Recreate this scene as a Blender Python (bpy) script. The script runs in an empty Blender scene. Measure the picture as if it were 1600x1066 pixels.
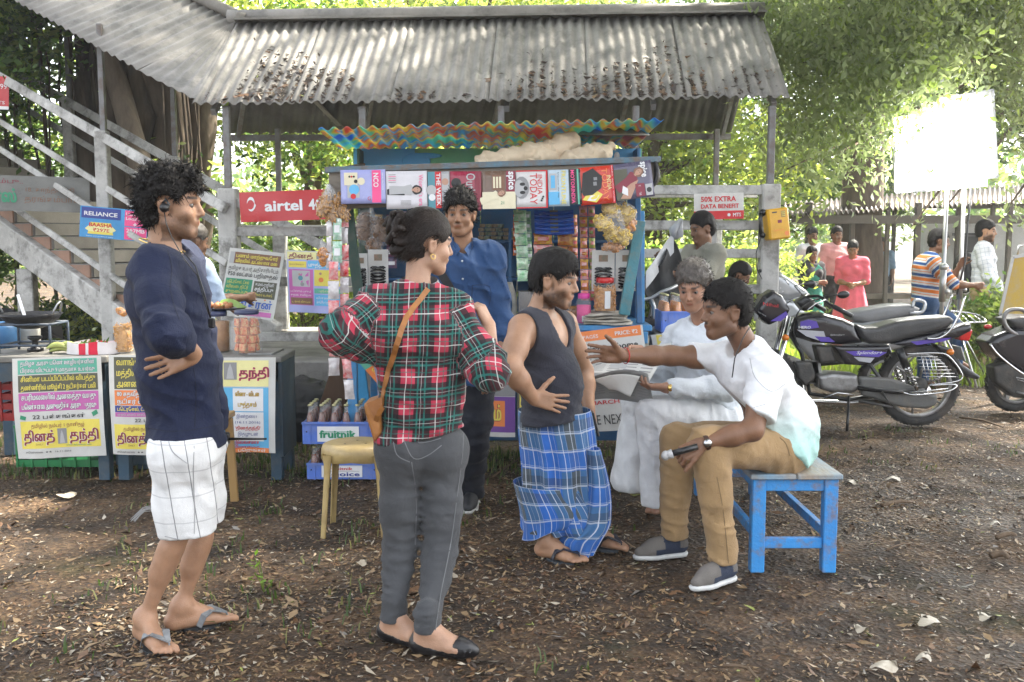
import bpy,math,random
import numpy as np
from mathutils import Vector,Matrix
random.seed(7);RNG=np.random.default_rng(7)
sc=bpy.context.scene
COL=sc.collection
# ---------------------------------------------------------------- camera
CAMZ=1.5;FPX=1555.6;PITCH=math.radians(5.69)
cam_d=bpy.data.cameras.new('camera');cam_d.lens=35;cam_d.sensor_width=36;cam_d.clip_end=600
cam=bpy.data.objects.new('camera',cam_d);COL.objects.link(cam)
cam.location=(0,0,CAMZ);cam.rotation_euler=(math.pi/2-PITCH,0,0)
sc.camera=cam
# ---------------------------------------------------------------- world and sun
SUN_EL,SUN_AZ=math.radians(52),math.radians(58) # azimuth from +Y (away from camera) towards +X
w=bpy.data.worlds.new('World');sc.world=w;w.use_nodes=True
nt=w.node_tree;bg=nt.nodes['Background']
sky=nt.nodes.new('ShaderNodeTexSky');sky.sky_type='NISHITA';sky.sun_disc=False
sky.sun_elevation=SUN_EL;sky.sun_rotation=SUN_AZ;sky.dust_density=3.0;sky.air_density=1.0;sky.ozone_density=1.0
hs=nt.nodes.new('ShaderNodeHueSaturation');hs.inputs['Saturation'].default_value=.30;nt.links.new(sky.outputs[0],hs.inputs['Color']);nt.links.new(hs.outputs[0],bg.inputs[0]);bg.inputs[1].default_value=0.15
sd=bpy.data.lights.new('sun','SUN');sd.energy=5.0;sd.angle=math.radians(2.0);sd.color=(1.0,.93,.80)
sun=bpy.data.objects.new('sun',sd);COL.objects.link(sun)
sdir=Vector((math.sin(SUN_AZ)*math.cos(SUN_EL),math.cos(SUN_AZ)*math.cos(SUN_EL),math.sin(SUN_EL)))
sun.rotation_euler=sdir.to_track_quat('Z','Y').to_euler();sun.location=(5,5,20)
sc.view_settings.view_transform='Standard';sc.view_settings.look='None'
sc.view_settings.gamma=1.0;sc.view_settings.use_curve_mapping=False
sc.view_settings.exposure=2.58
sc.render.engine='CYCLES'
sc.cycles.max_bounces=6;sc.cycles.transparent_max_bounces=12;sc.cycles.transmission_bounces=5
sc.cycles.use_denoising=True;sc.cycles.caustics_reflective=False;sc.cycles.caustics_refractive=False

def P(px,py,Y):
    """photo pixel (1600 wide) at ground distance Y -> world point"""
    dx,dy=(px-800)/FPX,-(py-533)/FPX
    c,s=math.cos(PITCH),math.sin(PITCH)
    d=Vector((dx,c+dy*s,-s+dy*c))
    t=Y/d.y
    return Vector((d.x*t,Y,CAMZ+d.z*t))
def PZ(px,py,z):
    """photo pixel on a horizontal plane z"""
    a=P(px,py,1.0);t=(z-CAMZ)/(a.z-CAMZ)
    return Vector((a.x*t,t,z))

# ---------------------------------------------------------------- materials
MATS={}
def lin(c):
    if isinstance(c,str):
        c=tuple(int(c[i:i+2],16)/255 for i in(0,2,4))
        return tuple(v/12.92 if v<=.04045 else((v+.055)/1.055)**2.4 for v in c)
    return tuple(c[:3])
def M(name,col=(.5,.5,.5),rough=.6,col2=None,scale=6,amt=.25,bump=.15,bscale=60,metal=0,stretch=None,
      transl=0,spec=.5,emit=None,alpha=None,coat=0,sheen=0,dirt=None,dscale=2.0,damt=.5,glass=0,attr=None):
    if name in MATS:return MATS[name]
    m=bpy.data.materials.new(name);m.use_nodes=True;MATS[name]=m
    nt=m.node_tree;N=nt.nodes;L=nt.links;b=N['Principled BSDF']
    col=lin(col);c2=lin(col2)if col2 is not None else tuple(v*(1-amt)for v in col)
    m.diffuse_color=(*col,1)
    tc=N.new('ShaderNodeTexCoord');mp=N.new('ShaderNodeMapping');L.new(tc.outputs['Object'],mp.inputs[0])
    if stretch:mp.inputs['Scale'].default_value=stretch
    no=N.new('ShaderNodeTexNoise');no.inputs['Scale'].default_value=scale;no.inputs['Detail'].default_value=5;no.inputs['Roughness'].default_value=.62
    L.new(mp.outputs[0],no.inputs[0])
    cr=N.new('ShaderNodeValToRGB');cr.color_ramp.elements[0].position=.32;cr.color_ramp.elements[1].position=.68
    L.new(no.outputs[0],cr.inputs[0])
    mx=N.new('ShaderNodeMix');mx.data_type='RGBA';mx.inputs[6].default_value=(*col,1);mx.inputs[7].default_value=(*c2,1)
    L.new(cr.outputs[0],mx.inputs[0]);out=mx.outputs[2]
    if attr:
        at=N.new('ShaderNodeAttribute');at.attribute_name=attr
        m2=N.new('ShaderNodeMix');m2.data_type='RGBA';m2.blend_type='MULTIPLY';m2.inputs[0].default_value=1
        L.new(out,m2.inputs[6]);L.new(at.outputs[0],m2.inputs[7]);out=m2.outputs[2]
    if dirt is not None:
        n2=N.new('ShaderNodeTexNoise');n2.inputs['Scale'].default_value=dscale;n2.inputs['Detail'].default_value=8;n2.inputs['Roughness'].default_value=.7
        L.new(tc.outputs['Object'],n2.inputs[0])
        r2=N.new('ShaderNodeValToRGB');r2.color_ramp.elements[0].position=.48;r2.color_ramp.elements[1].position=.66
        r2.color_ramp.elements[1].color=(damt,damt,damt,1);L.new(n2.outputs[0],r2.inputs[0])
        m3=N.new('ShaderNodeMix');m3.data_type='RGBA';L.new(r2.outputs[0],m3.inputs[0]);L.new(out,m3.inputs[6]);m3.inputs[7].default_value=(*lin(dirt),1)
        out=m3.outputs[2]
    L.new(out,b.inputs['Base Color'])
    rr=N.new('ShaderNodeMapRange');rr.inputs[3].default_value=max(0.02,rough-.1);rr.inputs[4].default_value=min(1,rough+.1)
    L.new(no.outputs[0],rr.inputs[0]);L.new(rr.outputs[0],b.inputs['Roughness'])
    b.inputs['Metallic'].default_value=metal;b.inputs['Specular IOR Level'].default_value=spec
    if coat:b.inputs['Coat Weight'].default_value=coat;b.inputs['Coat Roughness'].default_value=.08
    if sheen:b.inputs['Sheen Weight'].default_value=sheen
    if emit:b.inputs['Emission Color'].default_value=(*lin(emit[0]),1);b.inputs['Emission Strength'].default_value=emit[1]
    if glass:b.inputs['Transmission Weight'].default_value=glass;b.inputs['IOR'].default_value=1.2
    if alpha is not None:b.inputs['Alpha'].default_value=alpha
    if bump:
        n3=N.new('ShaderNodeTexNoise');n3.inputs['Scale'].default_value=bscale;n3.inputs['Detail'].default_value=4
        L.new(mp.outputs[0],n3.inputs[0])
        bp=N.new('ShaderNodeBump');bp.inputs['Strength'].default_value=bump;bp.inputs['Distance'].default_value=.01
        L.new(n3.outputs[0],bp.inputs['Height']);L.new(bp.outputs[0],b.inputs['Normal'])
    if transl:
        tr=N.new('ShaderNodeBsdfTranslucent');ms=N.new('ShaderNodeMixShader');ms.inputs[0].default_value=transl
        hs=N.new('ShaderNodeHueSaturation');hs.inputs['Value'].default_value=1.9;hs.inputs['Saturation'].default_value=1.1
        L.new(out,hs.inputs['Color']);L.new(hs.outputs[0],tr.inputs[0])
        L.new(b.outputs[0],ms.inputs[1]);L.new(tr.outputs[0],ms.inputs[2]);L.new(ms.outputs[0],N['Material Output'].inputs[0])
    return m

# ---------------------------------------------------------------- objects
WLOC={}
ORD=('first','second','third','fourth','fifth','sixth')
def _props(o,label,cat,group,kind):
    if label:o['label']=label
    if cat:o['category']=cat
    if group:o['group']=group
    if kind:o['kind']=kind
def thing(name,label,cat,loc,group=None,kind=None):
    o=bpy.data.objects.new(name,None);o.empty_display_size=.1;COL.objects.link(o)
    o.location=loc;WLOC[o.name]=Vector(loc);_props(o,label,cat,group,kind);return o
def mesh_obj(name,V,F,mats,parent=None,label=None,cat=None,group=None,kind=None,mi=None,smooth=False,attrs=None,loc=None):
    V=np.asarray(V,dtype=np.float64).reshape(-1,3)
    if parent is not None:org=WLOC[parent.name]
    elif loc is not None:org=Vector(loc)
    elif kind=='structure' or len(V)==0:org=Vector((0,0,0))
    else:org=Vector(((V[:,0].min()+V[:,0].max())/2,(V[:,1].min()+V[:,1].max())/2,V[:,2].min()))
    me=bpy.data.meshes.new(name)
    Vl=(V-np.array(org)).astype(np.float32)
    if isinstance(F,np.ndarray):
        n,k=F.shape
        me.vertices.add(len(Vl));me.vertices.foreach_set('co',Vl.ravel())
        me.loops.add(n*k);me.loops.foreach_set('vertex_index',F.astype(np.int32).ravel())
        me.polygons.add(n);me.polygons.foreach_set('loop_start',np.arange(0,n*k,k,dtype=np.int32))
    else:
        me.from_pydata(Vl.tolist(),[],F)
    if not isinstance(mats,(list,tuple)):mats=[mats]
    for m in mats:me.materials.append(m)
    if mi is not None:me.polygons.foreach_set('material_index',np.asarray(mi,dtype=np.int32))
    if isinstance(smooth,(list,np.ndarray)):me.polygons.foreach_set('use_smooth',np.asarray(smooth,dtype=bool))
    elif smooth:me.polygons.foreach_set('use_smooth',np.ones(len(me.polygons),dtype=bool))
    if attrs:
        for k,(dom,typ,arr)in attrs.items():
            a=me.attributes.new(k,typ,dom)
            a.data.foreach_set({'FLOAT':'value','FLOAT_VECTOR':'vector','FLOAT_COLOR':'color'}[typ],np.asarray(arr,dtype=np.float32).ravel())
    me.update();me.validate(verbose=False)
    o=bpy.data.objects.new(name,me);COL.objects.link(o)
    if parent is not None:o.parent=parent;WLOC[o.name]=org
    else:o.location=org;WLOC[o.name]=org
    _props(o,label,cat,group,kind);return o
def copy_tree(src,off=(0,0,0),rotz=0,label=None,parent=None,scale=None):
    c=src.copy();COL.objects.link(c)
    if parent is None:
        c.location=Vector(src.location)+Vector(off);c.rotation_euler.z+=rotz
        if scale:c.scale=(scale,)*3
        if label:c['label']=label
        WLOC[c.name]=Vector(c.location)
    else:c.parent=parent
    for ch in list(src.children):copy_tree(ch,parent=c)
    return c

class MB:
    """collects faces of one mesh, in world coordinates"""
    def __init__(s):s.v=[];s.f=[];s.m=[];s.s=[];s.cm=0
    def add(s,V,F,smooth=False,m=None):
        n=len(s.v);s.v+=[tuple(map(float,p))for p in V];s.f+=[tuple(i+n for i in f)for f in F]
        s.m+=[s.cm if m is None else m]*len(F);s.s+=[smooth]*len(F);return s
    def box(s,c,size,R=None,m=None,taper=1,bev=0.0):
        hx,hy,hz=size[0]/2,size[1]/2,size[2]/2
        if bev:
            b=min(bev,hx*.9,hy*.9,hz*.9);V=[];
            for sz in(-1,1):
                for sy in(-1,1):
                    for sx in(-1,1):
                        V+=[(sx*(hx-b),sy*(hy-b),sz*hz),(sx*(hx-b),sy*hy,sz*(hz-b)),(sx*hx,sy*(hy-b),sz*(hz-b))]
            F=[]
            def vi(i,j,k,a):return((k*2+j)*2+i)*3+a
            F+=[(vi(0,0,0,0),vi(0,1,0,0),vi(1,1,0,0),vi(1,0,0,0)),(vi(0,0,1,0),vi(1,0,1,0),vi(1,1,1,0),vi(0,1,1,0))]
            F+=[(vi(0,0,0,1),vi(1,0,0,1),vi(1,0,1,1),vi(0,0,1,1)),(vi(0,1,0,1),vi(0,1,1,1),vi(1,1,1,1),vi(1,1,0,1))]
            F+=[(vi(0,0,0,2),vi(0,0,1,2),vi(0,1,1,2),vi(0,1,0,2)),(vi(1,0,0,2),vi(1,1,0,2),vi(1,1,1,2),vi(1,0,1,2))]
            for k in(0,1):
                for j in(0,1):
                    q=(vi(0,j,k,0),vi(1,j,k,0),vi(1,j,k,1),vi(0,j,k,1));F.append(q if(j+k)%2==1 else q[::-1])
                for i in(0,1):
                    q=(vi(i,0,k,0),vi(i,1,k,0),vi(i,1,k,2),vi(i,0,k,2));F.append(q if(i+k)%2==0 else q[::-1])
            for j in(0,1):
                for i in(0,1):
                    q=(vi(i,j,0,1),vi(i,j,1,1),vi(i,j,1,2),vi(i,j,0,2));F.append(q if(i+j)%2==1 else q[::-1])
            for k in(0,1):
                for j in(0,1):
                    for i in(0,1):
                        q=(vi(i,j,k,0),vi(i,j,k,1),vi(i,j,k,2));F.append(q if(i+j+k)%2==0 else q[::-1])
        else:
            V=[(x*(taper if z>0 else 1),y*(taper if z>0 else 1),z)for z in(-hz,hz)for y in(-hy,hy)for x in(-hx,hx)]
            F=[(0,2,3,1),(4,5,7,6),(0,1,5,4),(2,6,7,3),(0,4,6,2),(1,3,7,5)]
        c=Vector(c)
        if R is not None:V=[R@Vector(p)+c for p in V]
        else:V=[Vector(p)+c for p in V]
        return s.add(V,F,False,m)
    def beam(s,a,b,w,h,up=(0,0,1),m=None,bev=0):
        a,b=Vector(a),Vector(b);z=(b-a);L=z.length;z.normalize()
        x=Vector(up).cross(z)
        if x.length<1e-4:x=Vector((1,0,0))
        x.normalize();y=z.cross(x)
        R=Matrix((x,y,z)).transposed()
        return s.box((a+b)/2,(w,h,L),R,m,bev=bev)
    def tube(s,pts,r,n=8,m=None,caps=True,flat=None,closed=False):
        pts=[Vector(p)for p in pts];K=len(pts)
        rs=r if isinstance(r,(list,tuple))else[r]*K
        V=[];F=[];px=None
        for i,p in enumerate(pts):
            t=(pts[min(i+1,K-1)]-pts[max(i-1,0)])if not closed else(pts[(i+1)%K]-pts[(i-1)%K])
            t.normalize()
            if px is None:
                px=t.orthogonal().normalized()if abs(t.z)>.9 else Vector((0,0,1)).cross(t).normalized()
            else:
                px=(px-t*px.dot(t));px=px.normalized()if px.length>1e-6 else t.orthogonal().normalized()
            py=t.cross(px)
            for j in range(n):
                a=2*math.pi*j/n
                V.append(p+px*math.cos(a)*rs[i]+py*math.sin(a)*rs[i]*(flat or 1))
        for i in range(K-1 if not closed else K):
            i2=(i+1)%K
            for j in range(n):
                j2=(j+1)%n;F.append((i*n+j,i*n+j2,i2*n+j2,i2*n+j))
        if caps and not closed:
            F.append(tuple(range(n))[::-1]);F.append(tuple((K-1)*n+j for j in range(n)))
        return s.add(V,F,n>5,m)
    def lathe(s,c,prof,n=20,axis=(0,0,1),m=None,smooth=True,caps=True):
        z=Vector(axis).normalized();x=z.orthogonal().normalized();y=z.cross(x);c=Vector(c)
        if abs(z.z)>.999:x,y=Vector((1,0,0)),Vector((0,1,0))*(1 if z.z>0 else-1)
        V=[c+x*r*math.cos(2*math.pi*j/n)+y*r*math.sin(2*math.pi*j/n)+z*h for r,h in prof for j in range(n)]
        F=[]
        for i in range(len(prof)-1):
            for j in range(n):
                j2=(j+1)%n;F.append((i*n+j,i*n+j2,(i+1)*n+j2,(i+1)*n+j))
        if caps:
            if prof[0][0]>1e-5:F.append(tuple(range(n))[::-1])
            if prof[-1][0]>1e-5:F.append(tuple((len(prof)-1)*n+j for j in range(n)))
        return s.add(V,F,smooth,m)
    def sphere(s,c,r,n=12,m=None,R=None):
        rr=r if isinstance(r,(tuple,list))else(r,r,r);V=[];F=[];c=Vector(c);k=n//2
        for i in range(k+1):
            t=math.pi*i/k
            for j in range(n):
                a=2*math.pi*j/n
                p=Vector((rr[0]*math.sin(t)*math.cos(a),rr[1]*math.sin(t)*math.sin(a),-rr[2]*math.cos(t)))
                V.append(c+(R@p if R is not None else p))
        for i in range(k):
            for j in range(n):
                j2=(j+1)%n;F.append((i*n+j,i*n+j2,(i+1)*n+j2,(i+1)*n+j))
        return s.add(V,F,True,m)
    def quad(s,a,b,c,d,m=None):return s.add([a,b,c,d],[(0,1,2,3)],False,m)
    def prism(s,pts,d,m=None):
        """polygon pts (3-D, planar) extruded by vector d"""
        n=len(pts);d=Vector(d);V=[Vector(p)for p in pts]+[Vector(p)+d for p in pts]
        F=[tuple(range(n))[::-1],tuple(range(n,2*n))]+[(i,(i+1)%n,n+(i+1)%n,n+i)for i in range(n)]
        return s.add(V,F,False,m)
    def grid(s,fn,nu,nv,m=None,smooth=True,thick=None):
        """fn(u,v)->point, u,v in 0..1"""
        V=[Vector(fn(i/nu,j/nv))for j in range(nv+1)for i in range(nu+1)]
        F=[(j*(nu+1)+i,j*(nu+1)+i+1,(j+1)*(nu+1)+i+1,(j+1)*(nu+1)+i)for j in range(nv)for i in range(nu)]
        if thick:
            t=Vector(thick);n=len(V);V2=V+[p+t for p in V]
            F2=F+[tuple(i+n for i in f[::-1])for f in F]
            B=[i for i in range(nu)];W=nu+1
            for i in range(nu):
                F2.append((i+1,i,i+n,i+1+n));q=nv*W+i;F2.append((q,q+1,q+1+n,q+n))
            for j in range(nv):
                q=j*W;F2.append((q,q+W,q+W+n,q+n));q=j*W+nu;F2.append((q+W,q,q+n,q+W+n))
            V,F=V2,F2
        return s.add(V,F,smooth,m)
    def build(s,name,mats,parent=None,**k):
        return mesh_obj(name,s.v,s.f,mats,parent,mi=s.m,smooth=s.s,**k)

def empty_frame(a,b,up):
    z=(Vector(b)-Vector(a)).normalized();x=Vector(up).cross(z).normalized();y=z.cross(x);return x,y,z

# ---------------------------------------------------------------- flat lettering
_TXT={}
def glyphs(txt,bold=0.0):
    k=(txt,bold)
    if k in _TXT:return _TXT[k]
    c=bpy.data.curves.new('t','FONT');c.body=txt;c.size=1.0;c.resolution_u=2;c.offset=bold
    o=bpy.data.objects.new('t',c);COL.objects.link(o)
    dg=bpy.context.evaluated_depsgraph_get();me=o.evaluated_get(dg).to_mesh()
    V=np.array([v.co[:]for v in me.vertices]).reshape(-1,3);F=[tuple(p.vertices)for p in me.polygons]
    bpy.data.objects.remove(o);bpy.data.curves.remove(c)
    if len(V):V[:,0]-=V[:,0].min();
    _TXT[k]=(V,F);return V,F
class Print:
    """flat print on a sheet: surf(u,v)->point with u right, v up (metres), n outward offset"""
    def __init__(s,surf,W,H):s.surf=surf;s.W=W;s.H=H;s.mb=MB();s.mats=[];s.layer=1
    def mi(s,m):
        if m not in s.mats:s.mats.append(m)
        return s.mats.index(m)
    def rect(s,x0,y0,x1,y1,m,layer=None):
        l=layer or 1;n=max(1,int(abs(x1-x0)*s.W/.04));k=max(1,int(abs(y1-y0)*s.H/.05))
        s.mb.grid(lambda u,v:s.surf((x0+(x1-x0)*u)*s.W,(y0+(y1-y0)*v)*s.H,l*.0012),n,k,s.mi(m),False)
    def poly(s,pts,m,layer=2):
        s.mb.add([s.surf(x*s.W,y*s.H,layer*.0012)for x,y in pts],[tuple(range(len(pts)))],False,s.mi(m))
    def disc(s,x,y,r,m,layer=2,n=14,ry=None):
        s.poly([(x+r*math.cos(2*math.pi*i/n)/s.W,y+(ry or r)*math.sin(2*math.pi*i/n)/s.H)for i in range(n)],m,layer)
    def text(s,txt,x,y,h,m,w=None,layer=3,bold=0.0,rot=0,double=0.0,slant=0,outline=None):
        """x,y: lower-left corner as a fraction; h: cap height as fraction of H; w: width as fraction of W"""
        V,F=glyphs(txt,bold)
        if not len(V):return
        hh=h*s.H;sx=hh/.72
        wid=V[:,0].max()
        if w:sx=w*s.W/wid
        sy=hh/.72
        reps=[(0,0,layer,m)]
        if double:reps=[(0,0,layer,m),(double*hh,0,layer+.15,m),(0,double*hh*.6,layer+.3,m)]
        if outline:reps=[(dx*hh*.05,dy*hh*.05,layer-.5,outline)for dx in(-1,1)for dy in(-1,1)]+reps
        cr,sr=math.cos(rot),math.sin(rot)
        for ox,oy,l,mm in reps:
            P_=[]
            for vx,vy,_ in V:
                a,b=vx*sx+vy*slant*sy+ox,vy*sy+oy
                P_.append(s.surf(x*s.W+a*cr-b*sr,y*s.H+a*sr+b*cr,l*.0012))
            s.mb.add(P_,F,False,s.mi(mm))
    def build(s,parent,name='printing'):
        if s.mb.f:return s.mb.build(name,s.mats,parent)
def flat_surf(o,ux,uy):
    o,ux,uy=Vector(o),Vector(ux).normalized(),Vector(uy).normalized();n=ux.cross(uy)
    return lambda u,v,d=0:o+ux*u+uy*v+n*d
def wavy_surf(o,ux,uy,W,H,amp=.01,seed=0,curl=0.0,ku=1.0,kv=.6):
    """hanging paper: small bends; curl lifts the lower edge outward"""
    o,ux,uy=Vector(o),Vector(ux).normalized(),Vector(uy).normalized();n=ux.cross(uy);r=random.Random(seed)
    ph=[r.uniform(0,6.28)for _ in range(4)]
    def f(u,v,d=0):
        a,b=u/W,v/H
        z=amp*(math.sin(6.28*a*ku+ph[0]+b*2)*(1.1-b)+.5*math.sin(6.28*b*kv*2+ph[1]+a*3)+.35*math.sin(13*a+ph[2]-5*b))+curl*(1-b)**2
        return o+ux*u+uy*v+n*(z+d)
    return f
# ---------------------------------------------------------------- implicit modelling: smooth unions of tapered limbs, polygonised
def nrm(v):v=np.asarray(v,float);return v/max(1e-9,np.linalg.norm(v))
_LAT=np.random.default_rng(3).random((32,32,32)).astype(np.float32)
def vnoise(p,s):
    """value noise -1..1 of points p (N,3) at frequency s (scalar or 3)"""
    q=p*np.asarray(s,np.float32)+100;i=np.floor(q).astype(np.int32);f=q-i;f=f*f*(3-2*f);i&=31;j=(i+1)&31
    x0,y0,z0=i[:,0],i[:,1],i[:,2];x1,y1,z1=j[:,0],j[:,1],j[:,2];fx,fy,fz=f[:,0],f[:,1],f[:,2]
    a=_LAT[x0,y0,z0]*(1-fx)+_LAT[x1,y0,z0]*fx;b=_LAT[x0,y1,z0]*(1-fx)+_LAT[x1,y1,z0]*fx
    c=_LAT[x0,y0,z1]*(1-fx)+_LAT[x1,y0,z1]*fx;d=_LAT[x0,y1,z1]*(1-fx)+_LAT[x1,y1,z1]*fx
    return((a*(1-fy)+b*fy)*(1-fz)+(c*(1-fy)+d*fy)*fz)*2-1
class Cap:
    """tapered capsule a->b radii ra->rb; optional flattening along axis n by factor fl"""
    def __init__(s,a,b,ra,rb,k=.02,n=None,fl=1.0,tag='',op='+'):
        s.a=np.asarray(a,float)[:3].astype(np.float32);s.b=np.asarray(b,float)[:3].astype(np.float32);s.ra=ra;s.rb=rb;s.k=k
        s.n=None if n is None else nrm(n).astype(np.float32);s.fl=fl;s.tag=tag;s.op=op
    def bb(s,m):
        r=max(s.ra,s.rb)*max(1,s.fl)+m;return np.minimum(s.a,s.b)-r,np.maximum(s.a,s.b)+r
    def d(s,p):
        pa=p-s.a;ba=s.b-s.a
        sc_=1.0
        if s.n is not None:
            # squeeze the distance along n only; keep taper along the axis
            ax=ba/(np.linalg.norm(ba)+1e-9);n=s.n-ax*np.dot(s.n,ax);n=n/(np.linalg.norm(n)+1e-9)
            h=np.clip((pa@ba)/max(1e-9,float(ba@ba)),0,1)
            q=pa-h[:,None]*ba;qn=q@n;q=q+np.outer(qn*(1/s.fl-1),n)
            l=np.sqrt((q*q).sum(1));r=s.ra+(s.rb-s.ra)*h
            return(l-r)*(min(1,s.fl)if s.fl<1 else 1)
        h=np.clip((pa@ba)/max(1e-9,float(ba@ba)),0,1)
        q=pa-h[:,None]*ba;return np.sqrt((q*q).sum(1))-(s.ra+(s.rb-s.ra)*h)
    def grown(s,t,k=None):
        c=Cap(s.a,s.b,s.ra+t,s.rb+t,s.k if k is None else k,s.n,s.fl,s.tag,s.op);return c
class Ell:
    def __init__(s,c,r,R=None,k=.02,tag='',op='+'):
        s.c=np.asarray(c,float)[:3].astype(np.float32);s.r=np.asarray(r,np.float32);s.R=np.eye(3,dtype=np.float32)if R is None else np.asarray(R,np.float32) # rows = local axes
        s.k=k;s.tag=tag;s.op=op;s.a=s.b=s.c
    def bb(s,m):r=float(s.r.max())+m;return s.c-r,s.c+r
    def d(s,p):
        q=(p-s.c)@s.R.T;k0=np.sqrt(((q/s.r)**2).sum(1));k1=np.sqrt(((q/(s.r*s.r))**2).sum(1))+1e-9
        return np.where(k0<1e-4,-float(s.r.min()),k0*(k0-1)/k1)
    def grown(s,t,k=None):return Ell(s.c,s.r+t,s.R,s.k if k is None else k,s.tag,s.op)
def axis_coords(lo,hi,base,fine):
    """coordinates from lo to hi with spacing base, finer inside intervals [(a,b,h)]"""
    xs=[lo];x=lo
    while x<hi:
        h=base
        for a,b,f in fine:
            if a<=x<=b:h=min(h,f)
            elif x<a and x+h>a:h=min(h,max(f,a-x))
        x+=h;xs.append(x)
    return np.array(xs,np.float32)
def field(prims,lo,hi,base,fine=(),post=None):
    lo=np.asarray(lo,float);hi=np.asarray(hi,float)
    ax=[axis_coords(lo[i],hi[i],base,[(c[i]-r[i]if hasattr(r,'__len__')else c[i]-r,c[i]+r[i]if hasattr(r,'__len__')else c[i]+r,h)for c,r,h in fine])for i in range(3)]
    n=[len(a)for a in ax];D=np.full(n,.2,np.float32)
    for p in prims:
        m=p.k+.035;a,b=p.bb(m)
        sl=[slice(max(0,int(np.searchsorted(ax[i],a[i]))-1),min(n[i],int(np.searchsorted(ax[i],b[i]))+1))for i in range(3)]
        if any(s.stop-s.start<1 for s in sl):continue
        X,Y,Z=np.meshgrid(ax[0][sl[0]],ax[1][sl[1]],ax[2][sl[2]],indexing='ij')
        pts=np.stack([X.ravel(),Y.ravel(),Z.ravel()],1)
        d=p.d(pts).reshape(X.shape).astype(np.float32);E=D[tuple(sl)];k=max(p.k,1e-4)
        if p.op=='+':
            h=np.maximum(k-np.abs(E-d),0)/k;D[tuple(sl)]=np.minimum(E,d)-h*h*k*.25
        elif p.op=='-':
            d=-d;h=np.maximum(k-np.abs(E-d),0)/k;D[tuple(sl)]=np.maximum(E,d)+h*h*k*.25
    if post is not None:
        M_=D<.05;idx=np.nonzero(M_)
        pts=np.stack([ax[0][idx[0]],ax[1][idx[1]],ax[2][idx[2]]],1)
        D[idx]=post(pts,D[idx])
    return ax,D
def polygonise(ax,D):
    """surface nets on a rectilinear grid -> V, F(quads)"""
    nx,ny,nz=D.shape;S=D<0
    D=D.copy();D[0]=D[-1]=.1;D[:,0]=D[:,-1]=.1;D[:,:,0]=D[:,:,-1]=.1;S=D<0
    C=S[:-1,:-1,:-1].astype(np.int8)
    cnt=np.zeros((nx-1,ny-1,nz-1),np.int8)
    for dx in(0,1):
        for dy in(0,1):
            for dz in(0,1):cnt+=S[dx:nx-1+dx,dy:ny-1+dy,dz:nz-1+dz]
    act=(cnt>0)&(cnt<8);ii=np.nonzero(act);N=len(ii[0]);ids=np.full(act.shape,-1,np.int32);ids[ii]=np.arange(N)
    acc=np.zeros((N,3));num=np.zeros(N)
    corners=[(a,b,c)for a in(0,1)for b in(0,1)for c in(0,1)]
    for c0 in corners:
        for axi in range(3):
            if c0[axi]:continue
            c1=list(c0);c1[axi]=1
            p0=tuple(ii[i]+c0[i]for i in range(3));p1=tuple(ii[i]+c1[i]for i in range(3))
            d0,d1=D[p0],D[p1];m=(d0<0)!=(d1<0);t=np.where(m,d0/np.where(m,d0-d1,1),0)
            q=np.stack([ax[i][p0[i]]+(t*(ax[i][p1[i]]-ax[i][p0[i]]))for i in range(3)],1)
            acc+=q*m[:,None];num+=m
    V=acc/num[:,None];F=[]
    for axi in range(3):
        o=[i for i in range(3)if i!=axi]
        sl0=[slice(1,-1)]*3;sl0[axi]=slice(0,-1);sl1=[slice(1,-1)]*3;sl1[axi]=slice(1,None)
        a,b=S[tuple(sl0)],S[tuple(sl1)]
        for flip in(0,1):
            m=(a&~b)if not flip else(~a&b)
            e=list(np.nonzero(m));
            for k in o:e[k]=e[k]+1
            e=[e[0],e[1],e[2]]
            def g(d1,d2):
                q=list(e);q[o[0]]=e[o[0]]-d1;q[o[1]]=e[o[1]]-d2;return ids[tuple(q)]
            quad=np.stack([g(1,1),g(0,1),g(0,0),g(1,0)],1)
            if(flip==1)!=(axi==1):quad=quad[:,::-1]
            F.append(quad)
    F=np.concatenate(F);F=F[(F>=0).all(1)]
    return V,F
def relax(V,F,it=1,w=.5):
    for _ in range(it):
        S=np.zeros_like(V);c=np.zeros(len(V))
        for a,b in((0,1),(1,2),(2,3),(3,0)):
            np.add.at(S,F[:,a],V[F[:,b]]);np.add.at(S,F[:,b],V[F[:,a]]);np.add.at(c,F[:,a],1);np.add.at(c,F[:,b],1)
        V=V*(1-w)+S/np.maximum(c,1)[:,None]*w
    return V
def solid(prims,base=.012,fine=(),post=None,pad=.03,it=1,lo=None,hi=None):
    bl=np.min([p.bb(pad)[0]for p in prims if p.op=='+'],0);bh=np.max([p.bb(pad)[1]for p in prims if p.op=='+'],0)
    if lo is not None:bl=np.maximum(bl,lo)
    if hi is not None:bh=np.minimum(bh,hi)
    ax,D=field(prims,bl,bh,base,fine,post);V,F=polygonise(ax,D)
    if it:V=relax(V,F,it)
    return V,F
def nearest_prim(V,prims):
    best=np.full(len(V),9.0);idx=np.zeros(len(V),int);Vf=V.astype(np.float32)
    for i,p in enumerate(prims):
        if p.op!='+':continue
        d=p.d(Vf);m=d<best;best[m]=d[m];idx[m]=i
    return idx,best
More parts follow.
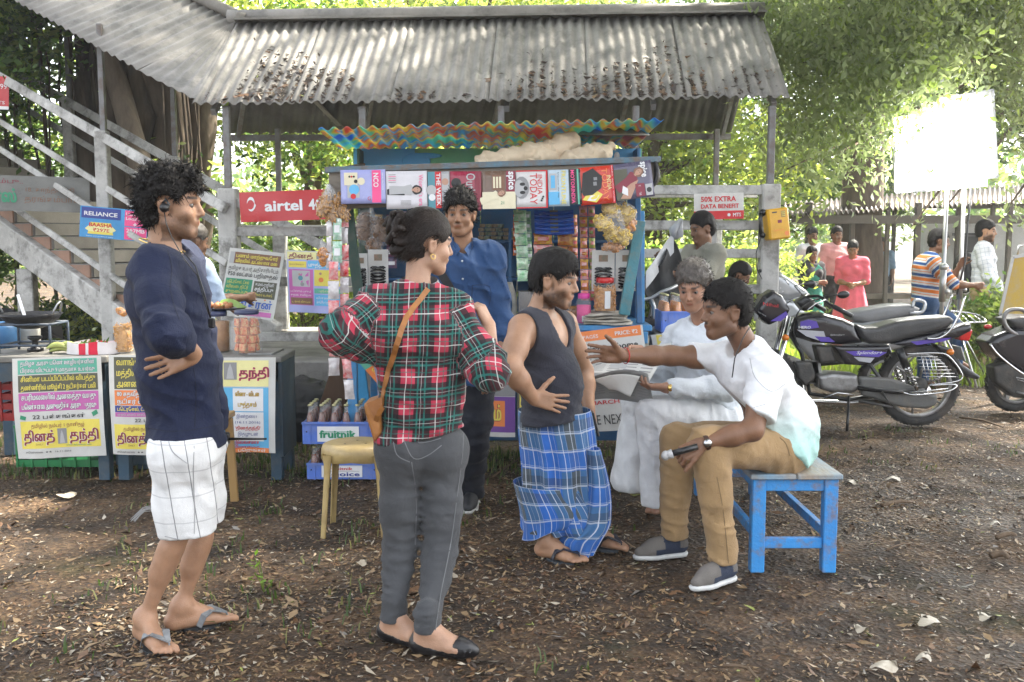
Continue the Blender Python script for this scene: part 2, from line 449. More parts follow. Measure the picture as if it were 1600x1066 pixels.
# ---------------------------------------------------------------- people
def frame(f,u):
    f=nrm(f);u=np.asarray(u,float);u=nrm(u-f*np.dot(f,u));r=np.cross(f,u);return f,u,r # r = the person's right
def head_prims(c,f,u,s=1.0,jaw=1.0,fat=0.0,nose=1.0):
    """c = centre between the ears at eye height; returns primitives and a local-to-world function"""
    f,u,r=frame(f,u);R=np.stack([f,u,r]);c=np.asarray(c,float)
    W=lambda a,b,d:c+(f*a+u*b+r*d)*s
    E_=lambda p,rad,k=.012,op='+':Ell(W(*p),np.array(rad)*s,R,k*s,'head',op)
    C_=lambda p,q,ra,rb,k=.01,op='+':Cap(W(*p),W(*q),ra*s,rb*s,k*s,tag='head',op=op)
    L=[E_((-.012,.040,0),(.093,.080,.073)),E_((.018,-.005,0),(.074,.085,.064+.3*fat),.02),
         E_((.030,-.055,0),(.055,.052,.050+.5*fat),.025),E_((.066,-.096,0),(.020,.018,.024*jaw),.03),
         C_((.0,-.068,.052+.4*fat),(.062,-.098,.014),.019+fat*.5,.015,.03),C_((.0,-.068,-.052-.4*fat),(.062,-.098,-.014),.019+fat*.5,.015,.03),
         E_((.058,-.033,.037),(.026,.022,.022),.02),E_((.058,-.033,-.037),(.026,.022,.022),.02),
         C_((.083,.022,.030),(.086,.024,-.030),.010,.010,.014),
         E_((.092,-.002,.031),(.014,.012,.017),.012,'-'),E_((.092,-.002,-.031),(.014,.012,.017),.012,'-'),
         C_((.086,.016,0),(.108*nose,-.028,0),.0070,.0105,.010),C_((.096,-.034,.010),(.096,-.034,-.010),.0075,.0075,.006),
         C_((.085,-.058,.014),(.085,-.058,-.014),.011,.011,.012),C_((.089,-.054,.013),(.089,-.054,-.013),.0058,.0058,.004),
         C_((.087,-.0675,.012),(.087,-.0675,-.012),.0066,.0066,.004),
         C_((.0755,.0085,.043),(.0865,.0092,.020),.0050,.0050,.004),C_((.0755,.0085,-.043),(.0865,.0092,-.020),.0050,.0050,.004),
         C_((.0745,-.0100,.043),(.085,-.0110,.020),.0042,.0042,.005),C_((.0745,-.0100,-.043),(.085,-.0110,-.020),.0042,.0042,.005)]
    for sg in(1,-1):
        L+=[E_((-.006,-.012,sg*.073),(.019,.031,.010),.004),C_((.004,.010,sg*.078),(-.020,.008,sg*.084),.0055,.0055,.003),C_((-.022,.004,sg*.085),(-.018,-.028,sg*.080),.0055,.0045,.003),C_((-.016,-.030,sg*.079),(-.002,-.040,sg*.074),.006,.0055,.003),
              E_((-.004,-.010,sg*.086),(.009,.014,.007),.003,'-')]
    return L,W,(f,u,r)
def eyeballs(parent,W,fr,s,mats,look=None):
    f,u,r=fr
    for sg in(1,-1):
        c=W(.0742,-.0005,sg*.0315);g=nrm(look if look is not None else f);a=nrm(np.cross([0.1,.2,.97],g));b=np.cross(g,a)
        R=0.0118*s;V=[];F=[];mi=[];n=14;th=[0,.20,.47,.8,1.2,1.7,2.3,3.1]
        for t in th:
            for j in range(n):
                q=2*math.pi*j/n;V.append(c+R*(g*math.cos(t)+(a*math.cos(q)+b*math.sin(q))*math.sin(t)))
        for i in range(len(th)-1):
            for j in range(n):F.append((i*n+j,i*n+(j+1)%n,(i+1)*n+(j+1)%n,(i+1)*n+j));mi.append(0 if i==0 else 1 if i==1 else 2)
        mesh_obj('eye',V,F,mats,parent,mi=mi,smooth=True)
def hand_prims(wr,d,n,side,s=1.0,curl=(.25,.3,.35,.4),thumb=.5,spread=.10,palmw=1.0,tcurl=.3):
    """wr wrist, d direction of the fingers, n palm normal (the way the fingers curl); side=+1 when the thumb lies on cross(d,n)"""
    d=nrm(d);n=nrm(np.asarray(n,float)-d*np.dot(n,d));t=np.cross(d,n)*side;wr=np.asarray(wr,float);L=[]
    Pn=lambda a,b,c:wr+(d*a+t*b+n*c)*s
    for b0,b1 in((.022,.030),(.007,.010),(-.008,-.010),(-.022,-.028)):
        L.append(Cap(Pn(.01,b0,0),Pn(.082,b1*palmw,.002),.0125*s,.0115*s,.014*s,tag='hand'))
    L.append(Cap(Pn(.012,.020,.006),Pn(.05,.032,.010),.014*s,.011*s,.014*s,tag='hand'))
    L.append(Cap(Pn(.02,-.020,.006),Pn(.06,-.024,.008),.012*s,.010*s,.012*s,tag='hand'))
    tips=[]
    for i,(b,ln,r)in enumerate(((.030,.070,.0090),(.010,.080,.0094),(-.010,.073,.0088),(-.028,.058,.0078))):
        p=Pn(.086-(.006 if i==3 else 0),b*palmw,.002);a=0;sp=spread*(1.5-i)*.9
        for seg,fr in enumerate((.45,.30,.25)):
            a+=curl[i]*(.8 if seg==0 else 1.1 if seg==1 else .7)
            dd=nrm((d*math.cos(sp)+t*math.sin(sp))*math.cos(a)+n*math.sin(a));q=p+dd*ln*fr*s
            L.append(Cap(p,q,r*s*(1-.07*seg),r*s*(.93-.07*seg),.004*s,tag='hand'));p=q
        tips.append((p,dd,nrm(np.cross(np.cross(dd,n),dd)),r))
    p=Pn(.022,.030,.008);dd0=nrm(d*math.cos(thumb)+t*math.sin(thumb)+n*.25)
    for seg,ln in enumerate((.040,.032,.026)):
        dd=nrm(dd0+(n*tcurl*.8+d*tcurl*.7)*seg*.6);q=p+dd*ln*s
        L.append(Cap(p,q,(.0135-.0015*seg)*s,(.0118-.0015*seg)*s,.006*s,tag='hand'));p=q
    tips.append((p,dd,-n,.0098))
    return L,tips
def foot_prims(an,toe,s=1.0,w=1.0,bare=True):
    """an = ankle joint, toe = ball-of-foot tip on the ground"""
    an=np.asarray(an,float);toe=np.asarray(toe,float);g=min(toe[2],an[2]-.05);d=toe-an;d[2]=0;L_=np.linalg.norm(d);d=nrm(d);t=np.cross(d,[0,0,1]);z=np.array([0,0,1.0])
    base=np.array([an[0],an[1],g]);H=lambda a,b,c:base+(d*a+t*b+z*c)*s
    Lp=[Cap(an,H(-.035,0,.032),.036*s,.030*s,.03*s,tag='foot'),Cap(an,H(.09,0,.040),.036*s,.028*s,.03*s,tag='foot'),Cap(H(-.03,0,.028),H(.11,-.014*w,.024),.028*s,.026*s,.02*s,tag='foot'),
          Cap(H(-.03,0,.028),H(.12,.020*w,.022),.028*s,.022*s,.02*s,tag='foot'),Cap(H(.11,-.02*w,.026),H(.145,-.026*w,.018),.024*s,.016*s,.015*s,tag='foot'),Cap(H(.12,.0,.024),H(.15,.022*w,.015),.022*s,.013*s,.015*s,tag='foot')]
    return Lp,H
# toes are added when bare
def toe_prims(H,inner,s,w=1.0):
    L=[]
    for i,(b,l,r)in enumerate(((-.030,.200,.0135),(-.010,.198,.0100),(.006,.190,.0092),(.020,.180,.0086),(.033,.168,.0080))):
        bb=b*inner*w*1.05
        L+=[Cap(H(.135,bb*.9,.018),H(l-.012,bb,.018 if i else .017),r*1.0*s,r*s*.95,.004*s,tag='foot'),Cap(H(l-.012,bb,.018),H(l,bb,.012),r*s*.95,r*s*.85,.003*s,tag='foot')]
    return L
def wrinkle(pts,axis,freq,amp,seed,centre=None,rad=None):
    """folds running across `axis`"""
    axis=nrm(axis).astype(np.float32);a=pts@axis;q=pts-np.outer(a,axis)
    base=q*freq*.28+np.outer(a*freq,axis)+seed*3.7
    n=1-np.abs(vnoise(base.astype(np.float32),1.0));n=n**3;amp=amp*1.25
    if centre is not None:n=n*np.exp(-((pts-np.asarray(centre,np.float32))**2).sum(1)/(rad*rad))
    return(n-.08)*amp

class Figure:
    """J: joints (world): head,(face dir) neck, chest, waist, pelvis, shL, elL, wrL, hipL, knL, anL, toeL and R"""
    def __init__(s,label,J,face,up=(0,0,1),skin=None,hs=1.0,girth=1.0,belly=0.0,arm=1.0,leg=1.0,bare_feet=False,shoulders=1.0,group=None,
                 hands=None,fat=0.0,jaw=1.0,female=False,res=.011,hres=.0048,handres=.0048,look=None,sc_=1.0,fwd=None,base=None):
        s.J={k:np.asarray(v,float)[:3]for k,v in J.items()};J=s.J;s.skin=skin;s.face=face;s.hs=hs;s.sc=sc_
        s.P=[];a=s.P.append;g=girth*sc_;q=sc_
        s.root=thing('person',label,'person',base if base is not None else((J['anL'][0]+J['anR'][0])/2,(J['anL'][1]+J['anR'][1])/2,0),group)
        sp=nrm(J['neck']-J['pelvis']);side=nrm(J['shR']-J['shL']);f=nrm(np.cross(sp,-side))if fwd is None else nrm(fwd);s.fwd=f;s.side=side;s.sp=sp
        hside=nrm(J['hipR']-J['hipL']);hf=nrm(np.cross(sp,-hside));s.hf=hf
        T=lambda x:dict(tag=x)
        # trunk
        a(Cap(J['hipL'],J['hipR'],.098*g,.098*g,.05,hf,1.02,'pelvis'))
        a(Cap(J['pelvis'],J['waist'],.125*g,(.118+belly*.3)*g,.05,hf,.80,'trunk'))
        a(Ell(J['waist']+f*(.02+belly*.5),np.array([.115+belly,.125,.135+belly*.6])*g,np.stack(frame(f,sp)),.05,'trunk'))
        a(Cap(J['waist'],J['chest'],.128*g,.140*g,.05,f,.80,'trunk'))
        cl,cr_=J['chest']-side*.055*g,J['chest']+side*.055*g
        a(Cap(cl,cr_,.108*g,.108*g,.05,f,.98,'trunk'))
        m=(J['shL']+J['shR'])/2-sp*.035
        a(Cap(J['shL']*.8+m*.2-sp*.02,J['shR']*.8+m*.2-sp*.02,.058*q*arm,.058*q*arm,.05,f,1.0,'trunk'))
        a(Cap(J['neck']-sp*.02,J['shL']-sp*.0,.046*q,.050*q,.05,tag='trunk'));a(Cap(J['neck']-sp*.02,J['shR'],.046*q,.050*q,.05,tag='trunk'))
        if female:
            for sg in(1,-1):a(Ell(J['chest']+f*.085+side*sg*.072-sp*.01,np.array([.06,.06,.06])*q,None,.05,'trunk'))
        hp,W,fr=head_prims(J['head'],face,up,hs*q,jaw,fat);s.W=W;s.fr=fr
        hb=W(-.028,-.045,0)
        a(Cap(J['neck'],hb,(.058 if not female else .048)*q,(.054 if not female else .045)*q,.03,tag='neck'))
        s.P+=hp
        s.tips={}
        for S_,sg in(('L',-1),('R',1)):
            sh,el,wr=J['sh'+S_],J['el'+S_],J['wr'+S_]
            a(Cap(sh,sh*.45+el*.55,.053*arm*q,.047*arm*q,.03,tag='uarm'+S_));a(Cap(sh*.5+el*.5,el,.047*arm*q,.040*arm*q,.03,tag='uarm'+S_))
            a(Cap(el,el*.62+wr*.38,.040*arm*q,.040*arm*q,.03,tag='farm'+S_));a(Cap(el*.62+wr*.38,wr,.039*arm*q,.0265*arm*q,.03,tag='farm'+S_))
            if hands and hands.get(S_):
                h=dict(hands[S_]);h.setdefault('s',1.0*q);hp2,tips=hand_prims(wr,h.pop('d'),h.pop('n'),h.pop('side',-sg),**h)
                s.P+=hp2;s.tips[S_]=tips
            hip,kn,an=J['hip'+S_],J['kn'+S_],J['an'+S_]
            a(Cap(hip+hf*.0,hip*.35+kn*.65,.092*leg*q,.070*leg*q,.04,tag='thigh'+S_));a(Cap(hip*.4+kn*.6,kn,.072*leg*q,.058*leg*q,.04,tag='thigh'+S_))
            cb=kn*.68+an*.32;back=nrm(np.cross(hside,an-kn));back=back if np.dot(back,J['toe'+S_]-an)<0 else-back
            a(Cap(kn,an,.050*leg*q,.034*leg*q,.03,tag='shin'+S_));a(Cap(kn*.85+an*.15+back*.012,cb*.8+an*.2+back*.014,.050*leg*q,.046*leg*q,.04,tag='shin'+S_))
            fp,H=foot_prims(an,J['toe'+S_],q);s.P+=fp
            if S_=='L':s.HL=H
            else:s.HR=H
            if bare_feet:s.P+=toe_prims(H,sg*-1 if False else(1 if S_=='R' else-1),q)
        s.res=res;s.hres=hres;s.handres=handres;s.hands=hands;s.bare=bare_feet;s.look=look
    def tagged(s,*tags):return[p for p in s.P if any(p.tag.startswith(t)for t in tags)]
    def build_body(s,shrink=(('thigh',.032),('shin',.006),('pelvis',.04),('trunk',.020)),skin=None,beard=None,lips=True,shade=None,extra=(),cut=None,paint=None):
        J=s.J;fine=[(J['head'],.135*s.sc,s.hres)]
        for S_ in 'LR':
            if s.hands and s.hands.get(S_):
                d=nrm(s.hands[S_]['d']);fine.append((J['wr'+S_]+d*.085*s.sc,.105*s.sc,s.handres))
            if s.bare:
                d=J['toe'+S_]-J['an'+S_];d[2]=0;fine.append((np.array([*(J['an'+S_]+nrm(d)*.13)[:2],.03]),np.array([.12,.12,.05])*s.sc,.0058))
        sh_=dict(shrink);pr=[p.grown(-next((v for t_,v in sh_.items()if p.tag.startswith(t_)),0))for p in s.P]+list(extra);f,u,r=s.fr;c=J['head'];k=s.hs*s.sc
        def post(p,D):
            if cut is not None:D=cut(p,D)
            return D+vnoise(p,40)*.0006
        V,F=solid(pr,s.res,fine,post,it=1)
        q=(V-c)@np.stack([f,u,r]).T/k;x,y,z=q.T;az=np.abs(z)
        nz=vnoise(V.astype(np.float32),260)*.5+vnoise(V.astype(np.float32),90)*.5
        Cc=np.ones((len(V),4));inhead=(np.abs(q)<.14).all(1)&(y>-.13)
        sm=lambda e0,e1,t:np.clip((t-e0)/(e1-e0),0,1)
        def mask(ax_,by,cz,rx,ry,rz,soft=.35):
            d=np.sqrt(((x-ax_)/rx)**2+((y-by)/ry)**2+((az-cz)/rz)**2);return np.clip((1-d)/soft,0,1)*inhead
        def tint(m,col):
            for i in range(3):Cc[:,i]=Cc[:,i]*(1-m)+Cc[:,i]*col[i]*m
        tint(mask(.09,-.0615,0,.018,.0085,.021)*.85,(.78,.50,.48)if lips is True else lips or(1,1,1))
        tint(np.clip(mask(.095,-.001,.031,.03,.017,.022),0,1)*.45,(.55,.48,.48)) # lids
        for i in range(3): # brows: short hairs on the brow ridge
            pass
        bx=np.clip(1-np.abs(y-(.0235+.003*np.cos((az-.03)*60)))/.0068,0,1)*np.clip((az-.012)/.004,0,1)*np.clip((.052-az)/.008,0,1)*(x>.05)*inhead
        tint(np.clip(bx*2.0,0,1)*(.93),(.06,.05,.05))
        if beard:
            bm=np.zeros(len(V))
            if 'moustache' in beard:bm=np.maximum(bm,mask(.094,-.0475+.0,0,.03,.0075,.027,.5)*beard['moustache'])
            if 'chin' in beard:bm=np.maximum(bm,mask(.075,-.092,0,.05,.022,.032,.5)*beard['chin'])
            if 'jaw' in beard:
                lower=sm(-.030,-.055,y-.35*(x-.03))*sm(.088,.07,x)*(y>-.135)*(x>-.02)*inhead;bm=np.maximum(bm,lower*beard['jaw'])
                bm=np.maximum(bm,mask(.018,-.03,.068,.010,.036,.022,.6)*beard['jaw']*.7)
            bm=np.clip(bm*(1+.3*nz),0,1);tint(bm,(.10,.085,.08))
        # warm/red and dark unevenness
        v=1+.05*vnoise(V.astype(np.float32),14)+.03*vnoise(V.astype(np.float32),50);Cc[:,:3]*=v[:,None]
        for S_ in s.tips:
            for p,d,nn,rr in s.tips[S_]:
                dd=np.sqrt(((V-(p+np.asarray(nn)*-.000))**2).sum(1));m=(dd<rr*1.4)*(((V-p)@(-np.asarray(nn)))>rr*.45)*1.0 if False else(dd<rr*1.25)*.0
        if paint:paint(V,Cc)
        sk=skin or s.skin
        
        b=mesh_obj('body',V,F,M('skin_'+str(sk),sk,.46,col2=tuple(v*.74 for v in lin(sk)),scale=11,bump=.22,bscale=220,spec=.4,attr='tint'),s.root,smooth=True,attrs={'tint':('POINT','FLOAT_COLOR',Cc)})
        pb=b.data.materials[0].node_tree.nodes['Principled BSDF'];pb.inputs['Subsurface Weight'].default_value=.12;pb.inputs['Subsurface Radius'].default_value=(.02,.008,.004);pb.inputs['Subsurface Scale'].default_value=.6
        s.body=b
        eyeballs(b,s.W,s.fr,k,[M('pupil',(.006,.005,.005),.1,bump=0),M('iris',(.02,.009,.005),.15,bump=0),M('eye_white',(.14,.12,.105),.5,bump=0)],s.look)
        return b
    def garment(s,name,prims,mat,t=.012,k=.035,cuts=(),folds=(),res=.009,pad=.03,label=None,pat=None,thick_hollow=None,it=1,sub=(),fine=(),extra=()):
        """cloth over some limbs: union of grown primitives, cut by planes (point, outward normal)"""
        G=[p.grown(t,max(p.k,k))if p.op=='+' else p for p in prims]+list(extra)
        def post(p,D):
            for fo in folds:D=D-fo(p)
            for c,n in cuts:D=np.maximum(D,(p-np.asarray(c,np.float32))@nrm(n).astype(np.float32))
            for f_ in sub:D=f_(p,D)
            return D
        bl=np.min([p.bb(pad)[0]for p in G],0);bh=np.max([p.bb(pad)[1]for p in G],0)
        V,F=solid(G,res,fine,post,it=it,lo=bl,hi=bh)
        if len(V)==0:print('EMPTY garment',name);return None
        attrs={}
        if pat is not None:attrs['pat']=('POINT','FLOAT_VECTOR',pat(V,G))
        return mesh_obj(name,V,F,mat,s.root,label=label,smooth=True,attrs=attrs)
    def limb_pat(s,V,G):
        """cloth coordinates: across, along, limb"""
        idx,_=nearest_prim(V,G);out=np.zeros((len(V),3))
        for i,p in enumerate(G):
            m=idx==i
            if not m.any():continue
            if p.tag.startswith(('uarm','farm','shin','thigh')):
                a_,b_=p.a.astype(float),p.b.astype(float);t_=p.tag
                st=s.J['sh'+t_[-1]]if 'arm' in t_ else s.J['hip'+t_[-1]]
                z=nrm(b_-a_);x=nrm(np.cross(z,[0.15,1,.0]));out[m,0]=(V[m]-a_)@x;out[m,1]=-((V[m]-a_)@z)-np.linalg.norm(a_-st)
            else:
                out[m,0]=(V[m]-s.J['chest'])@s.side;out[m,1]=(V[m]-s.J['chest'])@s.sp
        return out
def hair_piece(fig,name,mat,mode='short',seed=1,lift=.012,front=.055,curl=.5,strands=1500,slen=.03,label=None,res=.0055,side_y=-.03,back_y=-.075,extra=(),top=1.0,sw=.0016,comb=(0,0,0)):
    """hair cap: grown skull with a noisy surface and hairline, plus loose strands"""
    f,u,r=fig.fr;c=fig.J['head'];k=fig.hs*fig.sc;R=np.stack([f,u,r])
    Wp=fig.W
    base=[Ell(Wp(-.014,.044+.004*top,0),(np.array([.093,.080,.073])+lift)*k*np.array([1,1+.05*top,1]),R,.01),Ell(Wp(-.045,-.005,0),(np.array([.060,.070,.063])+lift)*k,R,.03)]+list(extra)
    def post(p,D):
        q=(p-c.astype(np.float32))@R.T.astype(np.float32)/k;x,y,z=q.T;az=np.abs(z)
        D=D-(vnoise(p+seed,45/k)*.006+vnoise(p+seed,110/k)*.0035)*curl*k*2
        hl=front-.010*np.clip((az-.03)/.03,0,1)+.008*vnoise(p,110)-.95*np.clip(.072-x,0,.05)
        # forehead and face cleared; sideburns stay
        ff=(hl-y)*k*.9;face=np.where(x>.022,ff,-.1)
        sidec=np.where((x<=.022),np.where(x>-.025,(side_y-y),(back_y+0*y-y)),-.1)*k
        ear=.038*k-np.sqrt(((x+.004)*.9)**2+((y+.014)*.85)**2)*k;ear=np.where(az>.055,ear,-.1)
        return np.maximum(np.maximum(np.maximum(D,face),sidec),ear*.9)
    V,F=solid(base,res*k,(),post,pad=.04,it=0)
    rs=np.random.default_rng(seed);nV=V.shape[0]
    Vl=[V];Fl=F;Q=[]
    nrmv=np.zeros_like(V);e1=V[F[:,2]]-V[F[:,0]];e2=V[F[:,3]]-V[F[:,1]];fn=np.cross(e1,e2)
    for i in range(4):np.add.at(nrmv,F[:,i],fn)
    nrmv/=np.linalg.norm(nrmv,axis=1)[:,None]+1e-9
    if nV and strands:
        pick=rs.integers(0,nV,strands);p0=V[pick];n0=nrmv[pick];down=-np.array(u);out=nrm
        cmb=f*comb[0]+u*comb[1]+r*comb[2]
        t0=n0*(.35+.5*curl)+down*.35*(1-curl)+rs.normal(0,.5*curl+.15,p0.shape)+cmb;t0/=np.linalg.norm(t0,axis=1)[:,None]
        Lk=slen*k*rs.uniform(.5,1.2,strands)[:,None];w_=np.cross(t0,n0+.3);w_/=np.linalg.norm(w_,axis=1)[:,None]+1e-9
        p=p0-n0*.004*k;pts=[p];t=t0
        for j in range(3):
            t=t+(down*.25+rs.normal(0,.45*curl,p0.shape)-n0*.25*(1-curl));t/=np.linalg.norm(t,axis=1)[:,None];p=p+t*Lk/3;pts.append(p)
        ws=[sw*k,sw*k,sw*.8*k,sw*.3*k];base_i=nV
        for j in range(4):Vl.append(pts[j]-w_*ws[j]);Vl.append(pts[j]+w_*ws[j])
        idx=np.arange(strands)
        for j in range(3):
            A=nV+2*j*strands+idx;B=A+strands;Cc=B+strands;Dd=Cc+strands;Q.append(np.stack([A,B,Dd,Cc],1))
        Fl=np.concatenate([F]+Q)
    return mesh_obj(name,np.concatenate(Vl),Fl,mat,fig.body,label=label,smooth=True)
# ---------------------------------------------------------------- cloth materials woven from the 'pat' coordinates
def stripes_mat(name,base,stripes,rough=.85,transl=0.0,grad=None,coord='pat',sheen=.1,bump=.25,grad_axis=2,warp=.004,bscale=420):
    """stripes: (axis, period, offset, width, colour, opacity) in metres"""
    if name in MATS:return MATS[name]
    m=bpy.data.materials.new(name);m.use_nodes=True;MATS[name]=m;nt=m.node_tree;N,L=nt.nodes,nt.links;b=N['Principled BSDF']
    if coord=='pat':
        at=N.new('ShaderNodeAttribute');at.attribute_name='pat';vec=at.outputs['Vector']
    else:
        at=N.new('ShaderNodeTexCoord');vec=at.outputs['Object']
    wn=N.new('ShaderNodeTexNoise');wn.inputs['Scale'].default_value=9;tc=N.new('ShaderNodeTexCoord');L.new(tc.outputs['Object'],wn.inputs[0])
    ma=N.new('ShaderNodeVectorMath');ma.operation='MULTIPLY_ADD';L.new(wn.outputs['Color'],ma.inputs[0]);ma.inputs[1].default_value=(warp*2,)*3;L.new(vec,ma.inputs[2])
    sp=N.new('ShaderNodeSeparateXYZ');L.new(ma.outputs[0],sp.inputs[0])
    col=N.new('ShaderNodeRGB');col.outputs[0].default_value=(*lin(base),1);out=col.outputs[0]
    if grad: # colour change along an axis of object space: list of (pos, colour)
        s2=N.new('ShaderNodeSeparateXYZ');L.new(tc.outputs['Object'],s2.inputs[0])
        mr=N.new('ShaderNodeMapRange');mr.inputs[1].default_value=grad[0];mr.inputs[2].default_value=grad[1];L.new(s2.outputs[grad_axis],mr.inputs[0])
        cr=N.new('ShaderNodeValToRGB');L.new(mr.outputs[0],cr.inputs[0])
        e=cr.color_ramp.elements;e[0].position,e[0].color=grad[2][0][0],(*lin(grad[2][0][1]),1);e[1].position,e[1].color=grad[2][-1][0],(*lin(grad[2][-1][1]),1)
        for ps,cc in grad[2][1:-1]:x=e.new(ps);x.color=(*lin(cc),1)
        out=cr.outputs[0]
    for axis,per,off,wd,cc,op in stripes:
        a1=N.new('ShaderNodeMath');a1.operation='MULTIPLY_ADD';L.new(sp.outputs[axis],a1.inputs[0]);a1.inputs[1].default_value=1/per;a1.inputs[2].default_value=100-off/per
        a2=N.new('ShaderNodeMath');a2.operation='FRACT';L.new(a1.outputs[0],a2.inputs[0])
        a3=N.new('ShaderNodeMath');a3.operation='LESS_THAN';L.new(a2.outputs[0],a3.inputs[0]);a3.inputs[1].default_value=wd/per
        a4=N.new('ShaderNodeMath');a4.operation='MULTIPLY';L.new(a3.outputs[0],a4.inputs[0]);a4.inputs[1].default_value=op
        mx=N.new('ShaderNodeMix');mx.data_type='RGBA';L.new(a4.outputs[0],mx.inputs[0]);L.new(out,mx.inputs[6]);mx.inputs[7].default_value=(*lin(cc),1);out=mx.outputs[2]
    n2=N.new('ShaderNodeTexNoise');n2.inputs['Scale'].default_value=12;n2.inputs['Detail'].default_value=6;L.new(tc.outputs['Object'],n2.inputs[0])
    mr=N.new('ShaderNodeMapRange');mr.inputs[1].default_value=.3;mr.inputs[2].default_value=.7;mr.inputs[3].default_value=.86;mr.inputs[4].default_value=1.08;L.new(n2.outputs[0],mr.inputs[0])
    vm=N.new('ShaderNodeVectorMath');vm.operation='SCALE';L.new(out,vm.inputs[0]);L.new(mr.outputs[0],vm.inputs['Scale'])
    L.new(vm.outputs[0],b.inputs['Base Color']);b.inputs['Roughness'].default_value=rough;b.inputs['Sheen Weight'].default_value=sheen;b.inputs['Specular IOR Level'].default_value=.25
    n3=N.new('ShaderNodeTexNoise');n3.inputs['Scale'].default_value=bscale;L.new(tc.outputs['Object'],n3.inputs[0])
    n4=N.new('ShaderNodeTexNoise');n4.inputs['Scale'].default_value=22;n4.inputs['Detail'].default_value=3;n4.inputs['Distortion'].default_value=.8;L.new(tc.outputs['Object'],n4.inputs[0])
    ad=N.new('ShaderNodeMath');ad.operation='MULTIPLY_ADD';L.new(n4.outputs[0],ad.inputs[0]);ad.inputs[1].default_value=3.2;L.new(n3.outputs[0],ad.inputs[2])
    bp=N.new('ShaderNodeBump');bp.inputs['Strength'].default_value=bump;bp.inputs['Distance'].default_value=.011;L.new(ad.outputs[0],bp.inputs['Height']);L.new(bp.outputs[0],b.inputs['Normal'])
    if transl:
        tr=N.new('ShaderNodeBsdfTranslucent');L.new(vm.outputs[0],tr.inputs[0]);ms=N.new('ShaderNodeMixShader');ms.inputs[0].default_value=transl
        L.new(b.outputs[0],ms.inputs[1]);L.new(tr.outputs[0],ms.inputs[2]);L.new(ms.outputs[0],N['Material Output'].inputs[0])
    return m
def fold(axis,freq,amp,seed,centre=None,rad=None):return lambda p:wrinkle(p,axis,freq,amp,seed,centre,rad)
def drape(name,fig,rings,mat,nseg=96,folds=14,amp=.018,seed=0,parent=None,sub=4,label=None,pat_scale=1.0,zigzag=0.0,cap=False):
    """hanging cloth: rings = [(centre, rx, ry, rot)], folds grow towards the hem"""
    r=random.Random(seed);ph=[r.uniform(0,6.28)for _ in range(8)]
    K=len(rings);V=[];pat=[];F=[];rows=(K-1)*sub+1;Ltot=0;prev=None
    for i in range(rows):
        t=i/sub;a=min(int(t),K-2);f_=t-a
        def cr(q): # catmull-rom on each component
            p0,p1,p2,p3=[np.array(q(rings[max(0,min(K-1,a+j))]),float)for j in(-1,0,1,2)]
            return .5*((2*p1)+(-p0+p2)*f_+(2*p0-5*p1+4*p2-p3)*f_*f_+(-p0+3*p1-3*p2+p3)*f_**3)
        c=cr(lambda q:tuple(q[0]));rx,ry,rot=cr(lambda q:(q[1],q[2],q[3]));v=i/(rows-1)
        if prev is not None:Ltot+=np.linalg.norm(c-prev)
        prev=c;A=amp*(v**.8)
        for j in range(nseg):
            th=2*math.pi*j/nseg
            w=A*(math.sin(folds*th+ph[0]+1.6*math.sin(th*2+ph[1])+v*1.2)*.6+math.sin((folds*.53//1)*th+ph[2]-v*2)*.5+.35*math.sin((folds*1.9//1)*th+ph[3]+v*3))
            x,y=(rx+w)*math.cos(th),(ry+w)*math.sin(th);cr_,sr=math.cos(rot),math.sin(rot)
            V.append((c[0]+x*cr_-y*sr,c[1]+x*sr+y*cr_,c[2]+zigzag*math.sin(th*3+ph[4])*v));pat.append(((th+.25*A/amp*0)*(rings[0][1]+rings[0][2])*.62*pat_scale,-Ltot,0))
    for i in range(rows-1):
        for j in range(nseg):j2=(j+1)%nseg;F.append((i*nseg+j,(i+1)*nseg+j,(i+1)*nseg+j2,i*nseg+j2))
    return mesh_obj(name,V,F,mat,parent or fig.root,smooth=True,label=label,attrs={'pat':('POINT','FLOAT_VECTOR',pat)})
def ribbon(mb,pts,w,nrm_,m=None,th=.003):
    """flat strap through pts facing nrm_ (one per point or single)"""
    pts=[Vector(p)for p in pts];K=len(pts);V=[];F=[]
    for i,p in enumerate(pts):
        t=(pts[min(i+1,K-1)]-pts[max(i-1,0)]).normalized();n=Vector(nrm_[i]if isinstance(nrm_,list)else nrm_).normalized();sd=t.cross(n).normalized();ww=w[i]if isinstance(w,list)else w
        V+=[p-sd*ww/2,p+sd*ww/2,p+sd*ww/2+n*th,p-sd*ww/2+n*th]
    for i in range(K-1):
        for j in range(4):F.append((i*4+j,i*4+(j+1)%4,(i+1)*4+(j+1)%4,(i+1)*4+j))
    F+=[(3,2,1,0),((K-1)*4,(K-1)*4+1,(K-1)*4+2,(K-1)*4+3)]
    return mb.add(V,F,False,m)
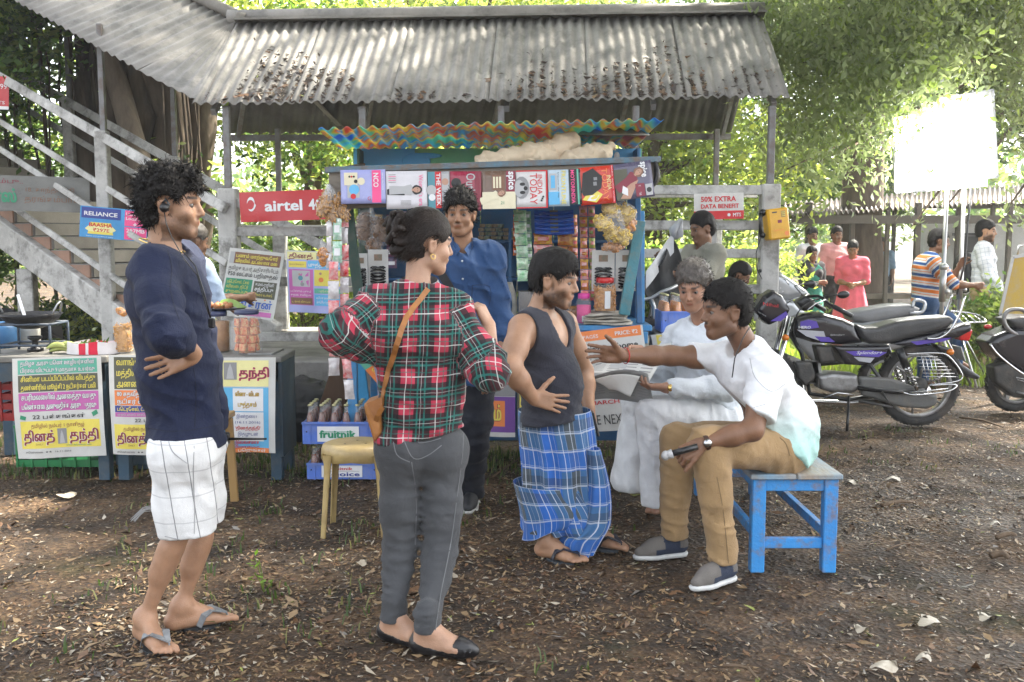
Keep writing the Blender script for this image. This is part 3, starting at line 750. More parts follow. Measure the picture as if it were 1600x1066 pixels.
def sandal(fig,H,inner,s,sole_m,strap_m,Lf=.205,name='sandal',straps=True,thick=.016):
    """flip-flop under a foot; H maps foot coordinates (ahead, inner-side, up)"""
    mb=MB();pr=[]
    for i in range(28):
        a=2*math.pi*i/28;x=math.cos(a);y=math.sin(a);L0=(-.062+Lf)/2;c0=(Lf-.062)/2
        wdt=.044 if x>0 else .034;pr.append((c0+L0*1.03*x,y*(wdt+.006*x)-.002*inner*x,0))
    pr=[(c0_+0,b,0)for c0_,b,_ in pr]
    V=[H(a,b,-.002+.0)for a,b,_ in pr];V2=[H(a,b,-.002-thick)for a,b,_ in pr];n=len(V)
    mb.add(V+V2,[tuple(range(n)),tuple(range(2*n-1,n-1,-1))]+[(i,i+n,(i+1)%n+n,(i+1)%n)for i in range(n)],False,0)
    if straps:
        toe=(.172,-.019*inner,.002)
        for sd_,y in((1,.040),(-1,-.040)):
            pts=[H(.055,y*1.05,.004),H(.075,y*1.02,.045),H(.105,y*.7-.006*inner,.058),H(.14,-.012*inner+y*.25,.046),H(.165,-.018*inner,.036)]
            ns=[H(0,y,.01)-H(0,0,0)+Vector((0,0,.01))if False else(np.array(H(0,y*.6,.03))-np.array(H(0,0,0)))for _ in pts]
            ns[2:]=[(0,0,1)]*3
            ribbon(mb,pts,[.022,.026,.026,.022,.014],[tuple(q)for q in ns],1,.004)
        mb.tube([H(.165,-.018*inner,.036),H(.178,-.019*inner,.0)],.0035*1.0,6,1)
    return mb.build(name,[sole_m,strap_m],fig.root)
# ================================================================ SETTING
# ---------------------------------------------------------------- ground
def ground_material():
    m=bpy.data.materials.new('leaf_strewn_earth');m.use_nodes=True;N,L=m.node_tree.nodes,m.node_tree.links;b=N['Principled BSDF']
    tc=N.new('ShaderNodeTexCoord')
    def noise(s,d=6,r=.6,dist=0):n=N.new('ShaderNodeTexNoise');n.inputs['Scale'].default_value=s;n.inputs['Detail'].default_value=d;n.inputs['Roughness'].default_value=r;n.inputs['Distortion'].default_value=dist;L.new(tc.outputs['Object'],n.inputs[0]);return n
    def ramp(src,*st):
        r=N.new('ShaderNodeValToRGB');L.new(src,r.inputs[0]);e=r.color_ramp.elements
        e[0].position,e[0].color=st[0][0],(*st[0][1],1);e[1].position,e[1].color=st[-1][0],(*st[-1][1],1)
        for p,c in st[1:-1]:x=e.new(p);x.color=(*c,1)
        return r
    def mix(f,a,c,t='MIX'):
        x=N.new('ShaderNodeMix');x.data_type='RGBA';x.blend_type=t
        if hasattr(f,'links'):L.new(f,x.inputs[0])
        else:x.inputs[0].default_value=f
        L.new(a,x.inputs[6]);L.new(c,x.inputs[7]);return x.outputs[2]
    base=ramp(noise(1.1,9,.65).outputs[0],(.30,(.018,.011,.006)),(.5,(.036,.023,.013)),(.72,(.070,.048,.030)))
    fine=ramp(noise(55,5,.7).outputs[0],(.33,(.35,.33,.31)),(.62,(1.15,1.1,1.05)))
    vo=N.new('ShaderNodeTexVoronoi');vo.inputs['Scale'].default_value=42;vo.inputs['Randomness'].default_value=1;L.new(tc.outputs['Object'],vo.inputs[0])
    leaf=ramp(vo.outputs['Color'],(.0,(.05,.03,.018)),(.4,(.12,.07,.035)),(.7,(.20,.13,.07)),(1,(.08,.05,.03)))
    lf=ramp(noise(2.6,5,.6).outputs[0],(.42,(0,0,0)),(.62,(.75,.75,.75)))
    c=mix(lf.outputs[0],base.outputs[0],leaf.outputs[0]);c=mix(1.0,c,fine.outputs[0],'MULTIPLY')
    gr=ramp(noise(.8,6,.65).outputs[0],(.58,(0,0,0)),(.72,(.5,.5,.5)));g2=N.new('ShaderNodeRGB');g2.outputs[0].default_value=(.045,.06,.02,1)
    c=mix(gr.outputs[0],c,g2.outputs[0]);L.new(c,b.inputs['Base Color'])
    rr=ramp(noise(1.6).outputs[0],(.35,(.55,)*3),(.6,(.92,)*3));L.new(rr.outputs[0],b.inputs['Roughness']);b.inputs['Specular IOR Level'].default_value=.35
    h=N.new('ShaderNodeMath');h.operation='ADD';L.new(noise(28,8,.7).outputs[0],h.inputs[0]);L.new(vo.outputs['Distance'],h.inputs[1])
    bp=N.new('ShaderNodeBump');bp.inputs['Strength'].default_value=.8;bp.inputs['Distance'].default_value=.02;L.new(h.outputs[0],bp.inputs['Height']);L.new(bp.outputs[0],b.inputs['Normal'])
    return m
GM=ground_material()
def gz(x,y):
    p=np.array([[x,y,0.0]],np.float32);return float(gza(p)[0])
def gza(p):
    q=np.array(p,np.float32);q[:,2]=0;return vnoise(q,.9)*.012+vnoise(q,3.3)*.008+vnoise(q,9)*.004-.006
def build_ground():
    xs=np.concatenate([np.linspace(-60,-9,18)[:-1],np.linspace(-9,9,240),np.linspace(9,60,18)[1:]]);ys=np.concatenate([np.linspace(-10,2,12)[:-1],np.linspace(2,12,190),np.linspace(12,90,40)[1:]])
    X,Y=np.meshgrid(xs,ys);V=np.stack([X.ravel(),Y.ravel(),np.zeros(X.size)],1);V[:,2]=gza(V)+np.where(V[:,1]>14,vnoise(V.astype(np.float32),.2)*.1,0)
    nx,ny=len(xs),len(ys);i=np.arange(nx-1);j=np.arange(ny-1);I,J=np.meshgrid(i,j);a=(J*nx+I).ravel();F=np.stack([a,a+1,a+nx+1,a+nx],1)
    mesh_obj('ground',V,F,GM,kind='structure',smooth=True)
build_ground()

LEAFM=[M('dry_leaf_brown',(.17,.085,.035),.55,col2=(.06,.03,.014),scale=25,bump=.2),M('dry_leaf_tan',(.30,.20,.10),.5,col2=(.17,.11,.055),scale=25,bump=.2),
         M('dry_leaf_pale',(.42,.37,.29),.5,col2=(.28,.23,.16),scale=25,bump=.2),M('dry_leaf_dark',(.045,.028,.018),.5,bump=.2),M('leaf_yellow_green',(.25,.28,.06),.5,bump=.1),M('dry_leaf_grey',(.22,.20,.17),.4,bump=.2)]
def leaf_litter(name,label,pts,nrmf,size,seed,probs,flat=.35,mats=LEAFM,parent=None,lift=.006,cat='leaf litter',up=None):
    """folded leaves: 6 vertices, 4 quads/tris each; pts (n,3)"""
    r=np.random.default_rng(seed);n=len(pts);a=r.uniform(0,6.283,n);L=size*r.lognormal(0,.42,n);W=L*r.uniform(.22,.45,n)
    N=np.tile([0,0,1.0],(n,1))if up is None else np.tile(up,(n,1));N=N+r.normal(0,flat*.5,(n,3));N/=np.linalg.norm(N,axis=1)[:,None]
    D=np.stack([np.cos(a),np.sin(a),np.zeros(n)],1);D-=N*(D*N).sum(1)[:,None];D/=np.linalg.norm(D,axis=1)[:,None];S=np.cross(N,D)
    c=pts+N*lift*r.uniform(.3,1.6,n)[:,None];cu=r.uniform(-.1,.35,n)[:,None]*W[:,None];be=r.uniform(-.15,.2,n)[:,None]*L[:,None]
    v0=c-D*L[:,None]/2+N*be*.6;v1=c+S*W[:,None]/2-D*L[:,None]*.1+N*cu;v2=c+D*L[:,None]/2+N*be;v3=c-S*W[:,None]/2-D*L[:,None]*.1+N*cu;v4=c+D*L[:,None]*.2;
    V=np.stack([v0,v1,v2,v3],1).reshape(-1,3);F=np.arange(n*4).reshape(-1,4)
    mi=r.choice(len(mats),n,p=np.array(probs)/sum(probs))
    return mesh_obj(name,V,F,mats,parent,label=label,cat=cat,kind='stuff',mi=mi)
def scatter_xy(n,x0,x1,y0,y1,seed,dens=None,power=1.0):
    r=np.random.default_rng(seed);y=y0+(y1-y0)*r.random(n)**power;x=r.uniform(-1,1,n)*(.56*y+.5);x=np.clip(x,x0,x1);P_=np.stack([x,y,np.zeros(n)],1)
    if dens is not None:P_=P_[dens(P_)>r.random(n)]
    P_[:,2]=gza(P_);return P_
litdens=lambda p:np.clip(.60+vnoise((p*np.array([1,1,0])).astype(np.float32),.9)*.9+vnoise((p*np.array([1,1,0])).astype(np.float32),3)*.5,.34,1)
leaf_litter('leaf_litter','small dry leaves strewn over the brown earth of the clearing',scatter_xy(125000,-6,7,2.9,11,1,litdens,1.35),None,.021,2,(5,5,1.5,3,.1,.5),flat=.5)
leaf_litter('leaf_litter','larger dry leaves lying singly on the earth',scatter_xy(1500,-6,7,2.9,12,5,None,1.4),None,.046,3,(5,4,.7,4,.3,.8),flat=.6,lift=.01)
# the few big pale leaves one can pick out
def big_leaf(px,py,size,rot,label):
    size*=.8;c=PZ(px,py,.012);mb=MB();n=14;V=[c+Vector((0,0,.012))]
    for i in range(n):
        a=2*math.pi*i/n;r=size*(.5+.10*math.cos(a)+.06*math.cos(3*a+rot));V.append(c+Vector((r*math.cos(a+rot)*1.15,r*math.sin(a+rot)*.9,.012*math.sin(2*a+rot)+.006)))
    V.append(c+Vector((size*.78*math.cos(rot),size*.7*math.sin(rot),.02)))
    F=[(0,1+i,1+(i+1)%n)for i in range(n)]+[(1,2,n+1),(n,1,n+1)]
    mb.add(V,F,True);mb.build('fallen_leaf',[M('pale_fallen_leaf',(.36,.32,.25),.45,col2=(.36,.31,.24),scale=18,bump=.3)],label=label,cat='leaf',group='big pale leaves lying on the earth')
big_leaf(1457,975,.105,1.9,'large heart shaped pale leaf on the earth below and right of the bench')
big_leaf(1378,1045,.10,.4,'pale leaf lying on the earth at the very bottom edge of the photo')
big_leaf(1543,967,.065,2.4,'pale curled leaf at the right edge of the clearing beside the heart shaped one')
big_leaf(1443,1031,.06,1.0,'narrow pale leaf between the heart shaped leaf and the bottom edge')
big_leaf(1348,985,.055,2.9,'small pale leaf on the earth below the bench leg')
big_leaf(1328,755,.07,.2,'crumpled pale leaf just right of the bench top')
big_leaf(1395,750,.10,.9,'torn pale leaf on the earth behind the bench')
big_leaf(1556,820,.06,1.2,'pale leaf on the earth near the two short sticks')
big_leaf(561,882,.06,.4,'dull cream leaf on the earth right behind the jeans of the plaid woman')
big_leaf(100,775,.12,.1,'long rust brown leaf below the newspaper table')
# twigs
def twig(x0,y0,x1,y1,r,label,bend=.03):
    a,b=PZ(x0,y0,.015),PZ(x1,y1,.02);m_=(a+b)/2+Vector((bend,bend*.5,.01));mb=MB();mb.tube([a,(a+m_)/2+Vector((0,.01,0)),m_,(m_+b)/2-Vector((0,.008,0)),b],[r,r*.95,r*.8,r*.7,r*.4],7)
    mb.build('stick',[M('dead_wood',(.13,.085,.05),.8,bump=.5)],label=label,cat='stick',group='dead sticks on the earth')
twig(1378,790,1426,784,.014,'short thick stick on the earth right behind the bench');twig(1558,840,1588,836,.014,'short dark stick near the right edge, the upper of two');twig(1548,868,1575,872,.018,'stubby dark stick near the right edge, the lower of two')
twig(1500,652,1568,668,.010,'long thin stick lying right of the motorcycle wheel');twig(1130,1040,1185,1062,.007,'thin forked twig at the bottom edge below the grey shoe');twig(770,745,830,700,.006,'thin twig behind the plaid woman')
twig(1385,860,1425,848,.005,'pale straw like twig on the earth behind the bench')

# ---------------------------------------------------------------- grass and weeds
GR=[M('grass_green',(.06,.10,.025),.55,transl=.35,bump=0),M('grass_yellow',(.19,.19,.07),.6,transl=.3,bump=0)]
def grass(label,pts,hgt,seed,lean=.5,w=.004,mats=GR,p=(.7,.3),name='grass'):
    r=np.random.default_rng(seed);n=len(pts);a=r.uniform(0,6.283,n);h=hgt*r.uniform(.4,1.3,n)[:,None];d=np.stack([np.cos(a),np.sin(a),np.zeros(n)],1);s=np.stack([-np.sin(a),np.cos(a),np.zeros(n)],1)*w*r.uniform(.6,1.5,n)[:,None]
    l=(r.uniform(.1,1,n)*lean)[:,None];up=np.array([0,0,1.0]);m1=pts+up*h*.55+d*h*l*.3;m2=pts+up*h*(1-l*.45)+d*h*l
    V=np.stack([pts-s,pts+s,m1+s*.8,m1-s*.8,m2+s*.1,m2-s*.1],1).reshape(-1,3);b=np.arange(n)[:,None]*6;F=np.concatenate([b+[0,1,2,3],b+[3,2,4,5]]);mi=r.choice(len(mats),n,p=p)
    mesh_obj(name,V,F,mats,label=label,kind='stuff',mi=np.concatenate([mi,mi]))
def tufts(n,per,x0,x1,y0,y1,seed,spread=.04,dens=None):
    c=scatter_xy(n,x0,x1,y0,y1,seed,dens);r=np.random.default_rng(seed+1);q=np.repeat(c,per,0);q[:,:2]+=r.normal(0,spread,(len(q),2));return q
gd=lambda p:np.clip(vnoise((p*np.array([1,1,0])).astype(np.float32),.7)*1.6+.1+.35*(p[:,0]<0),0,1)
grass('sparse thin grass blades growing through the leaf litter',tufts(330,9,-6,7,3.4,9,11,.07,gd),.06,4,lean=.95)
grass('green weeds and grass under the stalls',tufts(420,22,-4.5,1.2,6.3,8.6,21,.06),.07,5)
grass('bright sunlit grass beyond the motorcycles',np.concatenate([tufts(5200,14,1.2,14,10.4,21,31,.12),tufts(1500,12,-9,1.5,12.6,19,32,.12)]),.20,6,w=.012,mats=[M('grass_bright',(.20,.27,.05),.5,transl=.45,bump=0),GR[1]],p=(.8,.2))

# ---------------------------------------------------------------- plants and trees
def leafmat(name,c,c2,tr=.4):return M(name,c,.45,col2=c2,scale=3.0,bump=0,transl=tr,spec=.4)
GL=leafmat('leaves_mid_green',(.055,.115,.022),(.095,.16,.03));GB=leafmat('leaves_bright',(.15,.20,.055),(.21,.26,.07),.55);GD=leafmat('leaves_dark',(.028,.060,.016),(.05,.09,.02),.3);GY=leafmat('leaves_yellow',(.30,.32,.07),(.23,.29,.07),.6)
BARK=M('bark',(.13,.095,.065),.9,col2=(.06,.042,.03),scale=8,stretch=(1,1,.25),bump=.9,bscale=18);BARKP=M('bark_pale',(.24,.19,.14),.9,col2=(.13,.10,.075),scale=8,stretch=(1,1,.25),bump=.8,bscale=18)
def crown_geo(blobs,n,size,seed,cl=9,spread=.16,droop=.5,gap=.0):
    """leaves in clusters through ellipsoid blobs (c, r, weight)"""
    r=np.random.default_rng(seed);w=np.array([b[2]if len(b)>2 else b[1][0]*b[1][1]*b[1][2]for b in blobs],float);w/=w.sum();k=n//cl
    bi=r.choice(len(blobs),k,p=w);C=np.array([b[0]for b in blobs],float)[bi];R=np.array([b[1]for b in blobs],float)[bi]
    d=r.normal(size=(k,3));d/=np.linalg.norm(d,axis=1)[:,None];rad=r.uniform(.35,1.0,k)**.6
    c=C+d*R*rad[:,None];keep=(vnoise(c.astype(np.float32),1.3)+.6*vnoise(c.astype(np.float32),3.1))>gap-.9;c=c[keep];k=len(c)
    q=np.repeat(c,cl,0)+r.normal(0,spread,(k*cl,3));m=len(q)
    D=r.normal(size=(m,3));D[:,2]=D[:,2]*.5-droop;D/=np.linalg.norm(D,axis=1)[:,None];S=np.cross(D,r.normal(size=(m,3)));S/=np.linalg.norm(S,axis=1)[:,None]
    L=size*r.uniform(.6,1.35,m)[:,None];W=L*r.uniform(.30,.48,m)[:,None];N=np.cross(D,S);f=r.uniform(-.2,.25,m)[:,None]*L
    V=np.stack([q-D*L/2,q+S*W/2+N*f*.5,q+D*L/2+N*f*.0,q-S*W/2+N*f*.5],1).reshape(-1,3)
    return V,np.arange(m*4).reshape(-1,4)
def tree(label,base,trunk,limbs,blobs,n,size,mats,mp,seed,bark=BARK,spread=.16,group=None,droop=.5,gap=0,kind=None,cl=9):
    t=thing('tree',label,'tree',base,group)
    mb=MB()
    if trunk:mb.tube(trunk[0],trunk[1],12,0)
    for pts,rs in limbs:mb.tube(pts,rs,7,0)
    if trunk:mb.build('trunk',[bark],t)
    V,F=crown_geo(blobs,n,size,seed,spread=spread,droop=droop,gap=gap,cl=cl);r=np.random.default_rng(seed+5)
    pn=vnoise(V[F[:,0]].astype(np.float32),.9)*.5+.5;u=np.clip(pn+r.normal(0,.25,len(F)),0,.999);cp=np.cumsum(mp)/sum(mp);mi=np.searchsorted(cp,u)
    mesh_obj('crown',V,F,mats,t,mi=mi,kind='stuff');return t
def wob(a,b,n,amp,seed):
    r=random.Random(seed);a,b=Vector(a),Vector(b);return[a.lerp(b,i/n)+Vector((r.uniform(-amp,amp),r.uniform(-amp,amp),r.uniform(-amp,amp)*.5))*(0 if i in(0,)else 1)for i in range(n+1)]
def simple_tree(label,x,y,h,rx,rz,n,size,mats,mp,seed,tr=.18,bark=BARK,group=None,low=None,nb=7,spread=.2,lean=0,gap=0,cx=0):
    r=random.Random(seed);base=(x,y,-.05);top=(x+lean,y,h*.62)
    blobs=[((x+cx+r.uniform(-.6,.6)*rx,y+r.uniform(-.5,.5)*rx,(low or h*.35)+rz*.4+r.uniform(0,1)*(h-(low or h*.35)-rz*.6)),(rx*r.uniform(.4,.65),rx*r.uniform(.4,.65),rz*r.uniform(.35,.6)))for _ in range(nb)]
    limbs=[(wob(Vector(base).lerp(Vector(top),r.uniform(.45,.95)),b[0],4,.12,seed+i),[tr*.45,tr*.35,tr*.25,tr*.15,tr*.06])for i,b in enumerate(blobs)]
    return tree(label,base,(wob(base,top,6,.08,seed),[tr*1.35,tr,tr*.95,tr*.85,tr*.75,tr*.6,tr*.4]),limbs,blobs,n,size,mats,mp,seed,bark=bark,group=group,spread=spread,gap=gap)
def banyan():
    t=thing('tree','huge old banyan with a pale aerial root behind the staircase','tree',(-4.9,13.6,0));mb=MB();r=random.Random(3)
    for i in range(16):
        a=r.uniform(0,6.28);x,y=-5.0+.75*math.cos(a)*r.uniform(.4,1),13.6+.5*math.sin(a);mb.tube(wob((x,y,-.1),(x*.8-5.0*.2+r.uniform(-.4,.4),y,5.6),9,.09,i),[r.uniform(.10,.26)*(1.25-.06*k)for k in range(10)],9)
    mb.tube(wob((-5.0,13.7,0),(-5.2,13.8,6),6,.08,77),[.8,.7,.65,.6,.6,.7,.8],14)
    for i in range(7):mb.tube(wob((-5.0,13.6,4+i*.2),(-5.0+r.uniform(-5,3.5),13.6+r.uniform(-2,1),6.0+r.uniform(0,2)),6,.2,50+i),[.3,.25,.2,.15,.12,.08,.05],8)
    for i in range(34):x=-5.0+r.uniform(-1.6,1.4);mb.tube(wob((x,13.1+r.uniform(-.3,.4),5.8),(x+r.uniform(-.15,.15),13.1,r.uniform(.0,2.2)),7,.05,90+i),r.uniform(.010,.028),5)
    mb.build('trunk',[BARK],t)
    m2=MB();m2.tube(wob((-4.0,12.7,-.05),(-5.45,12.9,5.2),9,.06,5),[.20,.17,.16,.15,.15,.14,.14,.13,.12,.11],12);m2.build('aerial_root',[BARKP],t)
    V,F=crown_geo([((-7.5,13,4.6),(2.6,1.6,1.5)),((-9.5,12.5,3.4),(2.2,1.6,1.7)),((-5.4,14.2,6.2),(3.5,2,1.2)),((-7.6,14.6,2.4),(2.0,1.2,1.3)),((-3.2,14.6,3.4),(1.2,1,1.1)),((-7.3,12.8,1.7),(1.6,.8,.8)),((-4.2,12.8,2.2),(.5,.4,.45))],62000,.13,8,spread=.17)
    mesh_obj('crown',V,F,[GL,GB,GD],t,mi=np.random.default_rng(1).choice(3,len(F),p=(.40,.45,.15)),kind='stuff')
banyan()
simple_tree('dark leaning tree with bare brown limbs at the left edge behind the stair rails',-7.6,12.0,6.0,2.2,1.8,14000,.12,[GL,GD,GB],(5,3,2),61,tr=.16,lean=1.2,low=1.6)
for i,(x,y,h,rx,n,mats,mp,lab)in enumerate([
    (-3.4,17,6.5,2.6,13000,[GY,GB,GL],(5,4,1),'sunlit yellow green tree seen between the banyan and the stall'),
    (-.6,19.5,7.5,3.0,12000,[GY,GB,GL],(6,4,0),'brightest yellow green tree straight behind the shelter'),
    (2.6,18.5,6.8,2.6,13000,[GB,GY,GL],(5,4,1),'pale green tree behind the right end of the shelter'),
    (-10.5,18.0,9.0,3.4,24000,[GL,GD,GB],(5,3,2),'tall dark green tree far behind the top of the staircase'),
    (7.0,27,10.5,4.2,26000,[GL,GB,GD],(5,3,2),'broad hazy tree rising behind the far shed'),
    (13.5,26,11.5,4.6,28000,[GL,GD,GB],(5,2,2),'broad dark tree at the right edge beyond the far shed'),
    (1.2,29,10,4.2,20000,[GB,GL,GY],(4,3,2),'far pale tree whose top shows just over the right end of the ridge'),
    (-2.2,30,11.5,4.2,20000,[GB,GL,GY],(4,4,2),'far tree whose top shows over the middle of the ridge')]):
    simple_tree(lab,x,y,h,rx,h*.28,n,.17+.006*max(0,y-18),mats,mp,100+i,low=(.4 if i<3 else 1.2),nb=12,spread=.28,group='trees beyond the shelter')
# the tree whose boughs hang in front of the reflector, upper right
hb=[];r_=random.Random(9)
for px,py,Y,rr in[(1245,90,10.6,.60),(1300,30,10.5,.8),(1330,150,10.2,.62),(1250,200,10.6,.40),(1290,250,10.4,.38),(1365,210,9.9,.42),(1400,70,10.2,.80),(1390,150,9.9,.45),(1470,40,10.6,.8),(1450,110,9.9,.38),(1560,60,11,.8),(1590,190,10.8,.42),(1585,130,10.8,.5),(1225,270,10.6,.24),(1365,300,10.2,.22),(1520,10,11,.8),(1240,20,10.8,.45),(1480,115,9.9,.25),(1330,60,12,.9),(1590,330,10.9,.22),(1470,320,11.2,.18),(1420,345,11.2,.16)]:
    p=P(px,py,Y);hb.append((tuple(p),(rr,rr*.8,rr*.75)))
lb=[(wob((8.0,13.5,4.6),b[0],5,.14,200+i),[.10,.07,.045,.03,.018,.008])for i,b in enumerate(hb)]
tree('spreading tree whose leafy boughs hang over the clearing and the white reflector',(8.6,14.0,0),(wob((8.6,14.0,-.1),(8.0,13.5,4.8),6,.1,4),[.5,.38,.34,.32,.3,.3,.34]),lb,hb,28000,.088,[leafmat('leaves_pale',(.17,.21,.095),(.22,.25,.12),.5),GB,leafmat('leaves_grey_green',(.10,.13,.065),(.13,.16,.08),.4)],(6,2,4),55,spread=.15,droop=.9,gap=.1)
# unseen crown high above the frame, shaped to block sun from clearing and roof
oh=[]
for i in range(80):
    x,y=r_.uniform(-3.0,11.5),r_.uniform(4.8,14.5);oh.append(((x,y,6.6+r_.uniform(0,2.2)+max(0,y-6)*.12),(1.2,1.1,.45)))
tree('unseen tall tree behind the camera, its crown shaped to shade the clearing',(-3.5,-3.5,0),(wob((-3.5,-3.5,-.1),(-2.5,-.5,6.4),6,.15,8),[.55,.42,.36,.33,.3,.28,.3]),
     [(wob((-2.5,-.5,6.3),b[0],5,.2,300+i),[.14,.10,.07,.05,.03,.01])for i,b in enumerate(oh)],oh,60000,.25,[GL,GD],(5,3),77,spread=.38,cl=6)
fb=[((x,46+6*math.sin(x*1.7),2.6+1.2*math.sin(x*.9)),(4.6,3.0,3.6))for x in range(-44,62,5)]
V,F=crown_geo(fb,42000,.55,99,spread=.5);mesh_obj('far_wood',V,F,[GL,GB,GY],label='hazy wood closing off the view beyond the shed',kind='stuff',mi=np.random.default_rng(4).choice(3,len(F),p=(.5,.35,.15)))
# understorey bushes
def bush(label,x,y,rx,rz,n,size,mats,mp,seed,z=0,group='bushes beyond the shelter',cl=9,name='bush'):
    t=thing(name,label,'bush',(x,y,z),group);mb=MB();r=random.Random(seed)
    for i in range(7):mb.tube(wob((x+r.uniform(-.1,.1),y,z),(x+r.uniform(-.7,.7)*rx,y+r.uniform(-.3,.3),z+rz*r.uniform(.8,1.6)),4,.05,seed+i),[.02,.016,.012,.008,.004],5)
    mb.build('stem',[BARK],t)
    blobs=[((x+r.uniform(-.6,.6)*rx,y+r.uniform(-.3,.3)*rx,z+rz*r.uniform(.4,1.4)),(rx*.5,rx*.4,rz*.5))for _ in range(6)]
    V,F=crown_geo(blobs,n,size,seed,spread=.12,cl=cl);mesh_obj('foliage',V,F,mats,t,mi=np.random.default_rng(seed).choice(len(mats),len(F),p=np.array(mp)/sum(mp)),kind='stuff')
for i,(x,y,rx,rz,n,mats,lab)in enumerate([(-2.6,13.2,1.3,.75,7000,[GB,GY],'bright bush behind the two newspapers on the railing'),(-.4,13.6,1.5,.9,7000,[GY,GB],'bright bush hidden mostly by the stall roof'),(1.9,12.6,.95,.95,7000,[GB,GL],'feathery bush behind the railing right of the stall'),(3.0,13.6,1.0,.8,5000,[GB,GY],'pale bush behind the man lifting the tarpaulin'),(-4.6,15.2,1.6,1.2,6000,[GL,GB],'dark bush between the banyan and the shelter'),(-8.2,11.4,1.2,.9,6000,[GD,GL],'dark undergrowth below the staircase at the left edge'),(-5.4,12.2,1.1,.5,4000,[GD,GY],'undergrowth behind the lower stair posts')]):
    bush(lab,x,y,rx,rz,n,.11,mats,(6,3),400+i)
for i,(px,py,Y,rx,rz,lab)in enumerate([(1565,425,11.2,.5,.55,'leafy weed clump between the backpack man and the yellow board'),(1425,446,12.5,.7,.20,'low sunlit weeds behind the striped man'),(1235,400,15.6,.6,.4,'bush left of the two standing couples')]):
    p=PZ(px,py+40,0);bush(lab,(px-800)/FPX*Y,Y,rx,rz,3000,.09,[GB,GL],(6,3),500+i,group='weeds by the shed')
# the small seedling on the ground
t=thing('seedling','small bright green seedling sprouting alone from the leaf litter','plant',PZ(412,925,0));b0=PZ(412,925,0);mb=MB();lf=MB();r=random.Random(4)
for i in range(4):
    e=b0+Vector((r.uniform(-.05,.05),r.uniform(-.04,.04),r.uniform(.06,.15)));mb.tube([b0,b0.lerp(e,.5)+Vector((.005,0,0)),e],.0022,5)
    for k in range(4):
        c=e+Vector((r.uniform(-.03,.03),r.uniform(-.03,.03),r.uniform(-.04,.02)));d=Vector((r.uniform(-1,1),r.uniform(-1,.2),r.uniform(-.2,.6))).normalized();s=d.cross(Vector((0,.3,1))).normalized();L0=r.uniform(.022,.036)
        lf.add([c,c+d*L0*.5+s*L0*.42,c+d*L0*1.1,c+d*L0*.5-s*L0*.42],[(0,1,2,3)])
mb.build('stem',[GB],t);lf.build('foliage',[M('seedling_leaf',(.20,.34,.05),.45,transl=.4,bump=0)],t)
# ---------------------------------------------------------------- the roofed platform and its staircase
ASB=M('asbestos_sheet',(.30,.28,.25),.62,col2=(.20,.185,.165),scale=2.5,bump=.3,bscale=40,dirt=(.10,.095,.085),dscale=3.0,damt=.75)
ASBU=M('shade_tinted_asbestos',(.12,.115,.105),.8,col2=(.07,.066,.06),scale=2.5,bump=.3,dirt=(.16,.15,.13),dscale=3)  # darker asbestos: the shade under the roof is put into its colour
CONC=M('whitewashed_concrete',(.52,.51,.48),.8,col2=(.32,.31,.29),scale=4,bump=.4,bscale=50,dirt=(.10,.095,.085),dscale=6,damt=.8)
CONC2=M('bare_concrete',(.25,.24,.22),.85,col2=(.16,.15,.14),scale=3,bump=.4,bscale=40,dirt=(.09,.085,.075),dscale=4,damt=.6)
STEEL=M('grey_painted_steel',(.20,.20,.20),.55,col2=(.13,.125,.12),scale=9,bump=.2,dirt=(.14,.07,.04),dscale=9,damt=.5)
shelter=thing('shelter','long roofed platform with a corrugated asbestos roof behind the stall','shelter',(0,9,0))
EL,ER=P(300,163,9.0),P(1228,152,9.0);RL,RR=P(372,32,10.5),P(1184,20,10.5);BL,BR=P(352,208,12.0),P(1138,206,12.0)
def corrugated(name,a0,a1,b0,b1,parent,waves,mat,nv=4,amp=.015,th=.006,thing_label=None,seed=0,ragged=.0,npw=8):
    """sheet from edge a0-a1 to edge b0-b1 (a = ridge, b = eave)"""
    a0,a1,b0,b1=map(Vector,(a0,a1,b0,b1));n=((a1-a0).cross(b0-a0)).normalized()
    if n.z<0:n=-n
    r=random.Random(seed);nu=int(waves*npw);V=[];rg=[r.uniform(-ragged,ragged)for _ in range(nu+1)];lift=r.uniform(0,.008)
    for j in range(nv+1):
        v=j/nv
        for i in range(nu+1):
            u=i/nu;p=a0.lerp(a1,u).lerp(b0.lerp(b1,u),v+(rg[i]if j==nv else 0));V.append(p+n*(amp*math.sin(2*math.pi*waves*u)+lift*v+.004*math.sin(v*7+u*5+seed)))
    mb=MB();W=nu+1;m=len(V);V=V+[p-n*th for p in V];F=[]
    for j in range(nv):
        for i in range(nu):q=j*W+i;F+=[(q,q+1,q+W+1,q+W),(q+m+W,q+m+W+1,q+m+1,q+m)]
    for i in range(nu):q=nv*W+i;F.append((q,q+1,q+1+m,q+m));F.append((i+m,i+1+m,i+1,i))
    for j in range(nv):q=j*W;F.append((q+W,q+W+m,q+m,q));q=j*W+nu;F.append((q,q+m,q+W+m,q+W))
    mb.add(V,F,True);return mb.build(name,[mat],parent)
NS=6;WV=9
for i in range(NS):
    u0,u1=i/NS,(i+1)/NS;nn=Vector((0,-.6,.8))*(.004*(i%2))
    corrugated('roof_sheet',RL.lerp(RR,u0)+nn,RL.lerp(RR,u1+.006)+nn,EL.lerp(ER,u0)+nn,EL.lerp(ER,u1+.006)+nn,shelter,WV,ASB,seed=i,ragged=.006)
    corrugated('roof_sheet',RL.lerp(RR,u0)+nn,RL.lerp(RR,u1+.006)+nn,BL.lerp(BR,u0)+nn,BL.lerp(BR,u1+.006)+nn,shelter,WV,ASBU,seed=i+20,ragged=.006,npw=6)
mb=MB()
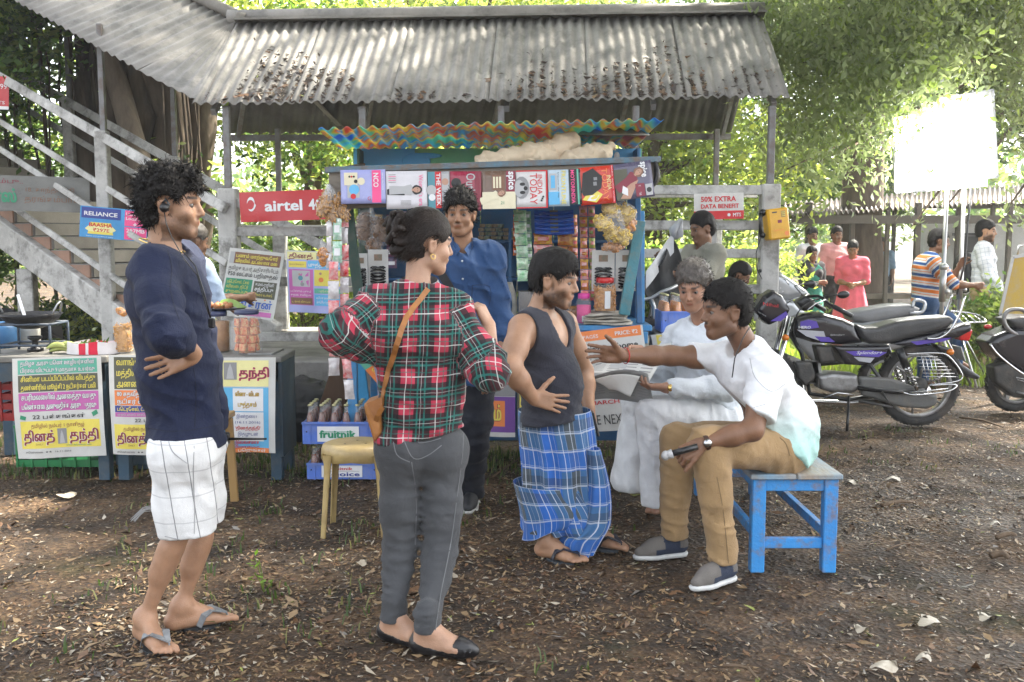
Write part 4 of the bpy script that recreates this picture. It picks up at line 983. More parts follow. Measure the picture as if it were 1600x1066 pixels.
mb.tube([RL+Vector((-.1,0,.03)),RL.lerp(RR,.5)+Vector((0,0,.035)),RR+Vector((.06,0,.03))],.075,14,0);mb.beam(RL+Vector((0,-.10,-.02)),RR+Vector((.05,-.10,-.02)),.16,.02,(0,0,1),0)
mb.build('ridge_cap',[ASB],shelter)
fr=MB()
for a,b in((BL,BR),):
    fr.beam(a+Vector((0,.12 if a is EL else-.12,-.07)),b+Vector((0,.12 if a is EL else-.12,-.07)),.05,.07,(0,0,1),0)
fr.beam(RL-Vector((0,0,.12)),RR-Vector((0,0,.12)),.05,.08,(0,0,1),0)
for u in(.03,.28,.53,.78,.985):
    r0,e0,b0=RL.lerp(RR,u)-Vector((0,0,.1)),EL.lerp(ER,u)-Vector((0,-.1,.06)),BL.lerp(BR,u)-Vector((0,.1,.06));fr.beam(r0,e0,.045,.06,(0,0,1),0);fr.beam(r0,b0,.045,.06,(0,0,1),0);pass
fr.build('rafter_frame',[STEEL],shelter)
PZT=.47

def post(px,Y,top,parent=shelter,conc_top=None,w=.06,cw=.15,z0=PZT):
    x=(px-800)/FPX*Y/(math.cos(PITCH))*1.0;x=P(px,300,Y).x;mb=MB()
    mb.box((x,Y,((conc_top or z0)+top)/2),(w,w,top-(conc_top or z0)),bev=.006)
    mb.build('post',[STEEL],parent)
    if conc_top:
        m2=MB();m2.box((x,Y,(z0+conc_top)/2),(cw,cw,conc_top-z0),bev=.012);m2.build('pillar',[CONC],parent)
for px,ct in((357,1.98),(568,None),(783,None),(992,None),(1203,2.02)):post(px,9.12,EL.lerp(ER,.5).z-.03,conc_top=ct,z0=.0 if ct else PZT,cw=.165)
for px,ct in((436,1.75),(605,None),(790,None),(950,None),(1118,1.9)):post(px,11.75,BL.z+.02,conc_top=ct,z0=PZT)
def rail(a,b,w=.05,h=.09,mat=CONC,parent=shelter,name='rail'):m_=MB();m_.beam(a,b,w,h,(0,1,0),0,bev=.006);m_.build(name,[mat],parent)
xl,xm,xr=P(362,300,9.1).x,P(520,300,9.1).x,P(1196,300,9.1).x
for y in(318,362,440,526):
    z=P(800,y,9.1).z;m_=MB();m_.box(((xl+xm)/2+1.0,9.1,z),(xm-xl+2.0,.055,.085),bev=.006);m_.build('rail',[CONC],shelter)
x0=P(975,300,9.1).x
for y in(297,352,396,452):
    z=P(1100,y,9.1).z;m_=MB();m_.box(((x0+xr)/2,9.1,z),(xr-x0,.055,.085),bev=.006);m_.build('rail',[CONC],shelter)
for px in(1112,):m_=MB();p=P(px,300,9.1);m_.box((p.x,9.16,1.05),(.13,.06,1.9),bev=.01);m_.build('pillar',[CONC],shelter)
for y,h in((305,.06),(356,.06),(452,.06)): # rear railing
    z=P(800,y,11.9).z;m_=MB();m_.box((-.3,11.9,z),(6.4,.05,h),bev=.004);m_.build('rail',[CONC],shelter)
m_=MB();m_.box((-.35,10.5,PZT/2-.02),(5.9,3.6,PZT),bev=.01);m_.build('platform_slab',[CONC2],shelter)
m_=MB()
# leaf debris on the roof
rg=np.random.default_rng(12);n=12000;u=rg.random(n);v=1-rg.random(n)**1.5*.80;dens=vnoise(np.stack([u*10,v*1.4,0*u],1).astype(np.float32),1.0)*.6+vnoise(np.stack([u*26,v*4,0*u],1).astype(np.float32),1.0)*.5
kp=((dens*.65+v*.85-.50)>rg.random(n)*.6)&(v<.985);u,v=u[kp],v[kp];tot=NS*WV;u=(np.floor(u*tot)+.75+rg.normal(0,.13,len(u)))/tot;u=np.clip(u,.02,.99)
A=lambda p:np.array(p)[None,:]
pts=(A(RL)*(1-u)[:,None]+A(RR)*u[:,None])*(1-v)[:,None]+(A(EL)*(1-u)[:,None]+A(ER)*u[:,None])*v[:,None];upn=np.array([0,-.6,.8]);pts=pts-upn*.012+np.outer(rg.uniform(0,.02,len(u)),upn)
leaf_litter('roof_leaves','dry leaves caught in the grooves of the long corrugated roof',pts,None,.050,8,(3,.9,.25,9,.05,.6),flat=.9,up=upn,lift=.012,mats=LEAFM)

# ---- staircase
stair=thing('staircase','covered concrete staircase climbing away to the left of the platform','staircase',(-3.2,9.4,0))
SA=Vector((-.82,.57,0));SN=Vector((.57,.82,0));SLOPE=.405;S0=Vector((P(352,300,9.0).x,9.0,0))
def sp(t,z,off=0.0):return S0+SA*t+SN*off+Vector((0,0,z+SLOPE*t))
def tpx(px,off=0.0): # distance along the stair line where it crosses a picture column
    k=(px-800)/FPX/math.cos(PITCH)*1.0;o=S0+SN*off;return(k*o.y-o.x)/(SA.x-k*SA.y)
E0=EL+Vector((.06,0,0));R0=RL.copy();sh_t=.86
def er(t):return E0+SA*t+Vector((0,0,.44*t))
def rr_(t):return R0+SA*t+Vector((0,0,.44*t))
corrugated('roof_sheet',R0,R0+SA*.02,er(sh_t),EL+Vector((.1,0,.0)),stair,6,ASB,seed=60,amp=.010)
for i in range(6):
    a,b=i*1.0,(i+1)*1.0+.02;corrugated('roof_sheet',rr_(b),rr_(a),er(b+sh_t),er(a+sh_t),stair,8,ASB,seed=40+i,amp=.014)
for i in range(6): # far slope
    a,b=i*1.0,(i+1)*1.0+.02;q=Vector((.86,1.23,-.95));corrugated('roof_sheet',rr_(a),rr_(b),rr_(a)+q,rr_(b)+q,stair,8,ASB,seed=70+i,amp=.014)
mb=MB();mb.tube([rr_(-.1)+Vector((0,0,.04)),rr_(3)+Vector((0,0,.04)),rr_(6)+Vector((0,0,.04))],.065,12);mb.build('ridge_cap',[ASB],stair)
def zat(px,py,off=0.0): # height above the stair's sloping datum for a picture point
    t=tpx(px,off);p=sp(t,0,off);q=P(px,py,p.y);return q.z-p.z,t
rails=[(15,128,345,304,0,.05,.095),(0,190,161,272,0,.045,.06),(0,232,94,277,0,.045,.06),(22,332,161,402,0,.05,.06),(0,97,345,277,1.45,.05,.10),(15,157,240,269,1.45,.05,.07)]
for xa,ya,xb,yb,off,w_,h_ in rails:
    z1,t1=zat(xa,ya,off);z2,t2=zat(xb,yb,off);zm=(z1+z2)/2;a,b=sp(-.0 if off==0 else-1.2,zm,off),sp(6.2,zm,off);rail(a,b,h_,w_,CONC,stair)
for px,off,ct in((172,0,(172,205)),(122,1.45,(122,160)),(281,1.45,(283,246)),(-120,0,(-120,40))):
    t=tpx(px,off);b=sp(t,0,off);zc,_=zat(*ct,off);ztop=zc+SLOPE*t;m_=MB();m_.box((b.x,b.y,ztop/2),(.125,.11,ztop),bev=.01);m_.build('pillar',[CONC],stair)
    tt=ztop+1.05;m_=MB();m_.box((b.x,b.y+.05,(ztop-.4+tt)/2),(.055,.055,tt-ztop+.4),bev=.005);m_.build('post',[STEEL],stair)
# steps: treads, risers, stringer
z1,t1=zat(185,462);nst=15;dt=.36;rise=dt*SLOPE;TERR=M('terracotta_wash',(.33,.19,.13),.85,col2=(.24,.15,.11),scale=2,bump=.3,bscale=60,dirt=(.2,.17,.14),dscale=4);CREAM=M('cream_riser',(.50,.45,.36),.8,col2=(.35,.31,.25),scale=2,bump=.3)
tb=tpx(188)-.05;zb=P(185,460,sp(tb,0).y).z
for i in range(nst):
    t=tb+i*dt;z=zb+i*rise;R=Matrix((SA,SN,Vector((0,0,1)))).transposed();c=S0+SA*(t+dt/2)+SN*.78;m_=MB()
    m_.box((c.x,c.y,z-rise/2+.0),(dt*1.35,1.36,rise-.006),R,0,bev=.006);m_.box((c.x-SN.x*.69,c.y-SN.y*.69,z-rise/2-.004),(dt*1.34,.02,rise-.016),R,1);m_.box((c.x-SA.x*dt*.68,c.y-SA.y*dt*.68,z-rise/2),(.014,1.30,rise-.02),R,2)
    m_.build('step',[CONC2,TERR,CREAM],stair)
for off in(.04,1.52):
    a,b=S0+SA*(tb-.55)+SN*off+Vector((0,0,zb-.52)),S0+SA*(tb+nst*dt)+SN*off+Vector((0,0,zb-.52+(nst*dt+.55)*SLOPE));m_=MB();m_.beam(a,b,.30,.11,tuple(SN),0,bev=.01);m_.build('stringer',[CONC],stair)
for px in(205,47):
    t=tpx(px,.1);b=sp(t,0,.1);zt=zb-.55+(t-tb)*SLOPE;m_=MB();m_.box((b.x,b.y,zt/2),(.18,.14,max(.2,zt)),bev=.01);m_.build('pillar',[CONC],stair)
# ---------------------------------------------------------------- far shed
shed=thing('shed','long open shed with a rusty corrugated roof beyond the motorcycles','shed',(6,18,0))
a0,a1,b0,b1=P(1225,318,20.5),P(1640,285,21.5),P(1225,338,17.0),P(1640,312,17.5);RUST=M('weathered_sheet',(.30,.27,.25),.6,col2=(.20,.16,.14),scale=1.5,bump=.3,dirt=(.16,.11,.08),dscale=1.2,damt=.7)
for i in range(6):corrugated('roof_sheet',a0.lerp(a1,i/6),a0.lerp(a1,(i+1)/6+.004),b0.lerp(b1,i/6),b0.lerp(b1,(i+1)/6+.004),shed,9,RUST,seed=80+i,amp=.035,npw=6)
for px,Y,w_ in((1262,17.3,.10),(1307,19,.08),(1330,17.3,.08),(1385,17.3,.07),(1395,19.5,.07),(1432,17.3,.10),(1575,17.3,.08),(1548,17.5,.07),(1495,19.5,.09)):
    p=P(px,400,Y);z=1.9;m_=MB();m_.box((p.x,Y,1.0),(w_,w_,2.0+.35),bev=.01);m_.build('post',[M('dark_timber',(.11,.095,.08),.8,bump=.4)],shed)
m_=MB();m_.box((8.1,17.2,P(1400,345,17.2).z+.02),(6.6,.08,.14));m_.box((8.2,19.8,2.2),(6.8,.06,.10));m_.build('beam',[M('dark_timber')],shed)
m_=MB();m_.box((6.6,17.6,.55),(4.2,.5,.08));[m_.box((4.8+i*1.2,17.6,.26),(.1,.4,.52))for i in range(4)];m_.build('counter',[M('grey_wood',(.20,.17,.14),.8,bump=.4)],shed)
wallt=thing('wall','whitewashed low wall behind the shed with a small dark opening','wall',(10.2,21.8,0));m_=MB();m_.box((10.4,21.8,.95),(2.9,.2,1.9));m_.build('wall_face',[M('whitewash',(.5,.5,.48),.85,col2=(.33,.33,.31),scale=1.2,bump=.2,dirt=(.2,.2,.18),dscale=1.0)],wallt);m_=MB();m_.box((9.85,21.69,1.45),(.5,.03,.35));m_.box((9.85,21.67,1.66),(.62,.05,.06));m_.build('window',[M('dark_opening',(.03,.03,.03),.8)],wallt)
t=tree('dark thick trunk standing inside the far shed',tuple(Vector((P(1350,400,18).x,18,0))),(wob((P(1352,400,18).x,18,-.1),(P(1340,400,18).x,18.2,5.2),6,.05,31),[.46,.38,.36,.36,.38,.40,.42]),[],[((P(1340,100,18).x,18.5,6.4),(2.4,2,1.2))],9000,.17,[GL,GD],(5,3),34,spread=.3)
# ================================================================ THE STALL
BLUE=M('blue_paint',(.03,.13,.29),.55,col2=(.022,.09,.21),scale=3,bump=.15,dirt=(.10,.12,.13),dscale=7,damt=.45)
BLUEL=M('light_blue_paint',(.05,.24,.48),.5,col2=(.04,.18,.38),scale=4,bump=.2,dirt=(.16,.13,.10),dscale=9,damt=.5)
DGREEN=M('dark_green_paint',(.035,.075,.06),.6,bump=.3,dirt=(.1,.09,.07),dscale=8);WOODB=M('brown_plank',(.10,.055,.03),.7,col2=(.06,.035,.02),scale=5,stretch=(1,1,.2),bump=.4)
WOODG=M('weathered_wood',(.20,.17,.13),.8,col2=(.10,.085,.07),scale=6,stretch=(.3,1,1),bump=.5)
def ink(name,c,r=.55):return M('print_'+name,c,r,bump=0,amt=.06,scale=20)
PAPER=M('newsprint',(.60,.60,.57),.75,col2=(.52,.51,.48),scale=5,bump=.1,transl=.06);WHT=ink('white',(.72,.72,.72));BLK=ink('black',(.02,.02,.02));RED=ink('red',(.55,.02,.025));YEL=ink('yellow',(.72,.60,.10));GRN=ink('green',(.03,.25,.13));GRN2=ink('sea_green',(.12,.42,.30));OLV=ink('dark_olive',(.09,.09,.06))
MAG=ink('magenta',(.50,.12,.36));NAVY=ink('navy',(.03,.05,.25));SKYB=ink('sky_blue',(.12,.42,.68));ORG=ink('orange',(.75,.22,.06));GREY=ink('grey',(.25,.25,.25));LGREY=ink('light_grey',(.42,.42,.42));MAROON=ink('maroon',(.22,.03,.05));PINK=ink('pink',(.80,.08,.25));LIL=ink('lilac',(.38,.40,.68));BRN=ink('brown',(.20,.10,.06));SKINP=ink('skin',(.45,.26,.18));CREAMP=ink('cream',(.70,.64,.45));PURP=ink('purple',(.16,.06,.28));TEAL=ink('teal',(.08,.25,.30));BLUP=ink('blue',(.05,.13,.48));LYEL=ink('light_yellow',(.75,.70,.32));CHR=ink('chrome_blue',(.02,.20,.50))
YF=6.2;CT=.985
stall=thing('stall','blue wooden kiosk crowded with snacks, sachets and magazines under a bright painted roof','stall',(-.1,6.6,0))
def X_(px,Y):return P(px,400,Y).x
def Z_(py,Y):return P(800,py,Y).z
xl,xr=-1.02,.83
mb=MB();mb.box(((X_(698,YF)+xr)/2,6.72,.60),(xr-X_(698,YF),.95,.72),bev=.006);mb.build('cabinet',[BLUE],stall)
mb=MB();mb.box((-.06,6.70,CT-.018),(1.86,1.10,.036),bev=.005);mb.build('counter',[BLUEL],stall)
mb=MB();mb.box((-.06,6.14,CT-.075),(1.80,.022,.075),bev=.004);mb.build('counter_apron',[BLUEL],stall)
for x,y in((xl+.02,6.2),(xr-.03,6.2),(xl+.02,7.2),(xr-.03,7.2)):mb=MB();mb.box((x,y,.47),(.06,.06,.94),bev=.004);mb.build('leg',[BLUEL],stall)
for i in range(7):mb=MB();x0=-1.02+i*.2645;mb.box((x0+.131,7.27,1.56),(.262,.018,1.15),bev=.003);mb.build('back_board',[BLUE],stall)
mb=MB();mb.box((xr+.01,6.98,1.55),(.016,.56,1.14));mb.build('side_board',[BLUE],stall)
mb=MB();mb.box((xl-.01,7.0,1.55),(.016,.5,1.14));mb.build('side_board',[DGREEN],stall)
def bar(name,a,b,w,h,mat,up=(0,1,0)):m_=MB();m_.beam(a,b,w,h,up,0,bev=.003);return m_.build(name,[mat],stall)
bar('front_post',P(543,322,6.1),P(566,505,6.15),.06,.05,DGREEN);bar('front_post',P(1000,345,6.12),P(975,492,6.12),.065,.05,M('teal_paint',(.05,.20,.24),.5,bump=.3,dirt=(.18,.15,.10),dscale=9));bar('front_post',P(996,300,6.24),P(999,505,6.24),.035,.035,BLUE);bar('front_post',P(1003,330,6.30),P(1003,505,6.30),.03,.03,BLUEL)
for z,y0 in((1.50,7.12),(1.24,7.10)):mb=MB();mb.box((-.1,y0,z),(1.80,.26,.02),bev=.003);mb.build('shelf',[BLUE],stall)
mb=MB();mb.box((X_(797,7.0),7.0,1.36),(.02,.45,.70));mb.build('divider',[BLUE],stall)
mb=MB();mb.box((-.1,6.97,2.065),(1.99,.022,.15));mb.build('fascia',[M('fascia_green',(.16,.42,.20),.5,col2=(.13,.36,.19),scale=2,bump=.15,dirt=(.14,.2,.15),dscale=3)],stall)
FB_=M('fascia_blue',(.10,.38,.68),.5,col2=(.08,.30,.56),scale=3,bump=.15);mb=MB();mb.box((.72,6.955,2.065),(.33,.012,.146));mb.build('blue_repaint',[FB_],stall);mb=MB();mb.box((-.88,6.955,2.065),(.42,.012,.146));mb.sphere((-.66,6.949,2.05),(.10,.006,.06),14);mb.sphere((-.60,6.949,2.09),(.12,.006,.02),12);mb.build('blue_repaint',[M('fascia_blue',(.10,.38,.68),.5,col2=(.08,.30,.56),scale=3,bump=.15)],stall)
mb=MB();mb.sphere(P(964,244,6.94),(.02,.004,.028),12);mb.build('paint_blotch',[WHT],stall)
# painted corrugated roof, seen from below
def roofmat():
    m=bpy.data.materials.new('rainbow_painted_sheet');m.use_nodes=True;N,L=m.node_tree.nodes,m.node_tree.links;b=N['Principled BSDF'];tc=N.new('ShaderNodeTexCoord');mp=N.new('ShaderNodeMapping');mp.inputs['Scale'].default_value=(1.6,.9,1);L.new(tc.outputs['Object'],mp.inputs[0])
    n=N.new('ShaderNodeTexNoise');n.inputs['Scale'].default_value=2.6;n.inputs['Detail'].default_value=1;n.inputs['Distortion'].default_value=1.0;L.new(mp.outputs[0],n.inputs[0]);r=N.new('ShaderNodeValToRGB');L.new(n.outputs[0],r.inputs[0]);r.color_ramp.interpolation='EASE';e=r.color_ramp.elements
    e[0].position,e[0].color=.30,(.08,.30,.75,1);e[1].position,e[1].color=.70,(.75,.20,.17,1)
    for p,c in((.37,(.16,.60,.75)),(.43,(.28,.68,.55)),(.48,(.80,.70,.18)),(.53,(.75,.30,.20)),(.58,(.20,.55,.78)),(.64,(.80,.64,.18))):x=e.new(p);x.color=(*c,1)
    L.new(r.outputs[0],b.inputs['Base Color']);b.inputs['Roughness'].default_value=.45
    tr=N.new('ShaderNodeBsdfTranslucent');L.new(r.outputs[0],tr.inputs[0]);ms=N.new('ShaderNodeMixShader');ms.inputs[0].default_value=.35;L.new(b.outputs[0],ms.inputs[1]);L.new(tr.outputs[0],ms.inputs[2]);L.new(ms.outputs[0],N['Material Output'].inputs[0]);return m
a0,a1,b0,b1=Vector((-1.20,7.0,2.145)),Vector((.86,7.0,2.16)),Vector((-1.15,6.0,2.16)),Vector((.90,6.0,2.22))
corrugated('roof_sheet',a0,a1,b0,b1,stall,27,roofmat(),seed=5,amp=.011,th=.003,nv=6)
mb=MB();mb.beam(P(508,266,5.93),P(1032,249,5.93),.035,.04,(0,1,0),0,bev=.003);mb.build('awning_rail',[M('chipped_blue_rail',(.07,.16,.22),.6,col2=(.14,.10,.07),scale=14,bump=.4)],stall)
mb=MB();mb.grid(lambda u,v:P(512+515*u,266-17*u,5.95)+Vector((0,.60*v,.03*v)),10,3,thick=(0,0,-.012));mb.build('awning_board',[WOODG],stall)
for px in(520,1022):mb=MB();mb.beam(P(px,268 if px<800 else 252,5.95),Vector((xl if px<800 else xr,6.9,2.02)),.03,.03);mb.build('bracket',[WOODG],stall)
mb=MB();c=P(1018,250,5.96);mb.grid(lambda u,v:P(1006+20*u+6*math.sin(3*v),252+54*v-18*u*v*v,5.95+.05*math.sin(5*u+2*v)),8,8);mb.build('end_flap',[M('black_sheeting',(.015,.015,.017),.35,bump=.4,bscale=15)],stall)
# front covering boards of the awning the magazines are pinned to
mb=MB();mb.grid(lambda u,v:P(514+508*u,268-16*u+(60-8*u)*v,5.925),8,2,thick=(0,.012,0));mb.build('magazine_board',[WOODG],stall)

def sheet_thing(name,label,cat,x0,yt0,x1,yt1,yb0,yb1,Y,mat,th=.004,group=None,kind_wave=0,Y1=None):
    a,b,c=P(x0,yt0,Y),P(x1,yt1,Y1 or Y),P(x0,yb0,Y);ux=(b-a);uy=(a-c);W,H=ux.length,uy.length
    t=thing(name,label,cat,c,group);return t,c,ux,uy,W,H
def magazine(label,x0,yt0,x1,yt1,h,Y,base,fn,shear=0):
    a,b=P(x0,yt0,Y),P(x1,yt1,Y);ux=(b-a).normalized();n=Vector((0,-1,0));uy=n.cross(ux)*1.0;uy=uy if uy.z>0 else-uy;W,H=(b-a).length,h/FPX*Y;c=a-uy*H
    t=thing('magazine',label,'magazine',c,'magazines pinned along the front of the kiosk');r=random.Random(int(x0));bend=r.uniform(.002,.01)
    nn=ux.cross(uy);nn=nn if nn.y<0 else-nn
    surf=lambda u,v,d=0:c+ux*u+uy*v+nn*(d+.006+bend*math.sin(3.14*u/W)*(1.2-v/H)+.010*(1-v/H)**2)
    mb=MB();mb.grid(lambda u,v:surf(u*W,v*H,0),8,6,thick=tuple(-nn*.005));mb.build('cover',[base],t)
    s=Print(surf,1,1);fn(s,W,H);s.build(t)
def vt(s,txt,x,ytop,cap,length,m,bold=0,**k):s.text(txt,x,ytop,cap,m,w=length,rot=-math.pi/2,bold=bold,**k)
GLOSS=lambda n,c:M('cover_'+n,c,.25,bump=.05,amt=.12,scale=12)
def figure_print(s,x,y,sc_,dress,rot=-1.57,hair=BLK,layer=3):
    cr,sr=math.cos(rot),math.sin(rot);T=lambda a,b:(x+(a*cr-b*sr)*sc_,y+(a*sr+b*cr)*sc_)
    s.poly([T(*p)for p in((-.30,-1.2),(.30,-1.2),(.26,-.2),(.38,.30),(.16,.45),(-.16,.45),(-.38,.30),(-.26,-.2))],dress,layer)
    s.poly([T(.30*math.cos(a)*(1+.15*(math.sin(a)<0)),.72+.36*math.sin(a))for a in np.linspace(0,6.1,14)],hair,layer+.5);s.poly([T(.19*math.cos(a),.70+.26*math.sin(a))for a in np.linspace(0,6.0,12)],SKINP,layer+1);s.poly([T(-.08,.35),T(.08,.35),T(.08,.52),T(-.08,.52)],SKINP,layer+.8)
    for q in(-.08,.08):s.poly([T(q-.04,.74),T(q+.04,.74),T(q+.04,.77),T(q-.04,.77)],BLK,layer+1.4)
    s.poly([T(-.05,.57),T(.05,.57),T(.0,.54)],RED,layer+1.4)
def m_nco(s,W,H):
    s.rect(W*.70,H*.03,W*.90,H*.98,PINK,1.5);vt(s,'NCO',W*.735,H*.90,.030,H*.42,WHT,.02);s.text('G',W*.60,H*.10,.022,RED);s.rect(W*.08,H*.55,W*.38,H*.92,CREAMP,2);[s.disc(W*(.2+.05*i),H*.80,.006,RED if i%2 else BLK,3)for i in range(3)];s.rect(W*.15,H*.18,W*.42,H*.55,LGREY,2);s.disc(W*.30,H*.42,.03,SKYB,3);s.disc(W*.34,H*.66,.011,BLK,3.5);s.disc(W*.28,H*.22,.016,RED,3.5);s.disc(W*.46,H*.66,.022,CREAMP,2.2)
    vt(s,'NEW EDITION',W*.93,H*.9,.006,H*.5,WHT)
def m_woman(s,W,H):
    vt(s,'Woman’s era',W*.80,H*.90,.026,H*.82,PINK);figure_print(s,W*.50,H*.50,.085,LGREY);s.poly([(W*.02,H*.38),(W*.45,H*.36),(W*.45,H*.55),(W*.2,H*.58),(W*.02,H*.52)],BLK,2.6)
    for i in range(5):s.rect(W*.06,H*(.70+.05*i),W*.24,H*(.715+.05*i),PINK if i%2 else GREY,2)
    for i in range(4):s.rect(W*.35,H*(.10+.035*i),W*.6,H*(.115+.035*i),GREY,2)
def m_week(s,W,H):
    s.rect(0,0,W*.34,H,TEAL,1.4);s.disc(W*.15,H*.5,.03,LGREY,2);s.disc(W*.18,H*.3,.02,WHT,2.4);s.rect(W*.34,0,W*.62,H,RED,1.5);vt(s,'THE WEEK',W*.40,H*.96,.024,H*.9,WHT,.02);s.rect(W*.66,H*.5,W*.95,H*.94,LGREY,2);s.disc(W*.8,H*.72,.02,SKINP,3)
def m_outlook(s,W,H):vt(s,'Outlook',W*.52,H*.95,.055,H*.86,LGREY,.01);s.rect(W*.80,H*.02,W*.98,H*.98,MAROON,1.6);s.disc(W*.2,H*.7,.03,BLK,2);s.rect(W*.05,H*.1,W*.3,H*.5,GREY,2)
def m_spice(s,W,H):
    s.rect(0,0,W,H*.45,CREAMP,1.4);s.rect(W*.72,H*.45,W,H,MAROON,1.5);s.rect(W*.30,H*.5,W*.68,H*.9,BRN,1.7);[s.rect(W*(.33+.09*i),H*.55,W*(.39+.09*i),H*.85,CREAMP,2)for i in range(3)];vt(s,'spice',W*.80,H*.98,.040,H*.48,WHT,.03);figure_print(s,W*.34,H*.34,.07,CREAMP,-1.2,hair=BRN);s.text('21',W*.55,H*.12,.018,GRN)
def m_india1(s,W,H):
    s.rect(0,0,W,H*.03,RED,1.6);s.rect(0,H*.97,W,H,RED,1.6);s.rect(W*.95,0,W,H,RED,1.6);s.disc(W*.17,H*.55,.045,GREY,2,ry=.065);s.disc(W*.20,H*.64,.016,BLK,3,ry=.01);s.disc(W*.20,H*.42,.016,BLK,3,ry=.01);s.disc(W*.30,H*.53,.012,BLK,3);s.disc(W*.10,H*.53,.03,LGREY,2.6,ry=.05)
    vt(s,'INDIA',W*.68,H*.88,.030,H*.52,RED);vt(s,'TODAY',W*.44,H*.92,.044,H*.82,RED);[s.disc(W*(.8+.03*i),H*(.2+.05*i),.006,BLK,3)for i in range(3)]
def m_book(s,W,H):
    s.rect(W*.0,H*.05,W*.52,H*.40,SKYB,1.5);s.rect(W*.05,H*.45,W*.40,H*.9,LGREY,1.6);s.rect(W*.12,H*.5,W*.32,H*.85,SKYB,2);vt(s,'Discover the city',W*.45,H*.93,.008,H*.7,BLK);vt(s,'FRONTLINE',W*.62,H*.97,.026,H*.92,YEL,.01)
def m_motor(s,W,H):s.rect(0,0,W*.62,H,BLK,1.4);vt(s,'MOTORINDIA',W*.16,H*.98,W*.30,H*.95,PINK,.02);s.rect(W*.66,0,W*.8,H,GRN2,1.5)
def m_india2(s,W,H):
    s.rect(W*.92,0,W,H,RED,1.6);s.poly([(W*.05,H*.15),(W*.45,H*.05),(W*.65,H*.25),(W*.5,H*.35),(W*.2,H*.3)],YEL,1.8);s.poly([(W*.18,H*.12),(W*.42,H*.10),(W*.55,H*.24),(W*.3,H*.25)],WHT,2.0);s.poly([(W*.04,H*.35),(W*.12,H*.85),(W*.42,H*.96),(W*.68,H*.72),(W*.62,H*.42),(W*.35,H*.26),(W*.10,H*.25)],BLK,2.4);s.rect(W*.40,H*.50,W*.50,H*.60,GREY,3);s.rect(W*.42,H*.64,W*.52,H*.72,GREY,3)
    vt(s,'INDIA',W*.80,H*.74,.026,H*.38,LYEL);vt(s,'TODAY',W*.66,H*.94,.034,H*.86,ORG);[vt(s,'NEWS SPECIAL',W*.95,H*(.98-.33*i),.006,H*.28,WHT)for i in range(3)]
def m_spice2(s,W,H):
    s.rect(W*.0,H*.0,W*.35,H*.85,OLV,1.4);figure_print(s,W*.42,H*.56,.085,MAROON,-1.0,hair=BRN);s.poly([(W*.10,H*.05),(W*.36,H*.02),(W*.62,H*.5),(W*.45,H*.55)],SKINP,2.5);vt(s,'spice',W*.72,H*.98,.040,H*.42,WHT,.03);s.rect(W*.52,H*.05,W*.76,H*.40,MAROON,3);s.rect(W*.78,H*.05,W*.96,H*.36,LGREY,3);s.disc(W*.87,H*.2,.015,BLK,3.6);vt(s,'TRENDS',W*.60,H*.36,.012,H*.28,WHT);s.poly([(W*.15,H*.2),(W*.3,H*.1),(W*.32,H*.3),(W*.2,H*.4)],WHT,3)
for lab,x0,y0,x1,y1,h,base,fn in[
    ('lilac women’s magazine with the pink title NCO, leftmost of the pinned row',532,266,602,265,52,GLOSS('lilac',(.33,.35,.62)),m_nco),
    ('white fashion magazine reading Woman’s era beside the lilac one',603,268,667,267,58,GLOSS('white',(.62,.60,.62)),m_woman),
    ('news weekly with a red THE WEEK title half hidden by the blue shirted man',668,269,702,268,56,GLOSS('grey',(.35,.35,.36)),m_week),
    ('maroon magazine right behind the head of the man in blue',703,268,752,268,60,GLOSS('maroon',(.30,.03,.06)),m_outlook),
    ('brown spice magazine right of the man in blue',753,268,805,267,58,GLOSS('brown',(.16,.10,.07)),m_spice),
    ('white INDIA TODAY magazine with a grey portrait',806,267,855,266,58,GLOSS('paper',(.60,.58,.56)),m_india1),
    ('pale blue and cream magazine between the two INDIA TODAY covers',856,266,889,265,56,GLOSS('pale',(.45,.55,.62)),m_book),
    ('narrow black MOTORINDIA magazine beside the red cover',888,265,907,264,54,GLOSS('black',(.03,.03,.03)),m_motor),
    ('red INDIA TODAY magazine with a burning black shape',903,263,957,258,58,GLOSS('red',(.55,.05,.03)),m_india2),
    ('dark spice magazine with a reclining woman, rightmost of the row',957,258,1016,250,56,GLOSS('dusk',(.10,.09,.14)),m_spice2)]:
    magazine(lab,x0,y0,x1,y1,h,5.90,base,fn)
# cream cloth bundles on the awning
CL=M('cream_cloth',(.60,.50,.36),.85,col2=(.48,.38,.26),scale=5,bump=.5,bscale=25,transl=.1)
def bundle(name,label,prims,seed,mat=CL,res=.012,group=None,cat='sack',amp=.02,loc=None):
    V,F=solid(prims,res,(),lambda p,D:D-wrinkle(p,(1,.2,.6),22,amp,seed)-vnoise(p+seed,9)*.01,it=1);return mesh_obj(name,V,F,mat,label=label,cat=cat,group=group,smooth=True)
E_=lambda x,y,Y,rx,ry,rz,rot=0:Ell(P(x,y,Y),(rx,ry,rz),np.array(Matrix.Rotation(rot,3,'Y')),.03)
bundle('cloth_sack','flat cream cloth sack on the kiosk awning, left of the peaked one',[E_(795,250,6.12,.18,.14,.05),E_(770,254,6.05,.10,.1,.03),E_(830,244,6.15,.14,.12,.07)],3,amp=.02,group='cream cloth sacks on the awning')
bundle('cloth_sack','tall peaked cream cloth sack on the awning behind the magazines',[E_(855,240,6.2,.17,.13,.07,.25),E_(878,232,6.22,.09,.08,.085,.3),E_(840,248,6.12,.15,.12,.05),Cap(P(878,232,6.2),P(896,211,6.22),.06,.010,.05)],9,amp=.02,group='cream cloth sacks on the awning')
